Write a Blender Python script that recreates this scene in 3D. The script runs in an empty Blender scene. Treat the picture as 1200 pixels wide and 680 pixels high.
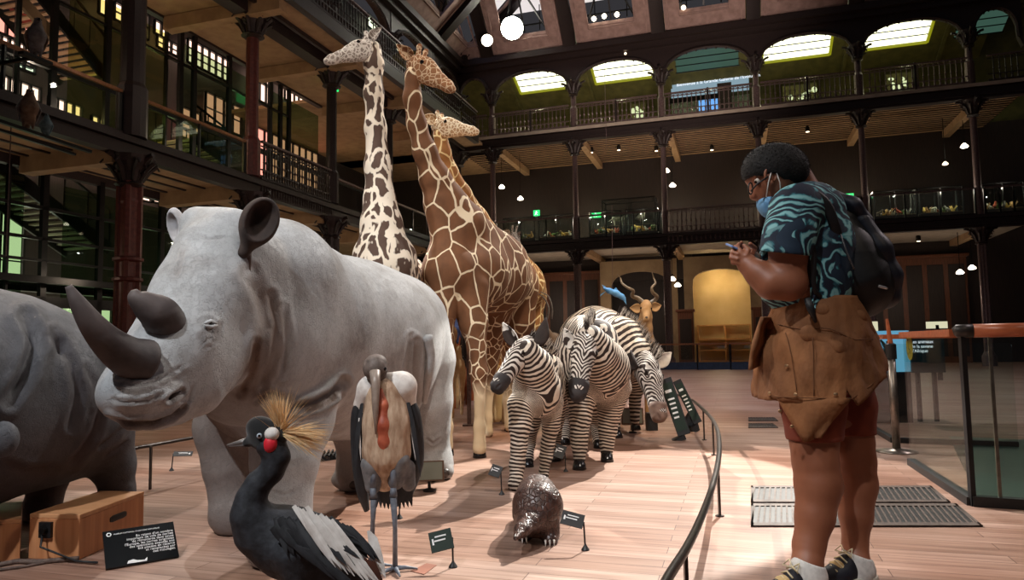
import bpy, bmesh, math, random
import numpy as np
from mathutils import Vector, Matrix
random.seed(7); rng = np.random.default_rng(7)
SC = bpy.context.scene
COL = SC.collection
F = 830.0
AL, BE = math.radians(4.45), math.radians(0.95)
CAM = np.array([0., 0., 1.])
_fw = np.array([0, math.cos(AL), math.sin(AL)]); _r0 = np.array([1., 0, 0]); _u0 = np.array([0, -math.sin(AL), math.cos(AL)])
_rt = math.cos(BE)*_r0 - math.sin(BE)*_u0
_up = math.sin(BE)*_r0 + math.cos(BE)*_u0
def ray(px, py):
    return _fw + _rt*((px-600)/F) + _up*((340-py)/F)
def P(px, py, Y):                 # point seen at a pixel at world depth Y
    r = ray(px, py); return CAM + r*(Y/r[1])
def G(px, py, z=0.0):             # point on a horizontal plane
    r = ray(px, py); return CAM + r*((z-CAM[2])/r[2])
def proj(p):
    d = np.asarray(p, float)-CAM; k = d@_fw
    return 600+F*(d@_rt)/k, 340-F*(d@_up)/k
# hall frame: p along the far gallery (to the right), q out of it (towards the visitor)
TH = math.radians(17.4)
HO = np.array([-2.29, 30.65, 0.]); HV = np.array([math.cos(TH), -math.sin(TH), 0.]); HU = np.array([math.sin(TH), math.cos(TH), 0.])
def H(p, q, z): return HO + HV*p - HU*q + np.array([0, 0, z])
def onP(px, py, p):               # ray meets plane p = const -> (q, z)
    r = ray(px, py); o = CAM-HO; t = (p - o@HV)/(r@HV); w = o + r*t; return -(w@HU), w[2]
def onQ(px, py, q):               # ray meets plane q = const -> (p, z)
    r = ray(px, py); o = CAM-HO; t = (-q - o@HU)/(r@HU); w = o + r*t; return (w@HV), w[2]
# ------------------------------------------------------------------ materials
def lin(c):
    return tuple(((x/255)/12.92 if x/255 <= .04045 else ((x/255+.055)/1.055)**2.4) for x in c)+(1.0,)
def newmat(name):
    m = bpy.data.materials.new(name); m.use_nodes = True
    nt = m.node_tree; b = nt.nodes['Principled BSDF']; return m, nt, b
def N(nt, kind, **kw):
    n = nt.nodes.new(kind)
    for k, v in kw.items():
        if k.startswith('i_'):
            key = k[2:]; key = int(key) if key.isdigit() else key.replace('_', ' ')
            n.inputs[key].default_value = v
        else: setattr(n, k, v)
    return n
def L(nt, a, b): nt.links.new(a, b)
def ramp(nt, fac, stops, interp='LINEAR'):
    r = nt.nodes.new('ShaderNodeValToRGB'); r.color_ramp.interpolation = interp
    e = r.color_ramp.elements
    while len(e) < len(stops): e.new(0.5)
    for i, (p, c) in enumerate(stops):
        e[i].position = p; e[i].color = c
    L(nt, fac, r.inputs[0]); return r
def coords(nt, scale=(1, 1, 1)):
    tc = N(nt, 'ShaderNodeTexCoord'); mp = N(nt, 'ShaderNodeMapping'); mp.inputs['Scale'].default_value = scale
    L(nt, tc.outputs['Object'], mp.inputs[0]); return mp.outputs[0]
def bump(nt, b, h, s=.3, d=.01):
    n = N(nt, 'ShaderNodeBump'); n.inputs['Strength'].default_value = s; n.inputs['Distance'].default_value = d
    L(nt, h, n.inputs['Height']); L(nt, n.outputs[0], b.inputs['Normal']); return n
def plain(name, c, c2=None, rough=.6, metal=0., sc=8., bs=.15, bd=.005, detail=4, spec=None, stretch=(1, 1, 1), sheen=0):
    m, nt, b = newmat(name)
    b.inputs['Roughness'].default_value = rough; b.inputs['Metallic'].default_value = metal
    if spec is not None: b.inputs['Specular IOR Level'].default_value = spec
    v = coords(nt, stretch); no = N(nt, 'ShaderNodeTexNoise', i_Scale=sc, i_Detail=detail); L(nt, v, no.inputs['Vector'])
    c2 = c2 or tuple(x*.8 for x in c)
    r = ramp(nt, no.outputs[0], [(.3, lin(c2)), (.7, lin(c))]); L(nt, r.outputs[0], b.inputs['Base Color'])
    if bs: bump(nt, b, no.outputs[0], bs, bd)
    if sheen: b.inputs['Sheen Weight'].default_value = sheen
    return m
def emis(name, c, s, base=(20, 20, 20)):
    m, nt, b = newmat(name); b.inputs['Base Color'].default_value = lin(base)
    b.inputs['Emission Color'].default_value = lin(c); b.inputs['Emission Strength'].default_value = s; return m
def glassmat(name, tint=(200, 225, 215), alpha=.12, rough=.02):
    m, nt, b = newmat(name)
    tr = N(nt, 'ShaderNodeBsdfTransparent'); tr.inputs[0].default_value = lin(tint)
    gl = N(nt, 'ShaderNodeBsdfGlossy'); gl.inputs['Roughness'].default_value = rough
    fr = N(nt, 'ShaderNodeLayerWeight'); fr.inputs[0].default_value = .5; pw = N(nt, 'ShaderNodeMath', operation='POWER'); pw.inputs[1].default_value = 5.; L(nt, fr.outputs['Facing'], pw.inputs[0])
    mx = N(nt, 'ShaderNodeMixShader'); ad = N(nt, 'ShaderNodeMath', operation='MULTIPLY_ADD'); ad.inputs[1].default_value = .6; ad.inputs[2].default_value = alpha*.4
    L(nt, pw.outputs[0], ad.inputs[0]); L(nt, ad.outputs[0], mx.inputs[0]); L(nt, tr.outputs[0], mx.inputs[1]); L(nt, gl.outputs[0], mx.inputs[2])
    L(nt, mx.outputs[0], nt.nodes['Material Output'].inputs[0]); return m
# ------------------------------------------------------------------ objects
def props(o, label=None, cat=None, group=None, kind=None):
    if label: o['label'] = label
    if cat: o['category'] = cat
    if group: o['group'] = group
    if kind: o['kind'] = kind
    return o
def thing(name, label, cat, loc=(0, 0, 0), group=None):
    o = bpy.data.objects.new(name, None); COL.objects.link(o); o.empty_display_size = .1
    o.location = Vector(loc); return props(o, label, cat, group)
def wloc(o):
    v = Vector((0, 0, 0))
    while o is not None: v += o.location; o = o.parent
    return v
def mobj(name, verts, faces, mat, parent=None, loc=None, smooth=True, mats=None, midx=None):
    """verts are world coordinates; stored relative to the parent (or loc)"""
    verts = np.asarray(verts, dtype=np.float64).reshape(-1, 3)
    org = np.array(wloc(parent)) if parent else (np.array(loc, float) if loc is not None else np.array([verts[:, 0].mean(), verts[:, 1].mean(), verts[:, 2].min()]))
    me = bpy.data.meshes.new(name)
    vv = verts-org
    if isinstance(faces, np.ndarray):
        n = len(faces); k = faces.shape[1]
        me.vertices.add(len(vv)); me.vertices.foreach_set('co', vv.ravel())
        me.loops.add(n*k); me.loops.foreach_set('vertex_index', faces.ravel().astype(np.int32))
        me.polygons.add(n); me.polygons.foreach_set('loop_start', np.arange(0, n*k, k, dtype=np.int32))
        me.update(calc_edges=True)
    else:
        me.from_pydata([tuple(v) for v in vv], [], faces)
    if smooth: me.polygons.foreach_set('use_smooth', [True]*len(me.polygons))
    me.validate(); me.update()
    for m in (mats or ([mat] if mat else [])): me.materials.append(m)
    if midx is not None and len(midx) == len(me.polygons): me.polygons.foreach_set('material_index', np.asarray(midx, dtype=np.int32))
    o = bpy.data.objects.new(name, me); COL.objects.link(o)
    if parent: o.parent = parent
    else: o.location = Vector(org)
    return o
def copy_tree(o, parent=None):
    c = o.copy(); COL.objects.link(c)
    if parent: c.parent = parent
    for ch in list(o.children): copy_tree(ch, c)
    return c
class MB:
    """collects shapes into one mesh; world coordinates"""
    def __init__(s): s.v = []; s.f = []; s.mi = []; s.cur = 0
    def add(s, v, f):
        b = len(s.v); s.v += [tuple(map(float, x)) for x in v]; s.f += [tuple(b+i for i in q) for q in f]; s.mi += [s.cur]*len(f); return s
    def box8(s, c):               # 8 corners: bottom 4, top 4
        return s.add(c, [(3, 2, 1, 0), (4, 5, 6, 7), (0, 1, 5, 4), (1, 2, 6, 5), (2, 3, 7, 6), (3, 0, 4, 7)])
    def box(s, x0, x1, y0, y1, z0, z1, fr=lambda x, y, z: (x, y, z)):
        return s.box8([fr(x0, y0, z0), fr(x1, y0, z0), fr(x1, y1, z0), fr(x0, y1, z0), fr(x0, y0, z1), fr(x1, y0, z1), fr(x1, y1, z1), fr(x0, y1, z1)])
    def bar(s, a, b, w, h=None, up=(0, 0, 1)):
        a, b = np.array(a, float), np.array(b, float); h = h or w; d = b-a; d /= (np.linalg.norm(d)+1e-9)
        u = np.array(up, float)
        if abs(d@u) > .98: u = np.array([1., 0, 0])
        r = np.cross(d, u); r /= np.linalg.norm(r); u = np.cross(r, d)
        c = []
        for e in (a, b):
            for i, j in ((-1, -1), (1, -1), (1, 1), (-1, 1)): c.append(e+r*i*w/2+u*j*h/2)
        return s.box8(c)
    def tube(s, pts, rad, n=8, cap=True, flat=None):
        pts = [np.array(p, float) for p in pts]; m = len(pts)
        rad = [rad]*m if np.isscalar(rad) else list(rad)
        rings = []; prev = None
        for i, p in enumerate(pts):
            t = pts[min(i+1, m-1)]-pts[max(i-1, 0)]; t = t/(np.linalg.norm(t)+1e-12)
            if prev is None:
                a = np.array([0, 0, 1.]) if abs(t[2]) < .9 else np.array([1., 0, 0])
                u = np.cross(t, a)
            else: u = prev-t*(prev@t)
            u /= (np.linalg.norm(u)+1e-12); w = np.cross(t, u); prev = u
            ring = []
            for k in range(n):
                an = 2*math.pi*k/n; dv = u*math.cos(an)+w*math.sin(an)
                if flat is not None: fx = np.array(flat[0]); dv = dv - fx*(dv@fx)*(1-flat[1])
                ring.append(p+dv*rad[i])
            rings.append(ring)
        v = [x for r in rings for x in r]; f = []
        for i in range(m-1):
            for k in range(n):
                k2 = (k+1) % n; f.append((i*n+k, i*n+k2, (i+1)*n+k2, (i+1)*n+k))
        if cap: f.append(tuple(range(n-1, -1, -1))); f.append(tuple((m-1)*n+k for k in range(n)))
        return s.add(v, f)
    def lathe(s, base, prof, n=16, axis=(0, 0, 1)):  # prof: (radius, height)
        ax = np.array(axis, float); ax /= np.linalg.norm(ax); a = np.array([1., 0, 0]) if abs(ax[0]) < .9 else np.array([0, 1., 0])
        u = np.cross(ax, a); u /= np.linalg.norm(u); w = np.cross(ax, u); base = np.array(base, float)
        v = []; f = []; m = len(prof)
        for r, h in prof:
            for k in range(n):
                an = 2*math.pi*k/n; v.append(base+ax*h+(u*math.cos(an)+w*math.sin(an))*r)
        for i in range(m-1):
            for k in range(n): k2 = (k+1) % n; f.append((i*n+k, i*n+k2, (i+1)*n+k2, (i+1)*n+k))
        f.append(tuple(range(n-1, -1, -1))); f.append(tuple((m-1)*n+k for k in range(n)))
        return s.add(v, f)
    def sheet(s, grid, th=None):   # grid: rows of points
        r = len(grid); c = len(grid[0]); v = [p for row in grid for p in row]
        f = [(i*c+j, i*c+j+1, (i+1)*c+j+1, (i+1)*c+j) for i in range(r-1) for j in range(c-1)]
        return s.add(v, f)
    def prism(s, poly, ext):       # poly: list of 3D points, extruded by vector ext
        n = len(poly); e = np.array(ext, float); v = [np.array(p, float) for p in poly]; v += [p+e for p in v[:n]]
        f = [tuple(range(n-1, -1, -1)), tuple(range(n, 2*n))]+[(i, (i+1) % n, n+(i+1) % n, n+i) for i in range(n)]
        return s.add(v, f)
    def ball(s, c, r, n=10, m=7):
        c = np.array(c, float); r = np.array([r]*3 if np.isscalar(r) else r, float); v = []; f = []
        for i in range(m+1):
            ph = math.pi*i/m
            for k in range(n):
                an = 2*math.pi*k/n; v.append(c+r*np.array([math.sin(ph)*math.cos(an), math.sin(ph)*math.sin(an), math.cos(ph)]))
        for i in range(m):
            for k in range(n): k2 = (k+1) % n; f.append((i*n+k, (i+1)*n+k, (i+1)*n+k2, i*n+k2))
        return s.add(v, f)
    def build(s, name, mat, parent=None, smooth=False, loc=None, mats=None, bevel=0, solid=0):
        o = mobj(name, s.v, s.f, mat, parent, loc, smooth=smooth, mats=mats, midx=s.mi if mats else None)
        if solid:
            md = o.modifiers.new('s', 'SOLIDIFY'); md.thickness = solid; md.offset = 0
        if bevel:
            md = o.modifiers.new('b', 'BEVEL'); md.width = bevel; md.segments = 2; md.limit_method = 'ANGLE'
        return o
def fix_normals(o):
    bm = bmesh.new(); bm.from_mesh(o.data); bmesh.ops.remove_doubles(bm, verts=bm.verts, dist=1e-6); bmesh.ops.recalc_face_normals(bm, faces=bm.faces); bm.to_mesh(o.data); bm.free()
def text(txt, center, right, up, size, mat, name='lettering', parent=None, align='LEFT', depth=.0006, spacing=1.0):
    cu = bpy.data.curves.new(name, 'FONT'); cu.body = txt; cu.size = size; cu.extrude = depth; cu.align_x = align; cu.space_line = spacing
    o = bpy.data.objects.new(name, cu); COL.objects.link(o); cu.materials.append(mat)
    r = Vector(right).normalized(); u = Vector(up); u = (u-r*u.dot(r)).normalized(); n = r.cross(u)
    M = Matrix((r, u, n)).transposed().to_4x4(); M.translation = Vector(center)
    bpy.context.view_layer.update()
    me = bpy.data.meshes.new_from_object(o.evaluated_get(bpy.context.evaluated_depsgraph_get())); bpy.data.objects.remove(o)
    me.transform(M); o = bpy.data.objects.new(name, me); COL.objects.link(o)
    if parent:
        o.parent = parent; me.transform(Matrix.Translation(-wloc(parent)))
    return o
# ------------------------------------------------------------------ organic bodies (signed distance field -> one continuous mesh)
class Body:
    def __init__(s, vox): s.ops = []; s.vox = vox
    def cone(s, a, b, ra, rb, k=.03, attr=(0, 0), flat=None, cut=False, tone=0.):
        """round cone; flat=(axis, ratio) widens the section along axis by ratio"""
        s.ops.append(dict(t='c', a=np.array(a, float), b=np.array(b, float), ra=ra, rb=rb, k=k, at=attr, flat=flat, cut=cut, tone=tone)); return s
    def chain(s, pts, k=.03, s0=0., flat=None, step=None, tone=0., ds=1.):
        """pts: (point, radius); stripe coordinate runs on in metres"""
        for (a, ra), (b, rb) in zip(pts[:-1], pts[1:]):
            l = float(np.linalg.norm(np.array(b)-np.array(a)))*ds
            s.cone(a, b, ra, rb, k, (s0, s0+l), flat, tone=tone); s0 += l
        return s0
    def ell(s, c, r, rot=None, k=.03, cut=False, attr=0., tone=0.):
        s.ops.append(dict(t='e', c=np.array(c, float), r=np.array(r, float), rot=np.eye(3) if rot is None else np.array(rot, float), k=k, at=(attr, attr), cut=cut, tone=tone)); return s
    def _bb(s, o):
        if o['t'] == 'c':
            m = max(o['ra'], o['rb'])*(max(1, o['flat'][1]) if o['flat'] is not None else 1)
            return np.minimum(o['a'], o['b'])-m, np.maximum(o['a'], o['b'])+m
        e = np.abs(o['rot'].T)@o['r']; return o['c']-e, o['c']+e
    def _d(s, o, X, want=False):
        if o['t'] == 'c':
            a, b = o['a'], o['b']; d = X-a; ba = b-a; L2 = max(float(ba@ba), 1e-12)
            t = np.clip((d@ba)/L2, 0, 1); w = d-t[..., None]*ba
            r = o['ra']+(o['rb']-o['ra'])*t
            if o['flat'] is not None:
                ax = np.array(o['flat'][0], float); ax /= np.linalg.norm(ax); ra = o['flat'][1]
                c = w@ax; n2 = (w*w).sum(-1)-c*c*(1-1/(ra*ra)); dd = np.sqrt(np.maximum(n2, 0)) - r
                if ra < 1: dd = dd*1.0
            else: dd = np.sqrt((w*w).sum(-1))-r
            if want: return dd, o['at'][0]+(o['at'][1]-o['at'][0])*np.clip((d@ba)/L2, -3, 4)
            return dd
        q = (X-o['c'])@o['rot'].T; r = o['r']
        k0 = np.sqrt(((q/r)**2).sum(-1)); k1 = np.sqrt(((q/(r*r))**2).sum(-1)); dd = k0*(k0-1)/np.maximum(k1, 1e-9)
        if want: return dd, np.full(dd.shape, o['at'][0])
        return dd
    def mesh(s, clip=None):
        bbs = [s._bb(o) for o in s.ops if not o['cut']]
        lo = np.min([b[0] for b in bbs], 0)-3*s.vox-.02; hi = np.max([b[1] for b in bbs], 0)+3*s.vox+.02
        n = np.ceil((hi-lo)/s.vox).astype(int)+1
        D = np.full(tuple(n), 9., dtype=np.float32)
        ax = [lo[i]+np.arange(n[i])*s.vox for i in range(3)]
        for o in s.ops:
            b0, b1 = s._bb(o); pad = o['k']+2.5*s.vox
            i0 = np.clip(((b0-pad-lo)/s.vox).astype(int), 0, n-1); i1 = np.clip(np.ceil((b1+pad-lo)/s.vox).astype(int)+1, 1, n)
            if np.any(i1 <= i0): continue
            sl = tuple(slice(i0[i], i1[i]) for i in range(3))
            X = np.stack(np.meshgrid(ax[0][sl[0]], ax[1][sl[1]], ax[2][sl[2]], indexing='ij'), -1)
            d2 = s._d(o, X).astype(np.float32); d1 = D[sl]; k = max(o['k'], 1e-5)
            if o['cut']:
                h = np.clip(.5-.5*(d1+d2)/k, 0, 1); D[sl] = d1*(1-h)+(-d2)*h+k*h*(1-h)
            else:
                h = np.clip(.5+.5*(d1-d2)/k, 0, 1); D[sl] = d1*(1-h)+d2*h-k*h*(1-h)
        if clip is not None:
            X = np.stack(np.meshgrid(*ax, indexing='ij'), -1)
            D = np.maximum(D, clip(X).astype(np.float32))
        return nets(D, lo, s.vox)
    def attrs(s, V, sig=.02):
        W = np.zeros(len(V)); A = np.zeros(len(V)); T = np.zeros(len(V))
        Dm = np.full(len(V), 9.); res = []
        for o in s.ops:
            if o['cut']: continue
            d, a = s._d(o, V, True); res.append((d, a, o['tone'])); Dm = np.minimum(Dm, d)
        for d, a, t in res:
            w = np.exp(-(d-Dm)/sig); W += w; A += w*a; T += w*t
        return A/W, T/W
    def build(s, name, mat, parent=None, sig=.02, clip=None, noise=0, carves=None):
        V, Fq = s.mesh(clip)
        A, T = s.attrs(V, sig)
        if carves: V, T = carve(V, Fq, T, carves)
        o = mobj(name, V, Fq, mat, parent)
        if len(o.data.vertices) == len(V):
            for nm, arr in (('phase', A), ('tone', T)):
                at = o.data.attributes.new(nm, 'FLOAT', 'POINT'); at.data.foreach_set('value', arr.astype(np.float32))
        return o
def vnormals(V, Fq):
    n = np.cross(V[Fq[:, 2]]-V[Fq[:, 0]], V[Fq[:, 3]]-V[Fq[:, 1]]); N_ = np.zeros_like(V)
    for k in range(4): np.add.at(N_, Fq[:, k], n)
    return N_/np.maximum(np.linalg.norm(N_, axis=1), 1e-12)[:, None]
def carve(V, Fq, T, carves):
    """real skin folds: grooves pressed into the surface along lines drawn on its visible side; (points, width px, depth m, tint)"""
    for pts, w, dep, tint in carves:
        Nn = vnormals(V, Fq); d = V-CAM; k = d@_fw; x = 600+F*(d@_rt)/k; y = 340-F*(d@_up)/k
        face = -(Nn*d).sum(1)/np.linalg.norm(d, axis=1); sel = (face > .05) & (k > .3)
        dm = np.full(len(V), 1e9)
        for (ax, ay), (bx, by) in zip(pts[:-1], pts[1:]):
            L2 = (bx-ax)**2+(by-ay)**2+1e-9; t = np.clip(((x-ax)*(bx-ax)+(y-ay)*(by-ay))/L2, 0, 1); dm = np.minimum(dm, np.hypot(x-ax-t*(bx-ax), y-ay-t*(by-ay)))
        ends = np.minimum(1, np.minimum(np.hypot(x-pts[0][0], y-pts[0][1]), np.hypot(x-pts[-1][0], y-pts[-1][1]))/(3*w)+.25)
        sm = np.clip(face*3, 0, 1)
        disp = (-np.exp(-(dm/w)**2)+.55*np.exp(-((dm-2*w)/w)**2))*dep*sm*ends
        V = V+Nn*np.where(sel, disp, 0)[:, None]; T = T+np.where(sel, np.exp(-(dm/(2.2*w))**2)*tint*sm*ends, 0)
    return V, T
def nets(D, lo, vox):
    neg = D < 0; nx, ny, nz = D.shape
    c = np.zeros((nx-1, ny-1, nz-1), dtype=np.int8)
    for i in (0, 1):
        for j in (0, 1):
            for k in (0, 1): c += neg[i:nx-1+i, j:ny-1+j, k:nz-1+k]
    act = (c > 0) & (c < 8); idx = np.argwhere(act); vid = np.full(act.shape, -1, dtype=np.int64); vid[act] = np.arange(len(idx))
    acc = np.zeros((len(idx), 3)); cnt = np.zeros(len(idx))
    I, J, K = idx[:, 0], idx[:, 1], idx[:, 2]
    corners = [(i, j, k) for i in (0, 1) for j in (0, 1) for k in (0, 1)]
    for a in corners:
        for ax in range(3):
            if a[ax]: continue
            b = list(a); b[ax] = 1
            da = D[I+a[0], J+a[1], K+a[2]]; db = D[I+b[0], J+b[1], K+b[2]]
            m = (da < 0) != (db < 0); t = np.where(m, da/np.where(m, da-db, 1), 0)
            p = np.tile(np.array(a, float), (len(idx), 1)); p[:, ax] += t
            acc[m] += p[m]; cnt += m
    V = lo+(idx+acc/np.maximum(cnt, 1)[:, None])*vox
    faces = []
    for ax in range(3):
        u, v = (ax+1) % 3, (ax+2) % 3
        s0 = [slice(None)]*3; s1 = [slice(None)]*3; s0[ax] = slice(0, -1); s1[ax] = slice(1, None)
        ch = neg[tuple(s0)] != neg[tuple(s1)]; e = np.argwhere(ch)
        lim = np.array(act.shape); ok = (e[:, u] > 0) & (e[:, v] > 0) & (e[:, u] < lim[u]) & (e[:, v] < lim[v]); e = e[ok]
        inside = neg[tuple(s0)][tuple(e.T)]
        def q(du, dv):
            w = e.copy(); w[:, u] -= du; w[:, v] -= dv; return vid[tuple(w.T)]
        f = np.stack([q(1, 1), q(0, 1), q(0, 0), q(1, 0)], 1)
        f[~inside] = f[~inside][:, ::-1]; faces.append(f)
    Fq = np.concatenate(faces); Fq = Fq[(Fq >= 0).all(1)]
    return V, Fq
def hit(o, px, py):
    """point and normal where the skin of a built body lies along a sight line"""
    org = Vector(CAM)-wloc(o); ok, loc, nor, _ = o.ray_cast(org, Vector(ray(px, py)).normalized())
    return (np.array(loc+wloc(o)), np.array(nor)) if ok else (None, None)
def rot_to(d, up=(0, 0, 1)):     # rows: x along d, y side, z up
    d = np.array(d, float); d /= np.linalg.norm(d); s = np.cross(up, d); s /= np.linalg.norm(s); u = np.cross(d, s); return np.array([d, s, u])
def norm(v): v = np.array(v, float); return v/np.linalg.norm(v)
def leaf(base, tip, face, w, cup=.4, n=9, m=9, th=.006, bend=0., round_=.75):
    """cupped leaf (ear): returns grid; face = direction the hollow looks"""
    base, tip = np.array(base, float), np.array(tip, float); ax = tip-base; Ln = np.linalg.norm(ax); ax /= Ln
    fc = np.array(face, float); fc -= ax*(fc@ax); fc /= np.linalg.norm(fc); sd = np.cross(ax, fc); g = []
    for i in range(n):
        t = i/(n-1); hw = w*max(.03, math.sin(math.pi*min(1, (.12+.88*t))**round_)) ; row = []
        for j in range(m):
            a = (j/(m-1)*2-1); an = a*cup*math.pi/1.2
            row.append(base+ax*Ln*t+sd*hw*math.sin(an)/max(.3, math.sin(cup*math.pi/1.2))+fc*hw*(1-math.cos(an))*1.0+fc*bend*math.sin(math.pi*t))
        g.append(row)
    return g
def ear(name, base, tip, face, w, outer, inner, parent, th=.006, **kw):
    mb = MB(); mb.sheet(leaf(base, tip, face, w, **kw))
    o = mb.build(name, None, parent, smooth=True, mats=[outer, inner, outer])
    o.data.polygons.foreach_set('material_index', [0]*len(o.data.polygons))
    md = o.modifiers.new('s', 'SOLIDIFY'); md.thickness = th; md.material_offset = 1; md.material_offset_rim = 2; md.offset = 0
    return o
def tuft(mb, roots, dirs, lens, w, jitter=.2, seg=3, droop=0.):
    """hair blades (thin three-sided spikes)"""
    for r0, d, l in zip(roots, dirs, lens):
        d = norm(np.array(d)+rng.normal(0, jitter, 3)); side = norm(np.cross(d, rng.normal(0, 1, 3)+1e-3)); s2 = np.cross(d, side)
        pts = [np.array(r0)+d*l*t+np.array([0, 0, -droop*l*t*t]) for t in np.linspace(0, 1, seg+1)]
        v = []; f = []
        for i, p in enumerate(pts):
            ww = w*(1-.9*i/seg)
            for a in (0, 2.1, 4.2): v.append(p+(side*math.cos(a)+s2*math.sin(a))*ww)
        for i in range(seg):
            for k in range(3): f.append((i*3+k, i*3+(k+1) % 3, (i+1)*3+(k+1) % 3, (i+1)*3+k))
        mb.add(v, f)
# ------------------------------------------------------------------ materials of the hall
def wood_floor():
    m, nt, b = newmat('floor_planks')
    tc = N(nt, 'ShaderNodeTexCoord'); mp = N(nt, 'ShaderNodeMapping'); mp.inputs['Rotation'].default_value = (0, 0, TH-.0)
    L(nt, tc.outputs['Object'], mp.inputs[0])
    br = N(nt, 'ShaderNodeTexBrick', i_Scale=1.0); br.inputs['Brick Width'].default_value = 1.5; br.inputs['Row Height'].default_value = .11
    br.inputs['Mortar Size'].default_value = .0022; br.inputs['Mortar Smooth'].default_value = .3; br.offset = .37
    br.inputs['Color1'].default_value = lin((196, 170, 156)); br.inputs['Color2'].default_value = lin((166, 136, 120)); br.inputs['Mortar'].default_value = lin((96, 68, 56))
    L(nt, mp.outputs[0], br.inputs['Vector'])
    mp2 = N(nt, 'ShaderNodeMapping'); mp2.inputs['Scale'].default_value = (.8, 14, 1); L(nt, mp.outputs[0], mp2.inputs[0])
    no = N(nt, 'ShaderNodeTexNoise', i_Scale=2.2, i_Detail=6.); L(nt, mp2.outputs[0], no.inputs['Vector'])
    big = N(nt, 'ShaderNodeTexNoise', i_Scale=.55, i_Detail=2.); L(nt, mp.outputs[0], big.inputs['Vector'])
    r = ramp(nt, no.outputs[0], [(.25, lin((176, 160, 152))), (.75, (1, 1, 1, 1))])
    mx = N(nt, 'ShaderNodeMix', data_type='RGBA', blend_type='MULTIPLY'); mx.inputs[0].default_value = .85
    L(nt, br.outputs[0], mx.inputs[6]); L(nt, r.outputs[0], mx.inputs[7])
    r2 = ramp(nt, big.outputs[0], [(.35, lin((222, 190, 172))), (.65, (1, 1, 1, 1))])
    mx2 = N(nt, 'ShaderNodeMix', data_type='RGBA', blend_type='MULTIPLY'); mx2.inputs[0].default_value = .8
    L(nt, mx.outputs[2], mx2.inputs[6]); L(nt, r2.outputs[0], mx2.inputs[7]); L(nt, mx2.outputs[2], b.inputs['Base Color'])
    b.inputs['Roughness'].default_value = .42; b.inputs['Specular IOR Level'].default_value = .35
    bump(nt, b, br.outputs[1], .25, .002); return m
M = {}
M['floor'] = wood_floor()
M['iron'] = plain('dark_iron', (50, 37, 34), (34, 25, 24), .5, .2, 30)
M['redcol'] = plain('red_brown_paint', (104, 52, 44), (78, 36, 31), .42, .1, 14)
M['ironp'] = plain('purple_brown_iron', (112, 92, 90), (80, 64, 62), .45, .3, 30)
M['soffit'] = plain('ochre_soffit', (168, 136, 100), (140, 110, 80), .8, 0, 3)
M['greysof'] = plain('pale_plaster_soffit', (170, 158, 142), (150, 138, 124), .9, 0, 3)
M['beige'] = plain('beige_plaster', (150, 128, 98), (128, 106, 80), .9, 0, 2)
M['niche'] = plain('cream_niche_wall', (226, 196, 138), (214, 180, 120), .9, 0, 1.5)
M['brownwall'] = plain('dark_oak_wall', (44, 30, 25), (28, 19, 16), .6, 0, 4, stretch=(8, 8, .6))
M['oak'] = plain('brown_oak', (112, 66, 42), (84, 46, 28), .5, 0, 5, stretch=(8, 8, .6))
M['shelf'] = plain('honey_wood', (214, 160, 90), (190, 134, 70), .5, 0, 5)
M['coffer'] = plain('rose_grey_coffer', (156, 130, 122), (128, 104, 96), .85, 0, 4)
M['darksteel'] = plain('black_steel', (26, 25, 25), (18, 17, 17), .4, .5, 20)
M['redsteel'] = plain('red_painted_steel', (150, 56, 44), (120, 40, 32), .45, 0, 10)
M['brass'] = plain('brass_rail', (160, 110, 74), (120, 80, 54), .35, .5, 20)
M['olive'] = plain('olive_gallery_wall', (92, 88, 46), (70, 68, 34), .85, 0, 3)
M['glass'] = glassmat('green_glass', (196, 216, 196), .1)
M['clear'] = glassmat('clear_glass', (244, 249, 247), .05)
M['pink'] = emis('pink_window', (255, 176, 150), 1.0)
M['peach'] = emis('peach_window', (255, 216, 188), 1.25)
M['cream'] = emis('cream_window', (242, 238, 200), .75)
M['white'] = emis('white_window', (238, 250, 214), 1.4)
M['skylight'] = emis('skylight_glass', (255, 255, 214), 2.4)
M['skyteal'] = emis('teal_blind', (110, 160, 140), .22)
M['roofglass'] = emis('roof_glass', (235, 226, 224), 1.0)
M['blueglass'] = emis('blue_roof_glass', (120, 170, 240), 1.0)
M['lamp'] = emis('lamp_glow', (255, 240, 214), 9.)
M['lampsoft'] = emis('lamp_soft', (255, 226, 190), 3.)
M['green'] = emis('exit_green', (30, 220, 110), 1.6)
M['flood'] = emis('flood_lens', (255, 252, 235), 60.)
M['yellowrim'] = emis('yellow_rim', (190, 190, 30), .5)
M['screen'] = emis('screen_glow', (150, 178, 192), .75)
M['screenblue'] = emis('screen_blue', (110, 170, 235), 1.1)
M['txtwhite'] = emis('screen_letters', (240, 246, 255), 1.3)
M['stairtread'] = plain('pale_stair_tread', (196, 186, 160), (170, 160, 136), .7, 0, 4)
def hb(mb, p0, p1, q0, q1, z0, z1): return mb.box(p0, p1, q0, q1, z0, z1, fr=lambda p, q, z: H(p, q, z))
def st(o): o['kind'] = 'structure'; return o
def rectP(mb, p, q0, q1, z0, z1, t=.03): hb(mb, p-t, p, q0, q1, z0, z1)
def rectQ(mb, q, p0, p1, z0, z1, t=.03): hb(mb, p0, p1, q-t, q, z0, z1)
BAY = 3.625; BC = [8.87+k*BAY for k in range(-2, 4)]      # far gallery columns
LC = [-.8+3.68*k for k in range(1, 6)]                  # left gallery columns (q)
PW = 21.4                                                 # hall width
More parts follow.
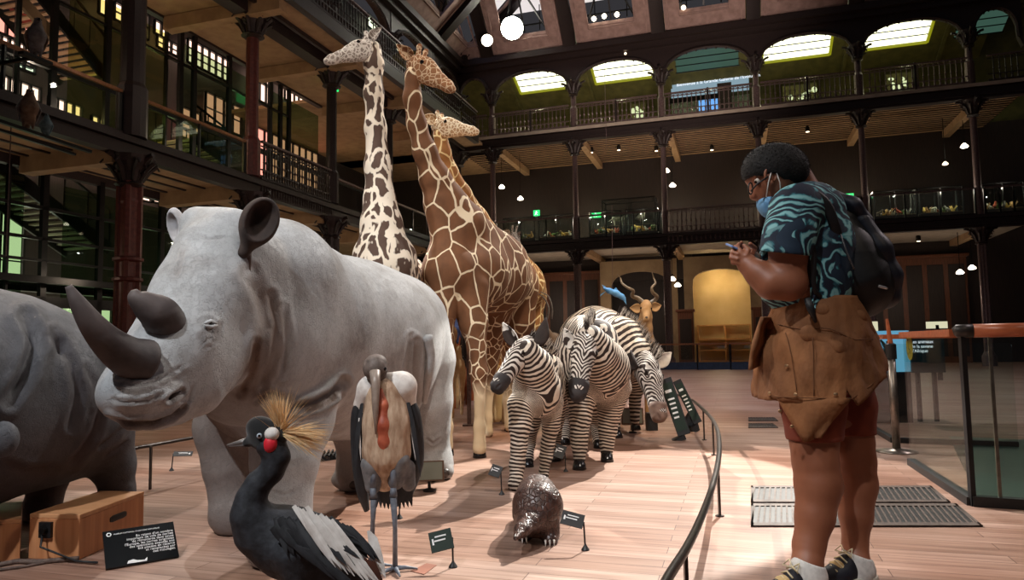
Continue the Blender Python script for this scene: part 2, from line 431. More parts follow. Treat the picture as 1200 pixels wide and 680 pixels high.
# floor and shell
fl = MB(); hb(fl, -8, 30, -7, 34, -.1, 0); st(fl.build('floor', M['floor']))
b = MB(); rectQ(b, -4.5, -8, 5.9, 0, 5.2, .2); rectQ(b, -4.5, 5.9, 9.6, 3.9, 5.2, .2); rectQ(b, -4.5, 12.15, 30, 0, 5.2, .2); rectQ(b, -4.5, -8, 30, 5.2, 9.8, .2); st(b.build('wall_back', M['brownwall']))
b = MB(); rectQ(b, -4.7, -8, 30, 9.8, 14.5, .2); st(b.build('wall_back', M['olive']))
b = MB(); rectP(b, -6.25, -7, 30, 0, 18, .2); st(b.build('wall_left', M['brownwall']))
b = MB(); rectP(b, 29, -7, 33, 0, 18, .2); st(b.build('wall_right', M['brownwall']))
b = MB(); hb(b, -8, 30, -4.9, -3.9, 14.4, 14.6); st(b.build('ceiling', M['olive']))
# beige arch walls of the ground floor
def archwall(p0, p1, ac, aw, spring, crown, ztop, q, mat, name, t=.25, pw=.55):
    b = MB(); n = 14; poly = [(p0, 0), (ac-aw, 0), (ac-aw, spring)]
    b_ = []
    for i in range(n+1):
        a = math.pi*(1-i/n); b_.append((ac+aw*math.cos(a), spring+(crown-spring)*math.sin(a)**pw))
    # build as quads column by column
    xs = [p0]+[x for x, _ in b_]+[p1]
    hb(b, p0, ac-aw, q-t, q, 0, ztop); hb(b, ac+aw, p1, q-t, q, 0, ztop)
    for (x0, z0), (x1, z1) in zip(b_[:-1], b_[1:]):
        c = [H(x0, q-t, z0), H(x1, q-t, z1), H(x1, q, z1), H(x0, q, z0), H(x0, q-t, ztop), H(x1, q-t, ztop), H(x1, q, ztop), H(x0, q, ztop)]
        b.box8(c)
    return st(b.build(name, mat))
archwall(5.6, 9.0, 7.35, 1.3, 3.2, 4.2, 4.7, -3.2, M['beige'], 'wall_back')
archwall(9.3, 12.6, 10.85, 1.18, 3.4, 4.12, 4.7, -3.0, M['beige'], 'wall_back')
b = MB(); rectQ(b, -4.45, 9.3, 12.5, 0, 4.8, .05); st(b.build('wall_back', M['niche']))
b = MB(); hb(b, 9.0, 12.6, -4.45, -3.0, -.02, .02); st(b.build('floor', M['shelf']))
b = MB(); rectQ(b, -5.2, 3, 14, 0, 5.2, .1); st(b.build('wall_back', M['brownwall']))
# shelving in the lit niche
sh = thing('shelf_unit', 'honey wood shelving below the cream wall inside the lit archway', 'shelf', H(10.8, -4.0, 0))
b = MB(); hb(b, 9.75, 9.82, -4.35, -3.9, 0, 1.75); hb(b, 10.9, 10.96, -4.35, -3.9, 0, 1.7); hb(b, 11.95, 12.0, -4.35, -3.9, 0, 1.75); b.build('side_panel', M['shelf'], sh)
for z in (.12, .6, 1.1, 1.7):
    b = MB(); hb(b, 9.75, 12.0, -4.35, -3.9, z, z+.05); b.build('shelf_board', M['shelf'], sh)
# oak panelling left and right of the lit archway
def panelling(p0, p1, q, z1, name, label, cat='panelling'):
    t = thing(name, label, cat, H((p0+p1)/2, q, 0))
    b = MB(); hb(b, p0, p1, q-.15, q, 0, z1); b.build('body', M['oak'], t)
    n = max(1, round((p1-p0)/.8))
    for i in range(n):
        a = p0+(p1-p0)*(i+.12)/n; c = p0+(p1-p0)*(i+.88)/n
        m = MB(); hb(m, a, c, q, q+.04, .25, z1-.3); m.build('panel', M['brownwall'], t, bevel=.01)
    m = MB(); hb(m, p0-.08, p1+.08, q-.2, q+.1, z1, z1+.12); m.build('cornice', M['oak'], t, bevel=.02)
panelling(9.0, 9.65, -2.85, 2.3, 'oak_partition', 'brown oak partition beside the left jamb of the lit archway', 'partition')
panelling(12.1, 12.9, -2.85, 2.3, 'oak_partition', 'brown oak partition on the right jamb of the lit archway behind the hands', 'partition')
panelling(14.3, 20.4, -4.2, 4.3, 'oak_panelling', 'long dark oak panelling of the ground floor right of the visitor')
panelling(1.2, 5.4, -4.2, 4.3, 'oak_panelling', 'dark oak panelling of the ground floor behind the oryx horns')
# decks
def deck(p0, p1, q0, q1, z, mat, name='trim_1', th=.12):
    b = MB(); hb(b, p0, p1, q0, q1, z, z+th); return st(b.build(name, mat))
# back decks (soffit + fascia)
deck(-6, 21.4, -4.5, 0.0, 5.0, M['greysof'], 'trim_1')
deck(-6, 21.4, -4.5, 0.0, 9.62, M['soffit'], 'trim_2')
for (za, zb, out, nm) in ((4.85, 5.3, .18, 'trim_3'), (9.45, 9.95, .25, 'trim_4')):
    b = MB(); hb(b, 0, PW, -.1, out, za, zb-.14); hb(b, 0, PW, -.1, out+.1, zb-.12, zb); hb(b, 0, PW, -.1, out+.05, za+.1, za+.16); st(b.build(nm, M['iron']))
b = MB(); hb(b, 0, PW, .24, .36, 9.84, 9.97); st(b.build('trim_5', M['greysof']))
# wooden laths on the upper soffit of the far gallery
b = MB()
for i in range(14): hb(b, 0, PW, -.5-i*.28, -.46-i*.28, 9.585, 9.62)
st(b.build('trim_6', M['brownwall']))
# soffit beams
for k, p in enumerate(BC):
    b = MB(); hb(b, p+.15, p+.4, -4.4, -.2, 9.3, 9.6); st(b.build('trim_7', M['soffit']))
    b = MB(); hb(b, p+.15, p+.4, -4.4, -.2, 4.75, 5.0); st(b.build('trim_8', M['soffit']))
# left decks
deck(-2.4, 0.0, -4, 26, 5.0, M['soffit'], 'trim_9')
deck(-6, -2.4, -4, 7.5, 5.0, M['soffit'], 'trim_9')
deck(-2.4, 1.25, -1.2, 26, 9.62, M['soffit'], 'trim_10')
deck(-6, -2.4, -1.2, 7.5, 9.62, M['soffit'], 'trim_10')
b = MB(); hb(b, -.12, .12, 0, 26, 4.85, 5.08); hb(b, -.12, .2, 0, 26, 5.1, 5.22); hb(b, -.1, .08, 0, 26, 5.22, 5.3); st(b.build('trim_11', M['iron']))
b = MB(); hb(b, -.2, .2, 0, 26, 9.3, 9.75); hb(b, 1.15, 1.35, 1.0, 26, 9.5, 9.85); hb(b, .35, .45, 0, 26, 9.5, 9.62); st(b.build('trim_12', M['iron']))
for q in LC+[21.3, 25]:
    b = MB(); hb(b, -2.4, 0, q+.15, q+.45, 4.65, 5.0); st(b.build('trim_13', M['soffit']))
    b = MB(); hb(b, -2.4, 1.1, q+.15, q+.45, 9.25, 9.6); st(b.build('trim_14', M['soffit']))
# laths on the left soffits
b = MB()
for i in range(4): hb(b, -2.2+i*.58, -2.14+i*.58, -3, 26, 4.965, 5.0)
hb(b, -2.55, -2.38, 7, 26, 9.55, 9.62); hb(b, -2.55, -2.38, 7, 26, 4.8, 5.3)
st(b.build('trim_15', M['iron']))
# side parts of the level 2 left gallery floor: a mid platform at z 2.6
b = MB(); hb(b, -3.6, -3.3, 8, 24, 2.35, 2.6); hb(b, -2.2, -2.05, 10, 24, 2.42, 2.56); st(b.build('trim_16', M['darksteel']))
# upper arcade cornice and spandrels
def arcade(fr, c0, c1, mat, z0=11.55, crown=12.72, ztop=13.0, hw=.12, off=0):
    b = MB(); n = 12; w = (c1-c0)/2-.12; ac = (c0+c1)/2; pts = []
    for i in range(n+1):
        a = math.pi*(1-i/n); pts.append((ac+w*math.cos(a), z0+(crown-z0)*math.sin(a)**.7))
    pts = [(c0, z0-.35)]+pts+[(c1, z0-.35)]
    for (x0, za), (x1, zb) in zip(pts[:-1], pts[1:]):
        b.box8([fr(x0, -hw, za), fr(x1, -hw, zb), fr(x1, hw, zb), fr(x0, hw, za), fr(x0, -hw, ztop), fr(x1, -hw, ztop), fr(x1, hw, ztop), fr(x0, hw, ztop)])
    # arch moulding
    b.tube([fr(x, hw+.03, z-.02) for x, z in pts[1:-1]], .07, 6)
    for i in range(9):
        x = ac-w*.9+w*1.8*i/8; z = z0+(crown-z0)*math.sin(math.acos(max(-1, min(1, (x-ac)/w))))**.7
        b.lathe(fr(x, hw+.02, z-.14), [(.01, 0), (.05, .05), (.02, .12)], 6)
    return b
frB = lambda x, y, z: H(x, y, z)
frL = lambda x, y, z: H(y, x, z)
cols = [0]+BC+[PW]
for i, (a, c) in enumerate(zip(cols[:-1], cols[1:])):
    st(arcade(frB, a, c, None).build('trim_17', M['iron']))
lq = [0]+LC+[21.3]
for i, (a, c) in enumerate(zip(lq[:-1], lq[1:])):
    st(arcade(frL, a, c, None).build('trim_18', M['iron']))
b = MB(); hb(b, 0, PW, -.15, .35, 12.95, 13.15); hb(b, 0, PW, -.15, .55, 13.15, 13.4); hb(b, -.15, .35, 0, 24, 12.95, 13.15); hb(b, -.15, .55, 0, 24, 13.15, 13.4)
st(b.build('trim_19', M['iron']))
# gallery skylights of the top floor (sloping ceiling)
def slope(p0, p1, qa, za, qb, zb, mat, name, t=.04):
    b = MB(); b.box8([H(p0, qa, za), H(p1, qa, za), H(p1, qb, zb), H(p0, qb, zb), H(p0, qa, za+t), H(p1, qa, za+t), H(p1, qb, zb+t), H(p0, qb, zb+t)]); return b.build(name, mat)
st(slope(-6, PW, .2, 14.3, -4.5, 12.55, M['olive'], 'ceiling'))
def zc(q): return 12.55+(q+4.5)*(14.3-12.55)/4.7
k = 0
for i, (a, c) in enumerate(zip(BC[:], BC[1:]+[PW+1.0])):
    k += 1
    on = i != 2 and i < 5; mt = M['skylight'] if on else M['skyteal']
    qa, qb = -.3, -3.1
    st(slope(a+.45, c-.55, qa, zc(qa)-.05, qb, zc(qb)-.05, mt, 'window_%d' % k, .02))
    b = MB()
    for q in np.linspace(qa, qb, 8):
        b.bar(H(a+.4, q, zc(q)-.07), H(c-.5, q, zc(q)-.07), .035)
    st(b.build('trim_20', M['darksteel']))
    if on:
        b = MB()
        for (s, e) in (((a+.42, qa), (a+.42, qb)), ((c-.52, qa), (c-.52, qb)), ((a+.42, qb), (c-.52, qb))):
            b.bar(H(s[0], s[1], zc(s[1])-.1), H(e[0], e[1], zc(e[1])-.1), .1)
        st(b.build('trim_21', M['yellowrim']))
    b = MB(); b.bar(H(a+.1, -.2, zc(-.2)-.1), H(a+.1, -4.3, zc(-4.3)-.1), .14); st(b.build('trim_22', M['olive']))
# coffered roof slopes with roof lights, back side then left side
def coffers(fr, edges, name, lit):
    for i, (a, c) in enumerate(edges):
        zz = lambda s: 13.4+s*.95
        pan = MB(); a1, c1 = a+.28, c-.28; m = (c-a)/2; wa, wc = a+m-.95, a+m+.95
        def sq(x0, x1, s0, s1, lift=0, t=.12):
            pan_ = [fr(x0, .3+s0, zz(s0)+lift), fr(x1, .3+s0, zz(s0)+lift), fr(x1, .3+s1, zz(s1)+lift), fr(x0, .3+s1, zz(s1)+lift)]
            pan.box8(pan_+[np.array(p)+np.array([0, 0, t]) for p in pan_])
        sq(a1, wa, 0, 4.4); sq(wc, c1, 0, 4.4); sq(wa, wc, 0, .55); sq(wa, wc, 3.4, 4.4)
        st(pan.build('ceiling', M['coffer']))
        fm = MB()   # mouldings in the coffer border
        for (x0, s0, x1, s1) in ((a1+.15, .12, c1-.15, .12), (a1+.15, .12, a1+.15, 4.2), (c1-.15, .12, c1-.15, 4.2), (wa, .5, wc, .5), (wa, .5, wa, 3.4), (wc, .5, wc, 3.4)):
            fm.bar(fr(x0, .3+s0, zz(s0)-.03), fr(x1, .3+s1, zz(s1)-.03), .06)
        st(fm.build('trim_23', M['coffer']))
        rib = MB(); rib.bar(fr(a, .3, zz(0)), fr(a, 4.9, zz(4.6)), .5, .4); rib.bar(fr(c, .3, zz(0)), fr(c, 4.9, zz(4.6)), .5, .4)
        st(rib.build('trim_24', M['iron']))
        mt = {1: M['roofglass'], 2: M['blueglass'], 0: M['coffer']}[lit[i]]
        if lit[i] == 0:
            continue
        g = MB(); P0 = [fr(wa-.9, -.2, zz(.5)+1.6), fr(wc+.9, -.2, zz(.5)+1.6), fr(wc+.9, 5.2, zz(4.6)+1.6), fr(wa-.9, 5.2, zz(4.6)+1.6)]
        g.box8(P0+[np.array(p)+np.array([0, 0, .05]) for p in P0]); st(g.build('window_%d' % (20+i+len(edges)*(name == 'L')), mt))
        x = MB(); c0 = fr((wa+wc)/2, 2.2, zz(1.9)+.55)
        for cr in ((wa, .6), (wc, .6), (wa, 3.3), (wc, 3.3), ((wa+wc)/2, .6), (wa, 2.), (wc, 2.)):
            x.bar(fr(cr[0], .3+cr[1], zz(cr[1])+.1), c0, .06)
        for s in (.7, 2., 3.3): x.bar(fr(wa, .3+s, zz(s)+.25), fr(wc, .3+s, zz(s)+.25), .05)
        x.bar(fr(wa+.3, .9, zz(.6)+.1), fr(wa+.3, .9, zz(.6)+1.2), .04); x.bar(fr(wc-.3, .9, zz(.6)+.1), fr(wc-.3, .9, zz(.6)+1.2), .04)
        st(x.build('trim_25', M['darksteel']))
ed = list(zip([.3]+BC, BC+[PW]))
coffers(frB, ed, 'B', [0, 1, 1, 1, 0, 0, 0])
coffers(frL, list(zip([0.3]+LC[:3], LC[:4])), 'L', [0, 2, 0, 0])
# ------------------------------------------------------------------ columns
def column(base, ztop, label, mat, capm, red=False, r=.13, lv=(4.85, 9.45)):
    t = thing('iron_column', label, 'column', base)
    b = MB(); B = np.array(base)
    segs = [0]+list(lv)+[ztop]
    b.lathe(B, [(r*1.9, 0), (r*1.9, .35), (r*1.4, .45), (r, .6), (r, lv[0]-.95), (r, 2.0)][:5], 12)
    b.lathe(B+[0, 0, lv[0]-.95], [(r, 0), (r*1.1, .05), (r, .1), (r*.92, .95)], 12)
    for (za, zb) in ((lv[0]+.45, lv[1]), (lv[1]+.5, ztop)):
        b.lathe(B+[0, 0, za], [(r*1.3, 0), (r*1.3, .9), (r*.95, 1.0), (r*.9, zb-za)], 12)
    for an in range(4):       # attached shafts seen on the big columns
        a = an*math.pi/2+.3; b.tube([B+[math.cos(a)*r, math.sin(a)*r, .5], B+[math.cos(a)*r, math.sin(a)*r, lv[0]-.5]], r*.42, 6)
    b.build('shaft', mat, t, smooth=False); M['_u'] = capm
    if red: u_ = MB(); u_.lathe(B+[0, 0, lv[0]+.4], [(r*1.7, 0), (r*1.7, 1.), (r*1.35, 1.1), (r*1.3, lv[1]-lv[0]-.5)], 12); u_.build('upper_casing', capm, t)
    for zc_ in [z for z in lv]+[ztop-1.0]:
        c = MB()
        c.lathe(B+[0, 0, zc_-.62], [(r*1.0, 0), (r*1.7, .06), (r*1.15, .12), (r*1.5, .3), (r*2.3, .5), (r*2.6, .62)], 12)
        for an in range(8):   # leaves of the capital
            a = an*math.pi/4; d = np.array([math.cos(a), math.sin(a), 0])
            c.tube([B+[0, 0, zc_-.5]+d*r*1.2, B+[0, 0, zc_-.25]+d*r*2.0, B+[0, 0, zc_-.12]+d*r*2.9, B+[0, 0, zc_-.2]+d*r*3.2], [.035, .05, .045, .02], 5)
        for d in (HV, -HV, HU, -HU):  # scroll brackets to the beams
            pts = [B+[0, 0, zc_-.6]+d*r*1.1]+[B+[0, 0, zc_-.6+.6*math.sin(x)]+d*(r+.42*(1-math.cos(x))) for x in np.linspace(.2, 1.5, 6)]
            c.tube(pts, .05, 6)
            c.tube([B+[0, 0, zc_-.25]+d*(r+.12+.1*math.cos(x))+np.array([0, 0, .1*math.sin(x)]) for x in np.linspace(0, 5.5, 9)], .022, 5)
        c.build('capital', capm, t)
    if red:
        for zz in (2.35, 2.75):
            c = MB(); c.lathe(B+[0, 0, zz], [(r*1.2, 0), (r*1.65, .03), (r*1.65, .08), (r*1.2, .11)], 14); c.build('collar', mat, t)
    return t
names = ['in the dark corner behind the giraffe necks', 'above the zebras and the blue fish', 'left of the lit archway, with two globe lamps beside it', 'behind the head of the visitor', 'right of the visitor backpack', 'near the right edge of the hall']
for k, p in enumerate(BC):
    column(H(p, 0, 0), 13.0, 'dark iron column of the far gallery %s' % names[k], M['ironp'], M['iron'], r=.12)
column(H(-.05, 0, 0), 13.0, 'broad dark corner pillar where the left gallery meets the far one', M['iron'], M['iron'], r=.2)
ln = ['behind the neck of the tall brown giraffe', 'hidden partly by the pale giraffe neck', 'just left of the pale giraffe muzzle', 'right above the ear of the grey rhinoceros', 'painted red-brown behind the big rhinoceros horn']
for k, q in enumerate(LC):
    red = k == 4
    column(H(0, q, 0), 13.0, 'iron column of the left gallery %s' % ln[k] if not red else 'red-brown iron column at left behind the big rhinoceros horn', M['redcol'] if k >= 3 else M['iron'], M['iron'], red=red, r=.17)
# ------------------------------------------------------------------ balustrades
def balustrade(a, c, z, label, group, h=.95, step=.17, pend=True, mat=None):
    a, c = np.array(a, float), np.array(c, float); d = c-a; Ln = np.linalg.norm(d); d /= Ln; mat = mat or M['iron']
    t = thing('iron_balustrade', label, 'balustrade', (a+c)/2+[0, 0, z], group)
    b = MB(); up = np.array([0, 0, 1.])
    b.bar(a+up*(z+h), c+up*(z+h), .09, .05); b.build('handrail', M['ironp'], t)
    b = MB(); b.bar(a+up*(z+.06), c+up*(z+.06), .06); b.bar(a+up*(z+.28), c+up*(z+.28), .035); b.bar(a+up*(z+h-.12), c+up*(z+h-.12), .03); b.build('bottom_rail', mat, t)
    n = int(Ln/step); b = MB()
    for i in range(1, n):
        p = a+d*Ln*i/n
        b.bar(p+up*(z+.06), p+up*(z+h), .028)
        b.lathe(p+up*(z+.42), [(.012, 0), (.038, .06), (.012, .13)], 5)
        b.tube([p+up*(z+h-.12), p+d*step/2+up*(z+h-.03), p+d*step+up*(z+h-.12)], .012, 4, cap=False)
        b.lathe(p+up*(z+.07), [(.05, 0), (.03, .1), (.045, .17), (.02, .2)], 5)
    b.build('balusters', mat, t)
    if pend:
        b = MB()
        for i in range(n+1):
            p = a+d*Ln*i/n; b.lathe(p+up*(z-.36)-np.cross(d, up)*(-.02), [(.008, 0), (.045, .1), (.02, .18), (.05, .3), (.03, .36)], 5)
        b.build('pendant_fringe', mat, t)
    return t
fbn = ['nearest the left corner', 'above the kudu horns', 'in front of the projection screen', 'just right of the projection screen', 'second from the right end', 'at the far right end']
for k in range(-1, 5):
    p0 = BC[k]+.15 if k >= 0 else .3; p1 = BC[k+1]-.15 if k+1 < 6 else PW-.2
    balustrade(H(p0, .3, 0), H(p1, .3, 0), 9.97, 'upper iron balustrade of the far gallery, %s' % (fbn[k+1] if k+1 < 6 else ''), 'upper far balustrades', mat=M['ironp'], pend=False)
    b = MB(); b.bar(H((p0+p1)/2, .3, 9.97), H((p0+p1)/2, .3, 10.98), .07); props(b.build('rail_post', M['iron']), 'short square iron post midway along the upper far balustrade %s' % fbn[k+1], 'post')
balustrade(H(PW-1.2, .3, 0), H(PW-.1, .3, 0), 9.97, 'short upper iron balustrade piece against the right corner', None, pend=False)
balustrade(H(BC[2]+.12, .2, 0), H(BC[3]-.12, .2, 0), 5.3, 'ornate lower iron balustrade of the far gallery above the lit archway', None, mat=M['ironp'])
balustrade(H(.1, LC[3]-.25, 0), H(.1, LC[2]+.2, 0), 5.25, 'ornate iron balustrade of the left gallery above the rhinoceros ear', None, h=1.0, step=.11)
un = ['ending at the dark corner', 'behind the head of the tall brown giraffe', 'above the pale giraffe head', 'high above the rhinoceros', 'top left, cut by the frame']
qs = [1.0]+LC
for k in range(len(qs)-1):
    if k == 4: break
    balustrade(H(1.3, qs[k]+.05, 0), H(1.3, qs[k+1]-.05, 0), 9.85, 'upper projecting iron balustrade of the left gallery, %s' % un[k], 'upper left balustrades', h=1.0, step=.15)
# glass railings of the lower far gallery
def glassrail(a, c, z, label, h=.95, group=None, rail=None, posts=3):
    a, c = np.array(a, float), np.array(c, float); d = c-a; t = thing('glass_railing', label, 'railing', (a+c)/2+[0, 0, z], group); up = np.array([0, 0, 1.])
    b = MB(); b.bar(a+up*(z+h), c+up*(z+h), .06); b.build('handrail', rail or M['ironp'], t)
    b = MB(); b.bar(a+up*(z+.03), c+up*(z+.03), .05); b.build('bottom_rail', M['darksteel'], t)
    for i in range(posts):
        p = a+d*i/(posts-1); b = MB(); b.bar(p+up*z, p+up*(z+h), .05); b.build('post', M['darksteel'], t)
    b = MB(); b.bar(a+up*(z+h/2), c+up*(z+h/2), .015, h*.85); b.build('glass_panel', M['clear'], t)
    return t
for k, s in ((-1, 'beside the dark corner'), (0, 'behind the young giraffe'), (1, 'below the large glass case'), (3, 'hidden behind the visitor shoulder'), (4, 'with bright specimens right of the backpack'), (5, 'at the far right')):
    p0 = BC[k]+.15 if k >= 0 else .3
    if k == -1: p1 = BC[0]-.15
    elif k == 5: p1 = PW-.2
    else: p1 = BC[k+1]-.15
    if k == 0 or k == 1 or k == -1 or k >= 3: glassrail(H(p0, .15, 0), H(p1, .15, 0), 5.3, 'glass railing of the lower far gallery %s' % s, posts=4)
glassrail(H(.05, LC[4]-.25, 0), H(.05, LC[3]+.3, 0), 5.25, 'brass-topped glass railing of the left gallery between the red columns', h=.85, rail=M['brass'])
glassrail(H(.05, 22.6, 0), H(.05, LC[4]+.3, 0), 5.25, 'brass-topped glass railing of the left gallery at the left edge', h=.85, rail=M['brass'])
glassrail(H(.05, LC[2]-.25, 0), H(.05, LC[1]+.3, 0), 5.25, 'railing of the left gallery on the left of the pale giraffe neck', h=.85, rail=M['ironp'])
glassrail(H(.05, LC[1]-.25, 0), H(.05, LC[0]+.3, 0), 5.25, 'railing of the left gallery between the two giraffe necks', h=.85, rail=M['ironp'])
# far ground-floor railings
for (x0, x1, s) in ((772, 818, 'left of the lit archway, behind the kudu'), (818, 856, 'in front of the shelving of the lit archway'), (857, 905, 'right of the lit archway, behind the brown jacket')):
    a = G(x0, 433.5); c = G(x1, 433.2); a[2] = 0; c[2] = 0
    t = glassrail(a, c, 0, 'low glass barrier on the far floor %s' % s, h=.93, posts=2, rail=M['brass'])
    kb = MB(); kb.bar(a+[0, -.03, .14], c+[0, -.03, .14], .04, .26); kb.build('kick_plate', plain('blue_steel', (50, 66, 86), None, .4, .3), t)
M['creamw'] = emis('cream_pane', (244, 240, 206), 1.5); M['peachw'] = emis('peach_pane', (255, 214, 190), 2.2); M['pinkw'] = emis('pink_pane', (250, 160, 140), 1.5)
# ------------------------------------------------------------------ windows in the left gallery back wall
def winband(px0, py0, px1, py1, p, mat, n, idx, zz=None, extra=True):
    """a band of panes on plane p between two pixels' (q,z)"""
    qa, za = onP(px0, py0, p); qb, zb = onP(px1, py1, p); return qa, za, qb, zb
wi = [30]
def windows(p, q0, q1, z0, z1, mat, n, mull=.09, bars=1):
    wi[0] += 1
    w = MB(); rectP(w, p, q0, q1, z0, z1, .03); st(w.build('window_%d' % wi[0], mat))
    f = MB()
    for i in range(n+1):
        q = q0+(q1-q0)*i/n; hb(f, p, p+.08, q-mull/2, q+mull/2, z0-.02, z1+.02)
    hb(f, p, p+.1, q0, q1, z0-.05, z0); hb(f, p, p+.1, q0, q1, z1, z1+.05)
    for k in range(bars):
        z = z0+(z1-z0)*(k+1)/(bars+1); hb(f, p, p+.06, q0, q1, z-.016, z+.016)
    st(f.build('trim_26', M['darksteel']))
def winpx(xl, yt, yb, xr, mat, n=1, bars=0, p=-5.95, mull=.06):
    q1, z1 = onP(xl, yt, p); z0 = onP(xl, yb+4, p)[1]; q0 = onP(xr, yt, p)[0]; windows(p, q0, q1, z0, z1, mat, n, mull, bars)
winpx(-30, -8, 22, 43, M['pinkw'], 4, 0); winpx(-30, 30, 50, 38, M['peachw'], 7, 2); winpx(-30, 52, 56, 41, M['white'], 5, 0, mull=.05); winpx(-30, 78, 90, 47, M['peachw'], 6, 0)
winpx(56, 113, 122, 95, M['peachw'], 4, 0); winpx(106, 136, 144, 124, M['peachw'], 2, 0); winpx(115, -4, 11, 127, M['peachw'], 1, 0); winpx(133, 3, 18, 143, M['peachw'], 1, 1)
winpx(167, 16, 40, 173, M['peachw'], 1, 1); winpx(180, 24, 34, 196, M['peachw'], 2, 0); winpx(183, 42, 50, 208, M['peachw'], 3, 1); winpx(219, 46, 68, 268, M['peachw'], 6, 2); winpx(240, 108, 138, 282, M['pinkw'], 4, 1)
winpx(212, 126, 156, 234, M['pinkw'], 2, 2); winpx(296, 77, 88, 318, M['peachw'], 3, 0); winpx(296, 92, 110, 318, M['peachw'], 3, 0); winpx(333, 83, 112, 365, M['peachw'], 6, 0); winpx(344, 126, 136, 366, M['peachw'], 4, 0); winpx(300, 150, 200, 372, M['pinkw'], 9, 1)
winpx(388, 122, 148, 426, M['white'], 4, 0); winpx(160, 224, 229, 176, M['peachw'], 1, 0); winpx(178, 228, 232, 195, M['peachw'], 1, 0); winpx(228, 241, 246, 263, M['peachw'], 3, 0); winpx(330, 257, 266, 375, M['white'], 8, 0)
winpx(-30, 236, 330, 28, M['creamw'], 2, 2); winpx(44, 190, 199, 56, M['peachw'], 1, 0); winpx(72, 187, 200, 90, M['peachw'], 2, 0); winpx(104, 184, 203, 134, M['peachw'], 2, 1); winpx(-30, 346, 372, 62, M['creamw'], 6, 1, mull=.06); winpx(70, 352, 402, 130, M['creamw'], 4, 0, mull=.06); winpx(150, 352, 400, 190, M['creamw'], 3, 0, mull=.06)
winpx(430, 16, 26, 470, M['white'], 3, 0, p=-5.9); winpx(470, 60, 84, 520, M['white'], 3, 0, p=-5.9)
# red steel beams running along the left gallery
for z, q0, q1 in ((6.55, 9, 20), (7.0, 3, 12)):
    b = MB(); hb(b, -5.2, -5.05, q0, q1, z, z+.22); st(b.build('trim_27', M['redsteel']))
b = MB(); hb(b, -5.6, -5.55, 15.2, 20, 9.25, 9.6); st(b.build('trim_28', M['redsteel']))
# ------------------------------------------------------------------ glazing frame of the left gallery
def mullion(px, py, p, z0, z1, w=.12, mat=None, nm='trim_29'):
    q, z = onP(px, py, p); b = MB(); hb(b, p-.08, p+.02, q-w/2, q+w/2, z0, z1); st(b.build(nm, mat or M['darksteel'])); return q
for px in (52, 118, 190): mullion(px, 280, -2.4, 0, 4.9, .13)
for px in (8, 210): mullion(px, 300, -2.4, 0, 4.9, .05)
for px in (64, 127, 213, 229, 270, 318, 330, 340): mullion(px, 60, -2.4, 5.2, 9.6, .13)
for px in (22, 196, 340): mullion(px, 60, -2.4, 5.2, 9.6, .05)
for (z, q0, q1, w) in ((1.95, 8, 26, .22), (4.0, 8, 26, .07), (2.9, 14, 26, .05), (7.05, 2, 26, .14), (6.1, 2, 26, .05), (8.6, 9, 18, .05), (3.35, 15.5, 26, .06)):
    b = MB(); hb(b, -2.48, -2.38, q0, q1, z, z+w); st(b.build('trim_30', M['darksteel']))
M['olglass'] = glassmat('olive_glass', (226, 230, 190), .1)
for i6, (q0, q1, z0, z1) in enumerate(((14.2, 17.0, 5.3, 9.2), (10.6, 13.6, 5.3, 9.2), (7.2, 9.9, 5.3, 9.2), (13.5, 17, .1, 4.6), (17.9, 22, .1, 4.6))):
    b = MB(); hb(b, -2.44, -2.42, q0, q1, z0, z1); b = b.build('window_60', M['olglass'] if i6 == 0 else M['glass']); st(b)
# olive lit lift shaft and lime light strips
lime = emis('lime_tube', (214, 240, 150), 1.6)
for i, (q0, q1, z) in enumerate(((14.2, 16.9, 5.75), (13.4, 15.2, 5.95), (12.9, 13.8, 6.2))):
    b = MB(); b.bar(H(-2.6, q0, z), H(-2.6, q1, z-.1), .1); o = b.build('light_tube', lime)
    props(o, 'lime-lit light tube of the left gallery, %s' % ('longest, low behind the glass', 'middle one behind the glass', 'short one nearest the stair')[i], 'light tube')
# ------------------------------------------------------------------ staircases seen from below
def stair(name, label, a, c, p, wid, n, tm, sm):
    """a, c = (q,z) of the upper and lower end on plane p; the flight is wid deep"""
    t = thing(name, label, 'staircase', H(p-wid/2, (a[0]+c[0])/2, min(a[1], c[1])))
    for k, pp in enumerate((p, p-wid)):
        b = MB(); b.bar(H(pp, a[0], a[1]), H(pp, c[0], c[1]), .06, .3); b.build('stringer', sm, t)
    for i in range(n):
        f = (i+.5)/n; q = a[0]+(c[0]-a[0])*f; z = a[1]+(c[1]-a[1])*f; dq = abs(c[0]-a[0])/n
        b = MB(); hb(b, p-wid+.03, p-.03, q-dq*.5, q+dq*.36, z-.02, z+.02); b.build('step', tm, t)
    for pp in (p, p-wid):
        b = MB(); b.bar(H(pp, a[0], a[1]+.95), H(pp, c[0], c[1]+.95), .045)
        for i in range(6):
            f = i/5; q = a[0]+(c[0]-a[0])*f; z = a[1]+(c[1]-a[1])*f; b.bar(H(pp, q, z), H(pp, q, z+.95), .03)
        b.build('railing', sm, t)
    return t
pinkstep = plain('rosy_stair_tread', (214, 176, 150), (190, 150, 124), .7, 0, 4)
stair('metal_staircase', 'upper staircase of the left gallery seen from below, with rosy treads', onP(28, -30, -2.9), onP(122, 88, -2.9), -2.9, 1.3, 16, pinkstep, M['darksteel'])
stair('metal_staircase', 'lower staircase of the left gallery with pale treads, above the smaller rhinoceros', onP(-20, 178, -2.9), onP(128, 292, -2.9), -2.9, 1.3, 17, M['stairtread'], M['darksteel'])
stair('metal_staircase', 'short staircase behind the glass left of the third iron column', onP(226, 160, -2.9), onP(268, 190, -2.9), -2.9, 1.3, 6, pinkstep, M['darksteel'])
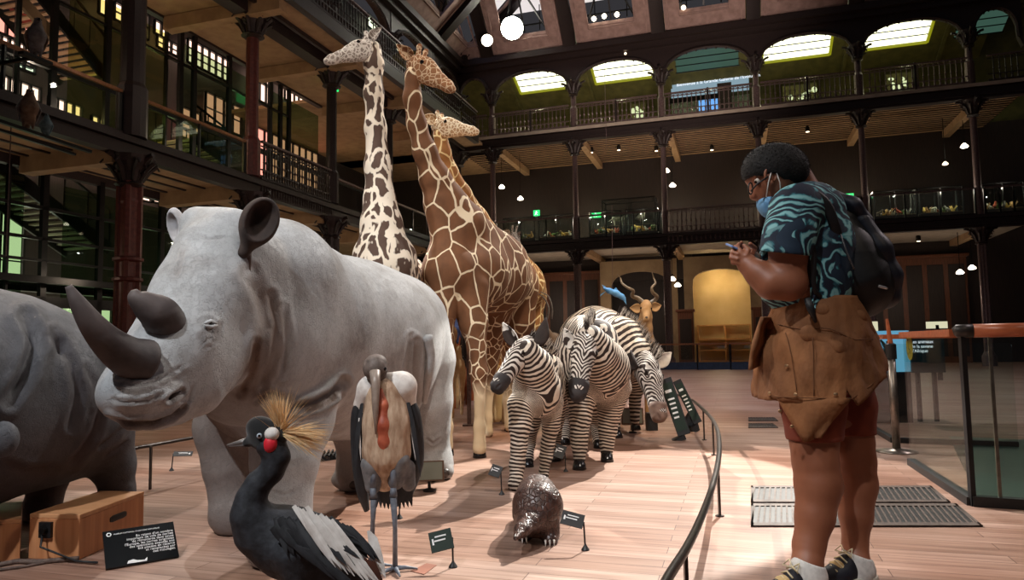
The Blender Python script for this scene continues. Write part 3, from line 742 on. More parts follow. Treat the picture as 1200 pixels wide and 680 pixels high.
b = MB(); b.bar(H(-2.6, *onP(25, 0, -2.6)), H(-2.6, *onP(62, 42, -2.6)), .08, .25); props(b.build('roof_strut', M['beige']), 'pale sloping strut beside the upper staircase at top left', 'strut')
# ------------------------------------------------------------------ lamps
gl = [(588, 219, 'left one of the pair under the upper soffit behind the giraffes'), (606, 230, 'right one of the pair under the upper soffit behind the giraffes'),
      (781, 200, 'upper one of the pair beside the iron column above the kudu'), (787, 214, 'lower one of the pair beside the iron column above the kudu'),
      (788, 327, 'upper one of the pair left of the lit archway'), (793, 333, 'lower one of the pair left of the lit archway'),
      (1125, 319, 'left one of the pair on the dark ground-floor wall at right'), (1144, 312, 'right one of the pair on the dark ground-floor wall at right'),
      (1130, 171, 'single one high at right on the middle floor'), (1112, 188, 'faint one left of the high right lamp')]
for i, (x, y, s) in enumerate(gl):
    p, z = onQ(x, y, -1.2 if i < 6 else -2.)
    c = H(p, -1.2 if i < 6 else -2., z)+HU*(.5 if i % 2 else 0); t = thing('globe_lamp', 'white dome lamp, %s' % s, 'lamp', c)
    b = MB(); r = .125 if i < 9 else .1; b.lathe(c-[0, 0, r*.6], [(r*.75, 0), (r*1.1, r*.25), (r, r*.6), (r*.55, r*1.1), (r*.3, r*1.4)], 14); b.build('shade', M['lamp'] if i < 9 else M['lampsoft'], t, smooth=True)
    zt = 9.6 if z > 5.3 else 5.0
    b = MB(); b.bar(c+[0, 0, r*.8], [c[0], c[1], zt], .02); b.lathe(c+[0, 0, r*.75], [(.05, 0), (.06, .06), (.02, .1)], 8); b.build('stem', M['darksteel'], t)
# small downlights under the soffits
dl = [(693, 173, 'above the blue fish, left'), (725, 170, 'above the blue fish, right'), (769, 171, 'at the column above the kudu'), (834, 170, 'left of the visitor hair'), (946, 148, 'right of the visitor hair'),
      (1034, 278, 'first of two over the right barrier'), (1076, 276, 'second of two over the right barrier'), (1072, 222, 'over the bright specimens at right'), (1180, 214, 'at the far right edge'), (1133, 157, 'upper right soffit, left'), (1167, 156, 'upper right soffit, right')]
for x, y, s in dl:
    lvz = 9.58 if y < 200 else (5.0 if y > 260 else 7.6)
    w = G(x, y, lvz); b = MB(); b.lathe(w-[0, 0, .22], [(.05, 0), (.09, .02), (.09, .18), (.04, .24)], 10); t = mobj('spot_lamp', b.v, b.f, M['darksteel'])
    props(t, 'small ceiling spotlight %s' % s, 'spotlight')
    b = MB(); b.lathe(w-[0, 0, .24], [(.07, 0), (.07, .02)], 10); b.build('lens', M['lampsoft'], t)
# big floodlight hanging at the corner skylight
fc = H(*([onQ(600, 33, 1.2)[0], 1.2, onQ(600, 33, 1.2)[1]]))
t = thing('floodlight', 'blazing white floodlight hanging under the corner roof light', 'floodlight', fc)
b = MB(); dirc = norm(np.array([0, 0, .8])-fc+[0, 3, 0]); b.lathe(fc-dirc*.3, [(.1, 0), (.42, .12), (.5, .3)], 20, axis=dirc); b.build('housing', M['darksteel'], t, smooth=True)
b = MB(); b.lathe(fc, [(.46, 0), (.46, .03)], 20, axis=dirc); b.build('lens', M['flood'], t)
b = MB(); b.bar(fc-dirc*.2, fc+[0, 0, 2.], .05); b.build('hanger', M['darksteel'], t)
fc2 = fc-HV*1.0+HU*-.3+[0, 0, -.5]
t = thing('floodlight', 'smaller white floodlight just left of the blazing one', 'floodlight', fc2)
b = MB(); b.lathe(fc2-dirc*.12, [(.05, 0), (.2, .05), (.26, .12)], 14, axis=dirc); b.build('housing', M['darksteel'], t)
b = MB(); b.lathe(fc2, [(.24, 0), (.24, .02)], 14, axis=dirc); b.build('lens', M['lamp'], t)
for i, (x, y) in enumerate(((696, 22), (708, 19), (723, 17), (801, 9), (733, 63), (678, 65))):
    q = 1.0 if i < 4 else .1; p, z = onQ(x, y, q); c = H(p, q, z); b = MB(); b.ball(c, .1 if i < 4 else .06, 8, 6)
    props(b.build('roof_lamp', M['lamp'] if i in (0, 1, 2) else M['lampsoft'], smooth=True), 'small bright roof lamp, %s' % ('left of three under the middle roof light', 'centre of three under the middle roof light', 'right of three under the middle roof light', 'under the right roof light', 'tiny one on the arch right of the second skylight', 'tiny one on the arch between the first two skylights')[i], 'lamp')
# exit signs
for x, y, w, q, s in ((698, 252, .5, -3.6, 'right one, left of the large glass case'), (629, 250, .3, -3.6, 'dimmer left one behind the young giraffe'), (995, 231, .35, -3.6, 'at the right of the visitor nape')):
    p, z = onQ(x, y, q); b = MB(); hb(b, p-w/2, p+w/2, q, q+.06, z-.14, z+.14); o = b.build('exit_sign', M['green']); props(o, 'small green lit exit sign, %s' % s, 'sign')
    e = MB(); e.ball(H(p, q+.07, z+.07), .035, 8, 5); e.bar(H(p, q+.07, z+.03), H(p-.02, q+.07, z-.04), .04); e.bar(H(p-.02, q+.07, z-.03), H(p+.06, q+.07, z-.1), .03); e.bar(H(p-.02, q+.07, z-.03), H(p-.08, q+.07, z-.1), .03); e.bar(H(p-.07, q+.07, z+.0), H(p+.07, q+.07, z+.02), .025); e.build('running_figure', M['txtwhite'], o)
p, z = onP(393, 98, -.6); qq = p; b = MB(); hb(b, -.7, -.6, qq-.2, qq+.2, z-.2, z+.2); props(b.build('exit_sign', M['green']), 'tiny green exit sign beside the column right of the pale giraffe muzzle', 'sign')
# projection screen on the top floor
pa, za = onQ(786, 92, -3.9); pb, zb = onQ(877, 83, -3.9); zt = max(za, zb)
t = thing('projection_screen', 'pale projection screen with a line of lettering on the top floor', 'screen', H((pa+pb)/2, -3.9, zt-2.5))
b = MB(); hb(b, pa, pb, -3.95, -3.9, zt-.95, zt+.1); b.build('upper_screen', M['screen'], t)
b = MB(); hb(b, pa, pb, -3.95, -3.9, zt-2.9, zt-1.15); b.build('lower_screen', plain('dim_screen', (120, 134, 120), None, .8), t)
b = MB(); hb(b, pa+1.2, pb-1.35, -3.9, -3.88, zt-2.9, zt-1.0); b.build('blue_image', M['screenblue'], t)
b = MB(); hb(b, pa-.1, pb-1.2, -3.88, -3.8, zt-1.2, zt-.98); b.build('dark_frame', M['darksteel'], t)
b = MB(); hb(b, pb-1.35, pb-.75, -3.8, -3.2, zt-3, zt-.75); b.build('dark_post', M['brownwall'], t)
text('Bienvenue à la Grande Galerie de l\'Évolution', H(pa+.25, -3.87, zt-.42), HV, (0, 0, 1), .2, M['txtwhite'], 'screen_lettering', t)
# glass case on the middle floor and a row of cases
def case(p0, p1, q0, q1, z0, z1, label, group=None, base=.25):
    t = thing('display_case', label, 'display case', H((p0+p1)/2, (q0+q1)/2, z0), group)
    b = MB(); hb(b, p0, p1, q0, q1, z0, z0+base); b.build('base', M['brownwall'], t)
    b = MB(); hb(b, p0+.02, p1-.02, q0+.02, q1-.02, z0+base, z1-.02); b.build('glass', M['clear'], t)
    b = MB(); hb(b, p0+.03, p1-.03, q0+.03, q1-.03, z0+base+.001, z0+base+.02); b.build('tray', M['beige'], t)
    b = MB()
    for p in (p0, p1):
        for q in (q0, q1): b.bar(H(p, q, z0), H(p, q, z1), .04)
        b.bar(H(p, q0, z1), H(p, q1, z1), .04)
    for q in (q0, q1): b.bar(H(p0, q, z1), H(p1, q, z1), .04); b.bar(H((p0+p1)/2, q, z0), H((p0+p1)/2, q, z1), .03)
    b.build('frame', M['darksteel'], t); return t
p0, z1 = onQ(705, 235, -1.6); p1, _ = onQ(767, 233, -1.6)
case(p0, p1, -2.6, -1.6, 5.15, z1, 'tall glass display case on the middle floor above the zebras', base=.9)
cs = []
for k, (pa_, pb_, s) in enumerate(((1.9, 3.3, 'behind the young giraffe'), (3.5, 5.0, 'left of the purple-brown column'), (5.7, 7.0, 'below the tall glass case, left'), (7.2, 8.5, 'below the tall glass case, right'), (16.5, 17.9, 'right of the backpack, first'), (18.0, 19.4, 'right of the backpack, second'), (20.0, 21.3, 'at the far right end'))):
    case(pa_, pb_, -1.3, -.5, 5.12, 6.5, 'low glass display case of the middle floor, %s' % s, base=.45); cs.append((pa_, pb_))
# specimens: small stuffed animals and shells in the cases
spm = [plain('specimen_tan', (196, 150, 96)), plain('specimen_white', (226, 220, 204)), plain('specimen_red', (170, 74, 46)), plain('specimen_green', (96, 120, 60)), plain('specimen_grey', (140, 134, 126)), plain('specimen_gold', (220, 180, 90))]
def specimen(c, s, kind, mat, ang):
    d = HV*math.cos(ang)+HU*math.sin(ang); sd = np.cross([0, 0, 1], d); b = MB(); c = np.array(c)
    if kind == 0:      # small four-legged animal
        b.tube([c-d*s*.5+[0, 0, s*.5], c-d*s*.4+[0, 0, s*.6], c+[0, 0, s*.58], c+d*s*.35+[0, 0, s*.62], c+d*s*.55+[0, 0, s*.8], c+d*s*.75+[0, 0, s*.78]], [s*.03, s*.15, s*.18, s*.15, s*.1, s*.04], 7)
        for a in (-.32, .3):
            for e in (-1, 1): b.tube([c+d*s*a+sd*s*.1*e+[0, 0, s*.5], c+d*s*a+sd*s*.1*e], [s*.06, s*.03], 5)
        b.tube([c-d*s*.5+[0, 0, s*.55], c-d*s*.8+[0, 0, s*.35]], [s*.03, s*.01], 4)
    elif kind == 1:    # bird
        b.tube([c-d*s*.5+[0, 0, s*.3], c-d*s*.2+[0, 0, s*.4], c+[0, 0, s*.5], c+d*s*.15+[0, 0, s*.7], c+d*s*.22+[0, 0, s*.85], c+d*s*.4+[0, 0, s*.82]], [s*.03, s*.14, s*.18, s*.1, s*.1, s*.01], 7)
        for e in (-1, 1): b.tube([c+sd*s*.07*e+[0, 0, s*.4], c+sd*s*.07*e], [s*.03, s*.015], 4)
    else:              # coral / shell
        for i in range(6):
            a = i*1.05; dd = np.array([math.cos(a)*.5, math.sin(a)*.5, 1.]); b.tube([c, c+dd*s*.45, c+dd*s*.8+np.array([math.cos(a*2), math.sin(a*2), 0])*s*.15], [s*.1, s*.06, s*.03], 5)
    return b.build('specimen', mat, smooth=True)
nm = ['small stuffed mammal', 'small stuffed bird', 'branching coral specimen']
where = ['behind the young giraffe', 'left of the purple-brown column', 'below the tall glass case, left half', 'below the tall glass case, right half', 'first case right of the backpack', 'second case right of the backpack', 'case at the far right end']
cn = ['tan', 'white', 'reddish', 'greenish', 'grey', 'golden']
for k, (a, c) in enumerate(cs):
    for i in range(7):
        kd = int(rng.integers(0, 3)); mi = (i+k) % 6; s = .26+.1*rng.random()
        o = specimen(H(a+.15+(c-a-.3)*(i+.5)/7, -.9-.1*(i%2), 5.595), s, kd, spm[mi], rng.random()*6)
        props(o, '%s %s in the low glass case %s' % (cn[mi], nm[kd], where[k]), 'specimen', 'specimens of the middle-floor cases')
o = specimen(H((p0+p1)/2+.5, -2.1, 6.08), .8, 1, spm[4], 1.0); props(o, 'grey stuffed bird inside the tall glass case above the zebras', 'specimen')
o = specimen(H((p0+p1)/2-.5, -2.1, 6.08), .6, 0, spm[1], .4); props(o, 'white stuffed mammal inside the tall glass case above the zebras', 'specimen')
# top-floor wall panels with pale leaves
for k, (x0, x1, s) in enumerate(((738, 756, 'left of the iron column above the kudu'), (918, 958, 'right of the projection screen'), (1040, 1072, 'second from the right end'))):
    pa, za = onQ(x0, 125, -3.6); pb, zb = onQ(x1, 120, -3.6)
    t = thing('wall_panel', 'pale patterned display panel on the top floor, %s' % s, 'panel', H((pa+pb)/2, -3.6, 9.75)); b = MB(); hb(b, pa, pb, -3.66, -3.6, 9.75, 12.0); b.build('board', M['olive'], t)
    b = MB()
    for i in range(26):
        px = pa+.1+(pb-pa-.2)*rng.random(); pz = 10.1+1.7*rng.random(); b.ball(H(px, -3.57, pz), (.1*rng.random()+.04, .03, .12*rng.random()+.04), 6, 4)
    b.build('leaf_pattern', emis('glowing_pale_leaves', (200, 210, 160), 1.2), t)  # leaves glow by emission, brightness put into their colour
# perched birds on the left gallery
def bird(c, s, d, body, head, label, hd=None):
    d = norm(d); sd = np.cross([0, 0, 1], d); c = np.array(c, float)
    t = thing('stuffed_bird', label, 'bird', c)
    B = Body(s*.03); B.chain([(c+[0, 0, s*.3]-d*s*.05, s*.15), (c+[0, 0, s*.55], s*.21), (c+[0, 0, s*.75]+d*s*.02, s*.13), (c+[0, 0, s*.92]+d*s*.08, s*.07)], k=s*.08)
    B.cone(c+[0, 0, s*.94]+d*s*.06, c+[0, 0, s*.95]+d*s*.13, s*.085, s*.06, k=s*.05)
    for e in (-1, 1): B.cone(c+[0, 0, s*.3]+sd*s*.09*e, c+[0, 0, s*.03]+sd*s*.1*e, s*.07, s*.03, k=s*.05)
    B.cone(c+[0, 0, s*.25]-d*s*.12, c+[0, 0, s*.0]-d*s*.2, s*.1, s*.05, k=s*.05); B.build('body', body, t)
    b = MB(); b.tube([c+[0, 0, s*.94]+d*s*.16, c+[0, 0, s*.93]+d*s*.25, c+[0, 0, s*.87]+d*s*.28], [s*.04, s*.03, s*.005], 6); b.build('beak', M['darksteel'], t)
    for e in (-1, 1):
        b = MB(); b.tube([c+[0, 0, s*.72]+sd*s*.16*e, c+[0, 0, s*.5]+sd*s*.24*e, c+[0, 0, s*.2]+sd*s*.17*e-d*s*.08], [s*.06, s*.1, s*.03], 7, flat=(sd, .45)); b.build('wing', head, t)
    for e in (-1, 1):
        b = MB(); b.ball(c+[0, 0, s*.97]+d*s*.11+sd*s*.075*e, s*.015, 6, 4); b.build('eye', M['darksteel'], t)
vb = plain('vulture_brown', (132, 108, 88), (80, 60, 48), .8, 0, 12); vg = plain('vulture_grey', (120, 116, 118), (70, 64, 64), .8, 0, 12)
bl = plain('bird_pale_blue', (110, 140, 150), (60, 84, 96), .7, 0, 12)
def onl(px, py, p, q=None): a = onP(px, py, p); return H(p, a[0], a[1])
c1 = onl(33, 151, .9); bird(c1, .62, [.7, -.7, 0], vb, vg, 'brown vulture perched on the thin beam at left, lower big one')
c2 = onl(54, 160, .9); bird(c2, .36, [.5, -.8, 0], bl, bl, 'small grey-blue bird perched right of the lower vulture')
c3 = onl(42, 67, .9); bird(c3, .62, [.7, -.7, 0], vg, vb, 'dark stuffed raptor perched on the upper left railing')
b = MB(); b.bar(onl(-60, 122, .9), onl(106, 178, .9), .07, .05); b.bar(onl(-60, 133, .9), onl(88, 181, .9), .05, .04); props(b.build('perch_beam', M['darksteel']), 'thin dark twin beam under the two perched birds at left', 'beam')
b = MB(); b.bar(c3-[0, 0, .02]-HU*.25, c3-[0, 0, .02]+HU*.25, .12, .05); b.bar(c3, c3-HV*.9, .05); props(b.build('perch_bracket', M['darksteel']), 'dark bracket carrying the upper perched raptor', 'bracket')
for x, y0, y1, s in ((12, -60, 150, 'left one, in front of the pink window'), (574, -60, 0, ''), (711, 80, 175, 'thin one hanging in front of the far skylights')):
    if not s: continue
    b = MB(); a = P(x, y0, 12 if x < 100 else 24); c = P(x-5 if x < 100 else x, y1+(150 if x < 100 else 0), 12 if x < 100 else 24); b.bar([c[0], c[1], a[2]], c, .012); props(b.build('hanging_cable', M['ironp']), 'thin hanging cable, %s' % s, 'cable')
# blue fish hanging
fc_ = P(718, 343, 14.0); t = thing('hanging_fish', 'pale blue fish figure hanging on a thread above the zebras', 'fish', fc_)
bluef = plain('ice_blue', (120, 190, 230), (80, 150, 200), .5)
B = Body(.012); e = lambda x, y, d=0: P(x, y, 14.0+d)
B.chain([(e(708, 338), .025), (e(714, 341), .05), (e(722, 344), .062), (e(729, 348), .05), (e(732, 352), .02)], k=.04); B.build('body', bluef, t)
b = MB(); b.prism([e(712, 340), e(703, 347.5), e(704, 345)], HU*.02); b.prism([e(708, 338), e(705, 333.5), e(710, 336)], HU*.02); b.prism([e(728, 349), e(734, 357), e(733, 348)], HU*.02); b.prism([e(718, 340), e(722, 337), e(725, 342)], HU*.02); b.build('fin', bluef, t)
b = MB(); b.bar(e(718, 341), e(717, 240), .006); b.build('thread', M['ironp'], t)
# lectern-like lit signs right of the visitor, far away
for x, y, w, h, s in ((1020, 383, 16, 12, 'left pair, beside the bag'), (1098, 381, 22, 8, 'right one above the wooden handrail')):
    c = P(x, y, 17.); k = 17./830; b = MB(); b.box8([c+HV*i*w*k*.5+np.array([0, 0, j*h*k*.5])+HU*m for m in (0, .04) for (i, j) in ((-1, -1), (1, -1), (1, 1), (-1, 1))])
    o = b.build('lit_sign', M['cream']); props(o, 'small white lit sign on the ground floor, %s' % s, 'sign')
    b = MB(); b.bar(c+HU*.03, [c[0], c[1], 0], .08); b.build('stand', M['darksteel'], o)
# ------------------------------------------------------------------ exhibits' furniture near the visitor
M['boxwood'] = plain('beech_veneer', (214, 150, 104), (190, 124, 80), .45, 0, 3, stretch=(10, 10, .5))
M['boxtop'] = plain('beech_top', (222, 166, 120), (202, 142, 98), .4, 0, 3, stretch=(1, 10, 10))
M['black'] = plain('matt_black', (24, 24, 26), (16, 16, 18), .5, 0, 20)
M['signface'] = plain('black_glossy_sign', (22, 25, 28), (16, 18, 20), .25, 0, 4, bs=0)
M['letter'] = plain('white_letters', (236, 236, 236), (230, 230, 230), .6, bs=0)
M['greensign'] = plain('dark_green_sign', (18, 42, 30), (14, 34, 24), .7, 0, 6, bs=0)
M['rail'] = plain('dark_steel_rail', (70, 66, 64), (50, 46, 44), .3, .7, 20)
M['steel'] = plain('brushed_steel', (150, 142, 134), (120, 112, 104), .35, .85, 20)
M['rubber'] = plain('grey_cable', (120, 100, 90), (80, 66, 60), .8, 0, 60)
up = np.array([0, 0, 1.])
# wooden boxes
def wbox(c, label, name='wooden_box', slot=None):
    """c: 4 floor corners (counter-clockwise), height"""
    pts, h = c; t = thing(name, label, 'box', sum(np.array(p) for p in pts)/4)
    b = MB(); b.box8([np.array(p) for p in pts]+[np.array(p)+up*(h-.02) for p in pts]); b.build('body', M['boxwood'], t, bevel=.004)
    b = MB(); b.box8([np.array(p)+up*(h-.02) for p in pts]+[np.array(p)+up*h for p in pts]); b.build('top', M['boxtop'], t, bevel=.003)
    return t
a = G(33, 656); b_ = G(95, 655); c_ = G(167, 626)
h = (657-598)/830*a[1]*1.0; h = .215
a = G(33, 655); b_ = G(92, 657); e1 = b_-a; c_ = G(168, 622); d_ = a+(c_-b_)
bx = wbox(([a, b_, c_, d_], h), 'beech box with a handle slot and a black socket, left of the black text panel')
fdir = norm(c_-b_); nrm = norm(np.cross(fdir, up))
m = b_+fdir*np.linalg.norm(c_-b_)*.56+up*h*.62+nrm*.003
s = MB(); s.tube([m-fdir*.07, m-fdir*.05, m+fdir*.05, m+fdir*.07], [.012, .017, .017, .012], 8, flat=(nrm, .3)); s.build('handle_slot', M['black'], bx)
fd = norm(b_-a); nr = norm(np.cross(fd, up)); m = a+(b_-a)*.36+up*h*.66+nr*.008
s = MB(); s.bar(m-fd*.033, m+fd*.033, .016, .075, up=up); sk = s.build('socket', M['black'], bx)
s = MB(); s.lathe(m+nr*.008, [(.02, 0), (.016, .02)], 12, axis=nr); s.bar(m+nr*.02+up*.02-fd*.008, m+nr*.02+up*.03+fd*.012, .004); s.build('plug', M['darksteel'], sk)
s = MB(); q0 = m+nr*.02-up*.02; q1 = b_+nr*.02+up*.012+fd*.03; s.tube([q0, q0-up*.05+fd*.01+nr*.02, q0*.5+q1*.5-up*.02+nr*.03, q1+nr*.03, q1+fd*.12+nr*.04], .0055, 6); props(s.build('power_cord', M['black'], smooth=True), 'black power cord running from the box socket to the text panel', 'cord')
a2 = G(-70, 662); b2 = G(23, 658); c2_ = G(25, 632); d2 = a2+(c2_-b2)
wbox(([a2, b2, c2_, d2], .2), 'plain beech box cut by the left edge of the picture')
# ropes on the floor
s = MB(); s.tube([G(x, y, .012) for x, y in ((-30, 664), (0, 662), (20, 658), (45, 659), (75, 656), (92, 655))], .012, 7); props(s.build('rope', M['rubber'], smooth=True), 'thick grey rope lying in front of the beech box', 'rope')
s = MB(); s.tube([G(x, y, .008) for x, y in ((-30, 672), (0, 668), (30, 664), (60, 658), (78, 654))], .007, 6); props(s.build('rope', M['rubber'], smooth=True), 'thinner cable lying just in front of the thick grey rope', 'rope')
# black text panel
T3, T2 = G(124, 667, .01), G(210, 652, .01)
pr = norm(T2-T3); pw = float(np.linalg.norm(T2-T3)); nh = np.cross(up, pr); best = (0, .205, .205*(math.cos(.72)*nh+math.sin(.72)*up))
ph = float(best[1]); pu = norm(best[2]); pc = (T3+T2)/2+best[2]/2
pn = thing('text_panel', 'tilted black panel with a white French text beside the beech box', 'panel', ((T2+T3)/2)*[1, 1, 0])
pn_ = norm(np.cross(pr, pu))
s = MB(); s.box8([pc+pr*pw/2*i+pu*ph/2*j-pn_*.012*m for m in (1, 0) for (i, j) in ((-1, -1), (1, -1), (1, 1), (-1, 1))]); s.build('board', M['signface'], pn)
lines = "En raison d'un nombre\nimportant de vols de cornes\nde rhinocéros dans toute\nl'Europe, les cornes originales\ndes spécimens exposés ont\nété placées en réserve\net remplacées par\ndes moulages."
text(lines, pc+pr*(pw*.47)+pu*(ph*.22)+pn_*.002, pr, pu, .0178, M['letter'], 'panel_text', pn, 'RIGHT', spacing=.82)
text("MUSÉUM NATIONAL D'HISTOIRE NATURELLE", pc-pr*(pw*.36)+pu*(ph*.36)+pn_*.002, pr, pu, .0098, M['letter'], 'panel_heading', pn)
s = MB(); s.lathe(pc-pr*pw*.42+pu*ph*.385+pn_*.001, [(ph*.055, 0), (ph*.055, .001)], 18, axis=pn_); s.build('round_emblem', M['letter'], pn)
s = MB(); s.lathe(pc-pr*pw*.42+pu*ph*.385+pn_*.002, [(ph*.03, 0), (ph*.03, .0012)], 18, axis=pn_); s.build('emblem_centre', M['signface'], pn)
rp = [pc-pr*pw*.22-pu*ph*.47, pc-pr*pw*.2-pu*ph*.4, pc-pr*pw*.13-pu*ph*.38, pc-pr*pw*.08-pu*ph*.42, pc+pr*pw*.02-pu*ph*.44, pc+pr*pw*.06-pu*ph*.38, pc+pr*pw*.05-pu*ph*.48]
s = MB(); s.prism([p+pn_*.001 for p in rp], pn_*.0015); s.build('white_animal_mark', M['letter'], pn)
s = MB()
f = pc-pn_*.012; s.bar(f, [f[0], f[1]+.08, .005], .05)
s.build('stand', M['black'], pn)
# small label stands
def label_stand(foot, top, w, h, label, green=True, tilt=.0, ang=0., side=-1, lines_=2):
    foot = np.array(foot); top = np.array(top); t = thing('label_stand', label, 'label stand', foot)
    s = MB(); s.lathe(foot, [(.02, 0), (.02, .004), (.008, .022), (.004, .03)], 12); s.build('foot', M['black'], t)
    s = MB(); s.tube([foot, top], .0045, 7); s.build('rod', M['black'], t)
    r = np.array([math.cos(ang), math.sin(ang), 0]); u = norm(np.array([0, math.cos(.9), math.sin(.9)])+r*tilt); r = norm(r-u*(r@u)); n = norm(np.cross(r, u)); c = top+r*side*w/2
    s = MB(); s.box8([c+r*w/2*i+u*h/2*j-n*.006*m for m in (1, 0) for (i, j) in ((-1, -1), (1, -1), (1, 1), (-1, 1))]); pl = s.build('plate', M['greensign'] if green else M['black'], t)
    s = MB(); 
    for i in range(lines_): s.box8([c+r*(w*(-.25+.5*a-.05*i))+u*(h*(.22-.2*i)+h*.035*b)+n*(.001*m) for m in (0, 1) for (a, b) in ((0, -1), (1, -1), (1, 1), (0, 1))])
    s.box8([c+r*(-w*.4+w*.08*a)+u*(h*.15*b)+n*(.001*m) for m in (0, 1) for (a, b) in ((0, -1), (1, -1), (1, 1), (0, 1))])
    s.build('printing', M['letter'], pl)
def LS(fx, fy, tx, ty, wpx, hpx, label, **kw):
    f = G(fx, fy); t = P(tx, ty, f[1]); k = f[1]/830; label_stand(f, t, wpx*k, hpx*k*1.2, label, **kw)
LS(531, 665, 530, 630, 26, 20, 'green label plate on a rod right of the marabou stork foot', tilt=-.25)
LS(686, 645, 684, 612, 26, 14, 'black label plate on a rod right of the pangolin', green=False, tilt=.3)
LS(588, 580, 587, 554, 13, 12, 'small label plate on a rod in front of the left zebra leg', green=False, tilt=.4)
LS(663, 553, 662, 531, 12, 14, 'small label plate on a rod between the left and middle zebra', green=False, tilt=.4)
LS(201, 552, 203, 532, -22, 5, 'small dark label stand left of the crane crest, behind the rhinoceros chin', green=False)
LS(259, 586, 262, 558, -14, 5, 'small dark label stand in front of the crane beak', green=False)
LS(411, 546, 412, 530, 18, 10, 'small dark label stand behind the marabou stork, under the rhinoceros belly', green=False)
LS(468, 608, 468, 590, 10, 6, 'tiny label stand behind the marabou stork tail', green=False)
# floor floodlights
def floorlight(px, py, w, h, Y, label, ang):
    c = P(px, py, Y); g = np.array([c[0], c[1], 0]); t = thing('floor_spotlight', label, 'spotlight', g); k = Y/830; W, Hh = w*k, h*k
    r = np.array([math.cos(ang), math.sin(ang), 0]); f = np.array([math.sin(ang), -math.cos(ang), .15]); f = norm(f); u = norm(np.cross(r, f)); u = u if u[2] > 0 else -u
    s = MB(); o = [c+r*W/2*i+u*Hh/2*j+f*.03 for (i, j) in ((-1, -1), (1, -1), (1, 1), (-1, 1))]; bk = [c+r*W/2*.85*i+u*Hh/2*.8*j-f*.14-u*.02 for (i, j) in ((-1, -1), (1, -1), (1, 1), (-1, 1))]
    s.box8(bk+o); s.build('housing', M['steelbox'], t, bevel=.004)
    s = MB(); s.box8([p+f*e for e in (0.001, .004) for p in [c+r*W/2*.88*i+u*Hh/2*.85*j+f*.03 for (i, j) in ((-1, -1), (1, -1), (1, 1), (-1, 1))]]); s.build('lens', M['lensgrey'], t)
    s = MB(); s.lathe(g, [(.045, 0), (.045, .012), (.02, .02)], 14); s.bar(g+[0, 0, .01], c-u*Hh*.4, .02); s.build('base', M['black'], t)
M['steelbox'] = plain('bronze_housing', (120, 92, 74), (96, 72, 58), .45, .3, 20)
M['lensgrey'] = plain('grey_green_lens', (150, 156, 146), (130, 136, 126), .15, 0, 5, bs=0)
floorlight(503, 552, 34, 23, 5.0, 'square floor spotlight with grey lens right of the marabou stork', .12)
floorlight(741, 488, 25, 19, 8.0, 'square floor spotlight below the grazing zebra', -.15)
# black rib-backed strip (cable bridge) behind the crane
s = MB(); a = G(330, 548); c = G(412, 536)
s.box8([a+[0, 0, 0], c, c+[0, .16, 0], a+[0, .16, 0], a+[0, .03, .05], c+[0, .03, .05], c+[0, .13, .05], a+[0, .13, .05]])
for i in range(16):
    p = a+(c-a)*(i+.5)/16; s.bar(p+[0, .0, .03], p+[0, .16, .065], .012, .03)
props(s.build('cable_duct', M['black']), 'black ribbed cable duct on the floor under the rhinoceros', 'cable duct')
s = MB(); s.box8([G(247, 545)+v for v in ([0, 0, 0], [.1, 0, 0], [.1, .1, 0], [0, .1, 0], [0, 0, .12], [.1, 0, .12], [.1, .1, .12], [0, .1, .12])]); props(s.build('wooden_block', M['boxwood'], bevel=.004), 'small beech block left of the rhinoceros front leg', 'block')
# ------------------------------------------------------------------ low curved guard rail
def curve_pts(pts, n=60):
    pts = [np.array(p) for p in pts]; out = []
    P_ = [2*pts[0]-pts[1]]+pts+[2*pts[-1]-pts[-2]]
    for i in range(1, len(P_)-2):
        for t in np.linspace(0, 1, n//len(pts)+1)[:-1]:
            a, b, c, d = P_[i-1:i+3]; out.append(.5*((2*b)+(-a+c)*t+(2*a-5*b+4*c-d)*t*t+(-a+3*b-3*c+d)*t**3))
    out.append(pts[-1]); return out
RH = .31
rpx = [(776, 690), (786, 672), (806, 640), (822, 606), (834, 573), (841, 545), (843, 522), (841, 505), (835, 492), (824, 480), (812, 470), (798, 464), (780, 460)]
rp_ = [G(x, y, RH) for x, y in rpx]
t = thing('guard_rail', 'low curved dark steel guard rail around the animals on the right', 'railing', (rp_[6][0], rp_[6][1], 0))
cp = curve_pts(rp_, 80); s = MB(); s.tube(cp, .016, 8); s.build('rail', M['rail'], t, smooth=True)
for x, y in ((803, 645), (841, 541), (835, 492), (824, 480), (808, 468)):
    g = G(x, y, RH); s = MB(); s.bar([g[0], g[1], 0], g, .022, .012); s.lathe([g[0], g[1], 0], [(.025, 0), (.025, .006)], 10); s.build('post', M['rail'], t)
lp = [G(x, y, RH) for x, y in ((-40, 541), (0, 540), (60, 538), (100, 535), (150, 527), (250, 509), (330, 495), (420, 488))]
t = thing('guard_rail', 'low dark steel guard rail behind the two rhinoceroses on the left', 'railing', (lp[3][0], lp[3][1], 0))
s = MB(); s.tube(curve_pts(lp, 40), .014, 8); s.build('rail', M['rail'], t, smooth=True)
for x, y in ((177, 523), (290, 502)):
    g = G(x, y, RH); s = MB(); s.bar([g[0], g[1], 0], g, .022, .012); s.build('post', M['rail'], t)
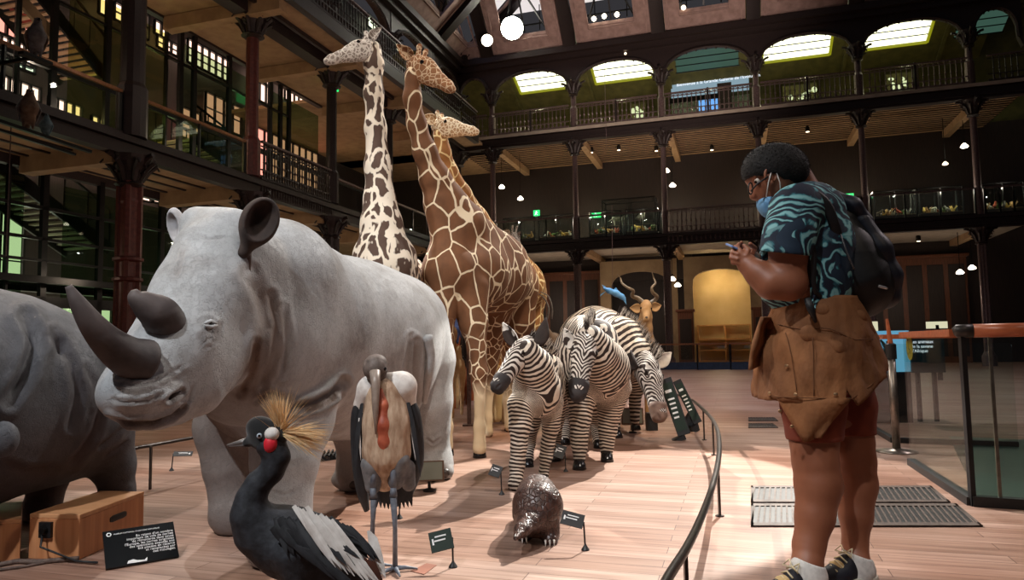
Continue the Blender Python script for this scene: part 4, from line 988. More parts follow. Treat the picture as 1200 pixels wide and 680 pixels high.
# ------------------------------------------------------------------ black slanted display stands near the zebra
def slant(px, pyb, pyt, dxp, w, Y, label, depth=.05):
    b0 = P(px, pyb, Y); t0 = P(px-dxp, pyt, Y+.12); b0[2] = max(b0[2], .02); t = thing('slanted_display_stand', label, 'display stand', (b0[0], b0[1], 0))
    r = norm(np.array([.96, -.28, 0])); u = norm(t0-b0); r = norm(r-u*(r@u)); n = norm(np.cross(r, u)); Lh = np.linalg.norm(t0-b0); k = Y/830*w
    o = lambda a, h, d: b0+r*k*a+u*Lh*h+n*d
    s = MB(); s.box8([o(a, h, d) for d in (-.03, .01) for (a, h) in ((-.5, 0), (.5, 0), (.5, 1), (-.5, 1))]); s.build('board', M['black'], t, bevel=.004)
    s = MB(); s.box8([o(a, h, d) for d in (.011, .014) for (a, h) in ((-.4, .08), (.4, .08), (.4, .92), (-.4, .92))]); pn2 = s.build('green_panel', M['greensign'], t)
    s = MB()
    for i in range(5): s.box8([o(a, h, d) for d in (.0145, .016) for (a, h) in ((-.3, .3+i*.08), (.1+.03*i, .3+i*.08), (.1+.03*i, .33+i*.08), (-.3, .33+i*.08))])
    s.box8([o(a, h, d) for d in (.0145, .016) for (a, h) in ((-.3, .75), (.2, .75), (.2, .8), (-.3, .8))]); s.build('printing', M['letter'], pn2)
    s = MB(); s.prism([b0, b0-r*.32-u*.0-[0, 0, b0[2]-.01], b0-[0, 0, b0[2]-.01]+r*.02, b0+u*Lh*.3], -n*.04+np.array([0, .1, 0])); s.build('wedge_foot', M['black'], t)
slant(802, 510, 444, 23, 15, 7.3, 'front tilted dark green information stand before the grazing zebra')
slant(818, 496, 446, 25, 10, 8.0, 'rear tilted information stand beside the end of the curved rail')
s = MB(); g = G(765, 505); s.box8([g+np.array([i*.06, j*.06+.06, z]) for z in (0, .2) for (i, j) in ((-1, -1), (1, -1), (1, 1), (-1, 1))]); props(s.build('black_block', M['black'], bevel=.003), 'black block stand right under the grazing zebra muzzle', 'block')
# pole between the giraffe legs
g = G(550, 499); s = MB(); s.bar(g, [g[0], g[1], 3.05], .07, .05); s.bar([g[0], g[1], 0], [g[0], g[1], .02], .16); props(s.build('support_pole', M['ironp']), 'slim mauve-grey pole standing between the legs of the brown giraffe', 'pole')
# ------------------------------------------------------------------ floor grates
def grate(x0, x1, y0, y1, label, n=34):
    a = G(x0, y1); b_ = G(x1+ (0), y1); c = G(x1-(y1-y0)*1.2, y0); d = G(x0, y0)
    t = thing('floor_grate', label, 'grate', (a+b_)/2)
    a, b_, c, d = [np.array([p[0], p[1], 0.002]) for p in (a, b_, c, d)]
    s = MB(); s.box8([a, b_, c, d]+[p+up*.002 for p in (a, b_, c, d)]); s.build('pit', M['black'], t)
    s = MB(); q = lambda u_, v: (a*(1-u_)+b_*u_)*(1-v)+(d*(1-u_)+c*u_)*v+up*.004
    def strip(u0, v0, u1, v1, w0, w1, z1=.004): 
        s.box8([q(u0, v0), q(u0+w0, v0), q(u1+w1, v1), q(u1, v1)]+[p+up*z1 for p in (q(u0, v0), q(u0+w0, v0), q(u1+w1, v1), q(u1, v1))])
    s.box8([q(0, 0), q(1, 0), q(1, .12), q(0, .12)]+[p+up*.004 for p in (q(0, 0), q(1, 0), q(1, .12), q(0, .12))])
    s.box8([q(0, .88), q(1, .88), q(1, 1), q(0, 1)]+[p+up*.004 for p in (q(0, .88), q(1, .88), q(1, 1), q(0, 1))])
    for i in range(n): strip(i/n, .12, i/n+.5/n, .88, .34/n, .34/n)
    strip(0, 0, 0, 1, .012, .012); strip(.988, 0, .988, 1, .012, .012); s.build('slats', M['grate'], t)
M['grate'] = plain('grey_brown_metal', (92, 78, 70), (66, 56, 52), .7, .1, 20)
grate(880, 1114, 571, 590, 'slotted floor grate behind the visitor legs, farther one of the long pair')
grate(880, 1152, 592, 618, 'slotted floor grate behind the visitor legs, nearer one of the long pair', 38)
grate(877, 912, 490, 494, 'short thin floor grate far behind the visitor, upper one', 10)
grate(877, 912, 497, 502, 'short thin floor grate far behind the visitor, lower one', 10)
# brown inlay tiles
for i, (pts, s_) in enumerate((((( 601, 612), (632, 604), (655, 606), (628, 620)), 'right of the pangolin paw'), (((481, 670), (500, 661), (512, 663), (497, 674)), 'right of the marabou stork foot'))):
    g = [G(x, y) for x, y in pts]; s = MB(); s.box8([p+up*.001 for p in g]+[p+up*.003 for p in g]); props(s.build('floor_tile', plain('brown_inlay', (150, 100, 82), (130, 84, 68), .5)), 'small brown floor plate %s' % s_, 'floor plate')
# ------------------------------------------------------------------ glass balustrade at the right
def glass_bal():
    t = thing('glass_balustrade', 'near glass balustrade with a wooden handrail and black end cap at right', 'balustrade', G(1140, 592))
    a = G(1068, 545); c = G(1140, 593); e = G(1262, 601); hh = 1.04
    far = G(1010, 501)
    woodr = plain('orange_handrail', (190, 108, 70), (160, 84, 52), .35, 0, 4, stretch=(1, 6, 6))
    M['woodr'] = woodr
    def at(p, z): return np.array([p[0], p[1], z])
    s = MB(); s.bar(at(a, .025), at(c, .025), .06, .05); s.bar(at(c, .03), at(e, .03), .06, .06); s.build('base_channel', M['black'], t)
    s = MB(); s.bar(at(a, .52), at(c, .52), .014, .96); s.build('glass_pane', M['clear'], t)
    s = MB(); s.bar(at(c, .52), at(e, .52), .014, .96); s.build('glass_pane', M['clear'], t)
    for f in (.28, .72):
        p = c+(e-c)*f; s = MB(); s.bar(at(p, .03), at(p, 1.0), .008, .02); s.build('glass_joint', M['steel'], t)
    s = MB(); s.bar(at(c, .0), at(c, 1.02), .03); s.build('corner_post', M['black'], t)
    cap = c+(e-c)*.04; s = MB(); s.tube([at(c-(e-c)*.09, hh-.005), at(c-(e-c)*.05, hh), at(c+(e-c)*.12, hh)], [.02, .04, .042], 14); s.build('end_cap', M['blackcap'], t, smooth=True)
    s = MB(); s.tube([at(c+(e-c)*.12, hh), at(e, hh)], .041, 16); s.build('handrail', woodr, t, smooth=True)
    t2 = thing('glass_balustrade', 'farther glass balustrade with a long wooden handrail running towards the visitor', 'balustrade', far)
    f2 = G(1058, 520); far2 = G(1016, 500)
    l = G(1047, 519)
    s = MB(); s.bar(at(far2, hh-.02), at(l, hh-.02), .08, .045); s.bar(at(l, hh-.02), at(l+(e-c)*2., hh-.02), .08, .045); s.build('handrail', woodr, t2); s = MB(); s.bar(at(a, hh-.01), at(c-(e-c)*.06, hh-.01), .07, .045); s.build('handrail', woodr, t)
    s = MB(); s.bar(at(far2, .025), at(l, .025), .05, .05); s.bar(at(l, .025), at(l+(e-c)*2., .025), .05, .05); s.build('base_channel', M['black'], t2)
    s = MB(); s.bar(at(far2, .5), at(l, .5), .014, .9); s.build('glass_pane', M['clear'], t2)
    s = MB(); s.bar(at(l, .5), at(l+(e-c)*2., .5), .014, .9); s.build('glass_pane', M['clear'], t2)
    for q_ in (l, far2): s = MB(); s.bar(at(q_, 0), at(q_, .98), .02); s.build('post', M['black'], t2)
M['blackcap'] = plain('grey_black_cap', (60, 56, 52), (48, 44, 42), .4, .2, 20)
glass_bal()
b = MB(); b.box8([np.array([*G(x, y)[:2], z]) for z in (.001, .006) for x, y in ((1146, 584), (1330, 590), (1290, 520), (1112, 512))]); st(b.build('floor', plain('dark_stairwell_slab', (30, 58, 52), (20, 40, 38), .3)))  # dark slab on the floor stands in for the shaded stairwell opening
# steel barrier post with strap head
g = G(1051, 530); pt = thing('barrier_post', 'steel barrier post with round foot right of the visitor', 'post', g)
s = MB(); s.lathe(g, [(.17, 0), (.17, .01), (.05, .03), (.04, .035)], 24); s.build('foot', M['steel'], pt, smooth=True)
s = MB(); s.lathe(g+[0, 0, .03], [(.033, 0), (.033, .83)], 16); s.build('tube', M['steel'], pt, smooth=True)
s = MB(); s.lathe(g+[0, 0, .82], [(.045, 0), (.045, .13), (.03, .14)], 14); s.build('head', M['black'], pt)
s = MB(); s.tube([g+[0, 0, .94], g+[-.02, 0, 1.18]], [.025, .012], 8); s.build('strap_grip', M['woodr'], pt)
# display screen and yellow round sticker behind the glass
c = P(1040, 412, 8.5); s = MB(); k = 8.5/830
t = thing('light_table', 'bright blue-white lit display behind the far glass, right of the jacket', 'display', (c[0], c[1], 0))
s.box8([c+np.array([i*26*k, d, j*24*k]) for d in (.05, 0) for (i, j) in ((-1, -1), (1, -1), (1, 1), (-1, 1))]); s.build('picture', emis('blue_white_picture', (110, 180, 215), .7), t)
s = MB(); s.tube([c+[-.05, -.01, -.12], c+[-.02, -.02, .05], c+[-.08, -.01, .14]], [.06, .03, .01], 6); s.tube([c+[-.05, -.01, -.12], c+[.05, -.02, .06]], [.05, .01], 6); s.build('plant_figure', M['greensign'], t)
s = MB(); s.box8([c+np.array([i*27*k, .03+d, z-c[2]]) for d in (.0, .1) for (i, z) in ((-1, 0), (1, 0), (1, .62), (-1, .62))]); s.build('cabinet', M['black'], t)
c = P(1085, 412, 8.6); t = thing('information_board', 'dark teal board with small white lettering behind the far glass', 'board', (c[0], c[1], 0))
s = MB(); s.box8([c+np.array([i*22*k, d, j*25*k]) for d in (.05, 0) for (i, j) in ((-1, -1), (1, -1), (1, 1), (-1, 1))]); s.build('board', plain('deep_teal', (16, 62, 72), (12, 46, 56), .4), t)
text("Les animaux\nde la savane\nd'Afrique", c+np.array([-.18, -.004, .1]), (1, 0, 0), (0, 0, 1), .055, M['txtwhite'], 'lettering', t)
s = MB(); s.bar(c-[.1, -.03, .25], [c[0]-.1, c[1]+.03, 0], .04); s.bar(c-[-.1, -.03, .25], [c[0]+.1, c[1]+.03, 0], .04); s.build('legs', M['black'], t)
ga, gc = G(1068, 545), G(1140, 593); gd = norm(gc-ga); gn = norm(np.cross(gd, up)); yc = ga+gd*.12; cc = np.array([yc[0], yc[1], 0])+up*.93
if gn[1] > 0: gn = -gn
s = MB(); s.lathe(cc+gn*.009, [(.1, 0), (.1, .002)], 28, axis=gn); t = s.build('warning_sticker', plain('yellow_sticker', (200, 176, 30), (180, 156, 20), .5)); props(t, 'round yellow sticker with a black mark on the near glass pane', 'sticker')
s = MB()
s.tube([cc+gn*.013-gd*.03+up*.04, cc+gn*.013-gd*.03-up*.01, cc+gn*.013+gd*.01-up*.015, cc+gn*.013+gd*.03-up*.05], .006, 5); s.ball(cc+gn*.013-gd*.03+up*.058, .01, 8, 5)
s.tube([cc+gn*.013+gd*(-.05+.045*math.cos(a))-up*(.02)+up*.035*math.sin(a) for a in np.linspace(2.2, 6.5, 9)], .005, 5); s.build('figure', M['black'], t)
# ------------------------------------------------------------------ helpers for animals
def R(r, Y): return r*Y/F
def J(px, py, Y, r): return (P(px, py, Y), r*Y/F)
def frame(poll, nose, left):
    poll, nose = np.array(poll, float), np.array(nose, float); d = nose-poll; Ln = np.linalg.norm(d); d = d/Ln
    l = np.array(left, float); l = norm(l-d*(l@d)); u = np.cross(d, l)
    if u[2] < 0 and abs(d[2]) < .8: pass
    return (lambda x, y, z: poll+Ln*(d*x+l*y+u*z)), d, l, u, Ln
def rads(cp, v): return list(np.interp(np.linspace(0, 1, len(cp)), np.linspace(0, 1, len(v)), v))
def eyes(fr, x, y, z, r, parent, mat, sides=(-1, 1)):
    for s in sides:
        b = MB(); b.ball(fr(x, y*s, z), r, 12, 9); b.build('eye', mat, parent, smooth=True)
M['eye'] = plain('glossy_dark_eye', (22, 14, 12), (14, 9, 8), .08, 0, 5, bs=0)
M['hoof'] = plain('black_hoof', (28, 26, 28), (18, 16, 18), .25, 0, 10)
M['horn'] = plain('grey_brown_horn', (98, 90, 84), (62, 54, 50), .5, 0, 14, bs=.4, stretch=(1, 1, 2))
M['earin'] = plain('dark_ear_hollow', (66, 52, 46), (38, 30, 28), .9, 0, 20)
def rhinoskin(name, c, c2, c3, zl=None):
    m, nt, b = newmat(name); v = coords(nt)
    n1 = N(nt, 'ShaderNodeTexNoise', i_Scale=3.2, i_Detail=8., i_Roughness=.65); L(nt, v, n1.inputs['Vector'])
    n2 = N(nt, 'ShaderNodeTexNoise', i_Scale=60., i_Detail=4.); L(nt, v, n2.inputs['Vector'])
    vo = N(nt, 'ShaderNodeTexVoronoi', feature='DISTANCE_TO_EDGE', i_Scale=30.); mp = N(nt, 'ShaderNodeMapping'); mp.inputs['Scale'].default_value = (1, 1, .55); L(nt, v, mp.inputs[0])
    ad = N(nt, 'ShaderNodeMix', data_type='RGBA', blend_type='ADD'); ad.inputs[0].default_value = .06; L(nt, mp.outputs[0], ad.inputs[6]); L(nt, n2.outputs['Color'], ad.inputs[7]); L(nt, ad.outputs[2], vo.inputs['Vector'])
    r = ramp(nt, n1.outputs[0], [(.28, lin(c2)), (.5, lin(c)), (.75, lin(tuple(min(255, x+14) for x in c)))])
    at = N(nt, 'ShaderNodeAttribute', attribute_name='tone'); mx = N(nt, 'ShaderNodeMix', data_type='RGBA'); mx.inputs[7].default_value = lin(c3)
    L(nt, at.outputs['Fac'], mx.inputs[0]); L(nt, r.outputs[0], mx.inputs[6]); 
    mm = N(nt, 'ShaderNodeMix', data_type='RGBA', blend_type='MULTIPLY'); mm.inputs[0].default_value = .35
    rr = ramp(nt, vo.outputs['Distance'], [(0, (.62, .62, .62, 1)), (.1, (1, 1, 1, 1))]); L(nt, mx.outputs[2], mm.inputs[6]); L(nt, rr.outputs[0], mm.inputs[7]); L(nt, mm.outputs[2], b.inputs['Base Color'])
    b.inputs['Roughness'].default_value = .62; b.inputs['Specular IOR Level'].default_value = .3
    # wrinkles: long wave folds plus skin grain
    wv = N(nt, 'ShaderNodeTexWave', i_Scale=3.0, i_Distortion=9., i_Detail=3.); wv.inputs['Detail Scale'].default_value = 1.6; L(nt, v, wv.inputs['Vector'])
    a1 = N(nt, 'ShaderNodeMath', operation='MULTIPLY_ADD'); a1.inputs[1].default_value = .5; L(nt, wv.outputs['Fac'], a1.inputs[0]); L(nt, rr.outputs[0], a1.inputs[2])
    a2 = N(nt, 'ShaderNodeMath', operation='MULTIPLY_ADD'); a2.inputs[1].default_value = 1.; L(nt, n1.outputs[0], a2.inputs[0]); L(nt, a1.outputs[0], a2.inputs[2])
    bump(nt, b, a2.outputs[0], .4, .012); return m
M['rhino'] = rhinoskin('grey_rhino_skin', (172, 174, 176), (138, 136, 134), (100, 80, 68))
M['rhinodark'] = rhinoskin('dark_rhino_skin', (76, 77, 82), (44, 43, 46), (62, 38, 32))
M['rhinohorn'] = plain('rhino_horn', (96, 86, 84), (48, 42, 43), .68, 0, 7, bs=.7, bd=.012, stretch=(1, 1, 1), detail=8)
# ------------------------------------------------------------------ the big rhinoceros
def rhino():
    t = thing('rhinoceros', 'big pale grey white rhinoceros with a long curved front horn, standing behind the crowned crane', 'rhinoceros', G(390, 600))
    B = Body(.0105)
    ax = norm(P(452, 385, 5.25)-P(350, 390, 4.0)); side = norm(np.cross(ax, up))
    # torso
    B.chain([J(352, 392, 4.05, 96), J(385, 400, 4.5, 92), J(420, 405, 4.85, 88), J(449, 392, 5.25, 74)], k=.22)
    B.cone(*[J(375, 440, 4.3, 70)[0], J(430, 440, 4.9, 66)[0]], R(70, 4.3), R(62, 4.9), k=.15)
    B.cone(P(470, 385, 5.3), P(490, 420, 5.45), R(52, 5.3), R(42, 5.4), k=.12)
    # shoulder hump and neck
    B.chain([J(352, 345, 3.95, 60), J(318, 335, 3.6, 72), J(280, 325, 3.3, 62)], k=.16)
    B.chain([J(340, 400, 3.85, 86), J(300, 400, 3.5, 76), J(272, 385, 3.25, 62)], k=.14)
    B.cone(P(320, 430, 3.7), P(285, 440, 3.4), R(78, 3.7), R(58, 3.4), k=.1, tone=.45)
    # head
    h0, h1 = P(262, 300, 3.12), P(168, 470, 2.62)
    fr, d, l, u, Ln = frame(h0, h1, (.72, -.69, 0))
    B.cone(P(258, 308, 3.14), P(238, 355, 3.0), R(56, 3.1), R(54, 3.0), k=.1)
    B.cone(P(238, 355, 3.0), P(208, 408, 2.82), R(54, 3.0), R(50, 2.8), k=.09)
    B.cone(P(208, 408, 2.82), P(170, 448, 2.66), R(48, 2.8), R(42, 2.65), k=.08)
    B.ell(P(163, 462, 2.62), (R(42, 2.62), R(50, 2.62), R(34, 2.62)), k=.06)
    B.cone(P(262, 400, 3.08), P(226, 452, 2.84), R(50, 3.1), R(34, 2.85), k=.09)
    B.cone(P(226, 455, 2.84), P(188, 484, 2.66), R(30, 2.85), R(17, 2.65), k=.05)
    B.cone(P(205, 480, 2.74), P(158, 490, 2.56), R(17, 2.7), R(13, 2.56), k=.035)
    # crown ridge between the ears
    B.cone(P(232, 262, 3.2), P(276, 266, 3.14), R(20, 3.2), R(20, 3.1), k=.08)
    B.ell(P(240, 373, 2.87), (.07, .05, .035), k=.04)
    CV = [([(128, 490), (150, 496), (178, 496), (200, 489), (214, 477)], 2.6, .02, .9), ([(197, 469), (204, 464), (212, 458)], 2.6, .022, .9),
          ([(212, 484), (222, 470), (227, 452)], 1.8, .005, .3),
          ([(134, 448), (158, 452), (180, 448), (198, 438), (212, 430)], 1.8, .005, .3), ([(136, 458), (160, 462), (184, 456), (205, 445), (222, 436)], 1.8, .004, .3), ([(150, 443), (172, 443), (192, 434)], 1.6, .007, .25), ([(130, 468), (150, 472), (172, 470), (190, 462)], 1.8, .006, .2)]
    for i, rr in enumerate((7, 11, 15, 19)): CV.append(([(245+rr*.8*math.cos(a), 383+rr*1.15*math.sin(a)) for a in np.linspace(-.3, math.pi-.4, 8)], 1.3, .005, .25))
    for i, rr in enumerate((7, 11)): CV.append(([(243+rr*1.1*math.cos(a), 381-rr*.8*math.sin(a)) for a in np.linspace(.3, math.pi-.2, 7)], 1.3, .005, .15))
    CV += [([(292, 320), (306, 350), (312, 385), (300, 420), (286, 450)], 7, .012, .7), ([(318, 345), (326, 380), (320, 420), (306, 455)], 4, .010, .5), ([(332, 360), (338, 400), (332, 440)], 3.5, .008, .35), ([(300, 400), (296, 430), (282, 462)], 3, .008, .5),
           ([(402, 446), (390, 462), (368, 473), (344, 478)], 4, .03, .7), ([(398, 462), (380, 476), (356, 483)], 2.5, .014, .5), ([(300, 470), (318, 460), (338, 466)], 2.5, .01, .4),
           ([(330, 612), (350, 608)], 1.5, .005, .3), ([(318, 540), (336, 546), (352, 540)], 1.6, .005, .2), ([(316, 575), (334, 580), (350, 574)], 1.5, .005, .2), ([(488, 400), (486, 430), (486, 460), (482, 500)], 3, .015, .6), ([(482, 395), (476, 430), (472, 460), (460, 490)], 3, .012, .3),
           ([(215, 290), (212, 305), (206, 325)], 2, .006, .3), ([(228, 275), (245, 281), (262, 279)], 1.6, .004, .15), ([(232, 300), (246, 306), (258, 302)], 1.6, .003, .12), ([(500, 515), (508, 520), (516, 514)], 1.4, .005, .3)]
    # front legs
    B.chain([J(342, 440, 3.78, 62), J(340, 490, 3.6, 48), J(334, 540, 3.5, 36), J(330, 590, 3.45, 31), J(327, 618, 3.42, 33), J(325, 632, 3.4, 37)], k=.06)
    B.cone(P(372, 462, 3.62), P(345, 478, 3.5), R(24, 3.6), R(22, 3.5), k=.04)   # elbow fold
    B.chain([J(290, 455, 4.1, 52), J(275, 500, 4.08, 42), J(276, 545, 4.05, 33), J(279, 585, 4.03, 28), J(279, 601, 4.0, 31)], k=.07, tone=.75)  # browner tone paints the shade of the inner leg into the skin
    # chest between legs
    B.cone(P(305, 450, 3.8), P(330, 455, 4.0), R(66, 3.8), R(66, 4.0), k=.1, tone=.95)  # brown tone also paints in the shading between the legs
    # hind legs
    B.chain([J(487, 430, 5.4, 46), J(494, 470, 5.42, 35), J(499, 500, 5.48, 27), J(507, 528, 5.52, 19), J(508, 545, 5.5, 21), J(508, 550, 5.48, 21)], k=.06)
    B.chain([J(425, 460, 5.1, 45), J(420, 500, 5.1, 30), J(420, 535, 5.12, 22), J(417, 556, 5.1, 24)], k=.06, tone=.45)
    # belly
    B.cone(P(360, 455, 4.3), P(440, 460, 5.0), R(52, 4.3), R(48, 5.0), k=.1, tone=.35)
    # toes
    for (x, y, Y, n, w) in ((325, 641, 3.36, 3, 22), (279, 612, 3.94, 3, 19), (508, 557, 5.38, 3, 13), (415, 566, 5.02, 3, 15)):
        for i in range(n):
            c = P(x+(i-1)*w, y-abs(i-1)*4, Y+abs(i-1)*.06); c[2] = max(c[2], .055); B.ell(c, (.07, .07, .06), k=.02, tone=.5)
    gd = lambda X: .004-X[..., 2]
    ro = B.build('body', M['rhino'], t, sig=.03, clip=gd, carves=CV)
    # folds of skin as cut lines already in the body; eye
    ep, en = hit(ro, 246, 381); b = MB(); b.ball(ep-en*.006, .019, 14, 10); b.build('eye', M['eye'], t, smooth=True)
    for ys, nm_ in ((-1, 'eyelid'), (1, 'eyelid')):
        b = MB(); b.tube([hit(ro, 246+x, 381+ys*(3.6-abs(x)*.35)*(1 if ys < 0 else .9))[0]+en*.008 for x in (-8, -4, 0, 4, 8)], [.003, .007, .009, .007, .003], 7); b.build(nm_, M['rhino'], t, smooth=True)
    b = MB(); b.tube([hit(ro, 198, 469)[0]-en*.004, hit(ro, 204, 464)[0]-en*.004, hit(ro, 211, 459)[0]-en*.004], [.005, .009, .005], 8); b.build('nostril', M['earin'], t, smooth=True)
    b = MB(); b.ball(fr(.42, -.23, .1), .02, 12, 8); b.build('eye', M['eye'], t, smooth=True)
    # horns
    b = MB(); pts = [P(168, 424, 2.56), P(150, 418, 2.5), P(128, 402, 2.42), P(108, 380, 2.36), P(92, 356, 2.32), P(80, 335, 2.3)]
    rr = [R(27, 2.56), R(24, 2.5), R(19, 2.42), R(14.5, 2.36), R(9.5, 2.32), R(3.8, 2.3)]
    cp, cr = [], []
    cpts = curve_pts(pts, 36); rds = rads(cpts, rr)
    b.tube(cpts, rds, 20); b.build('front_horn', M['rhinohorn'], t, smooth=True)
    hp_, hn_ = hit(ro, 204, 376); yb = hp_[1]; b = MB(); pts = [hp_-hn_*.11, P(189, 371, yb-.02), P(172, 358, yb-.07), P(160, 348, yb-.1), P(157, 340, yb-.11)]; cpts = curve_pts(pts, 30)
    b.tube(cpts, list(np.interp(np.linspace(0, 1, len(cpts)), [0, .3, .6, .85, 1], [R(22, 2.8), R(22, 2.7), R(14, 2.65), R(8, 2.6), R(3.5, 2.6)])), 18); b.build('rear_horn', M['rhinohorn'], t, smooth=True)
    # ears
    M['earout'] = plain('grey_ear_back', (120, 104, 96), (84, 66, 58), .8, 0, 20)
    M['earpale'] = plain('pale_ear', (186, 186, 190), (150, 146, 146), .8, 0, 20)
    vd = norm(CAM-P(303, 258, 3.08)); ea = norm(P(314, 234, 3.1)-P(290, 290, 3.04)); rt_ = np.array([ea, norm(np.cross(vd, ea)), norm(np.cross(ea, np.cross(vd, ea)))])
    E = Body(.006); c_ = P(304, 260, 3.0); E.ell(c_, (R(31, 3.0), R(22, 3.0), .085), rt_, k=.02); E.cone(P(286, 296, 2.98), c_, R(7, 3), R(12, 3), k=.03); E.ell(c_+vd*.07+ea*.012+np.array([.01, 0, 0]), (R(27, 3.0), R(17.5, 3.0), .08), rt_, k=.012, cut=True); E.build('ear', M['earin'], t)
    E = Body(.006); c_ = P(207, 265, 3.26); ea = norm(P(203, 243, 3.28)-P(211, 288, 3.24)); rt2 = np.array([ea, norm(np.cross(vd, ea)), norm(np.cross(ea, np.cross(vd, ea)))]); E.ell(c_, (R(24, 3.2), R(11, 3.2), .06), rt2, k=.02); E.cone(P(217, 290, 3.2), c_, R(8, 3), R(8, 3), k=.03); E.ell(c_+vd*.05+np.array([-.025, 0, 0]), (R(18, 3.2), R(9, 3.2), .05), rt2, k=.012, cut=True); E.build('ear', M['earpale'], t)
    b = MB(); b.tube([P(283, 292, 3.02), P(287, 302, 3.0), P(292, 326, 3.0)], [R(14, 3), R(8, 3), R(1, 3)], 8, flat=(norm([.3, -1, 0]), .4)); b.build('ear_base', M['earout'], t, smooth=True)
    # toenails
    for (x, y, Y, w) in ((325, 641, 3.3, 22), (279, 612, 3.88, 19), (508, 557, 5.32, 13), (415, 566, 4.97, 15)):
        for i in range(3):
            c = P(x+(i-1)*w, y-abs(i-1)*4, Y+abs(i-1)*.06); c[2] = max(c[2]-.01, .035)
            b = MB(); b.ball(c, (.042, .03, .036), 10, 7); b.build('toenail', M['nail'], t, smooth=True)
    # tail
    cp = curve_pts([hit(ro, x, y)[0]+hit(ro, x, y)[1]*.02 for x, y in ((497, 395), (501, 415), (499, 440), (495, 470))], 20); b = MB(); b.tube(cp, rads(cp, [R(6, 5), R(6, 5), R(5, 5), R(3, 5)]), 9)
    b.build('tail', M['rhino'], t, smooth=True)
M['nail'] = plain('dark_toenail', (74, 66, 62), (50, 44, 42), .35, 0, 10)
def rhino_small():
    t = thing('rhinoceros', 'darker rhinoceros at the left edge, seen from behind with its head out of the picture', 'rhinoceros', G(30, 620))
    B = Body(.02); Y = 4.1
    B.chain([J(-190, 470, 3.2, 120), J(-90, 470, 3.5, 130), J(0, 462, 3.8, 105), J(50, 468, 3.95, 84), J(88, 488, 4.05, 54)], k=.2)
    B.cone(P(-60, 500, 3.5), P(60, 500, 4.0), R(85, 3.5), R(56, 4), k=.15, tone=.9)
    B.cone(P(95, 490, 4.1), P(118, 520, 4.15), R(46, 4.1), R(30, 4.15), k=.1, tone=.3)
    B.cone(P(40, 400, 3.8), P(-60, 380, 3.5), R(28, 3.8), R(40, 3.5), k=.12)
    B.chain([J(122, 515, 4.15, 29), J(132, 545, 4.2, 23), J(138, 575, 4.25, 17), J(138, 606, 4.25, 18), J(137, 612, 4.2, 19)], k=.05)
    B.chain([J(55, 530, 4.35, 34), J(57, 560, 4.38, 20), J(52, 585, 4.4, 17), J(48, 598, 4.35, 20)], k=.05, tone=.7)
    B.chain([J(-130, 560, 3.2, 50), J(-135, 620, 3.2, 38), J(-135, 690, 3.15, 34), J(-135, 700, 3.1, 38)], k=.05)
    B.chain([J(-80, 540, 4.0, 40), J(-90, 580, 4.1, 30), J(-90, 606, 4.1, 30)], k=.05)
    # head turned away to the left, outside the frame
    B.chain([J(-230, 470, 3.2, 100), J(-330, 480, 3.1, 78), J(-400, 540, 3.0, 55), J(-440, 590, 2.95, 42)], k=.12)
    for (x, y, Yy) in ((137, 616, 4.12), (44, 604, 4.28)):
        for i in (-1, 0, 1):
            c = P(x+i*12-4, y, Yy+abs(i)*.05); c[2] = max(c[2], .04); B.ell(c, (.055, .06, .045), k=.02, tone=.3)
    # rump groove and flank folds
    for pts in (((70, 402, 3.62), (58, 440, 3.58), (40, 490, 3.55)), ((104, 470, 3.9), (98, 510, 3.9), (86, 540, 3.92))):
        pts = [P(*p) for p in pts]
        for a_, b_ in zip(pts[:-1], pts[1:]): B.cone(a_, b_, .015, .015, k=.04, cut=True)
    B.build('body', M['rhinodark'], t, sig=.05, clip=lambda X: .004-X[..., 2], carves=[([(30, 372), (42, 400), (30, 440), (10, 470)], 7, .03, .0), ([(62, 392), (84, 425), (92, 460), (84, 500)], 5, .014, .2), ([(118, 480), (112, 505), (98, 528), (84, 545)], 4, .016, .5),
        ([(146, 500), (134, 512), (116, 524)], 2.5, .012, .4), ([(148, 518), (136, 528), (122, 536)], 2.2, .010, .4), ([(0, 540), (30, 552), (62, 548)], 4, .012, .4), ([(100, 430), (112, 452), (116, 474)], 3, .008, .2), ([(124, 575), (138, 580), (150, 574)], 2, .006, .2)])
    b = MB(); b.tube([P(-440, 575, 2.8), P(-470, 520, 2.7), P(-480, 470, 2.7)], [.09, .05, .01], 12); b.build('horn', M['rhinohorn'], t, smooth=True)
    b = MB(); b.ball(P(3, 515, 3.15), (R(18, 3.15), R(14, 3.15), R(21, 3.15)), 14, 10); b.build('folded_ear', M['rhinodark'], t, smooth=True)
rhino(); rhino_small()
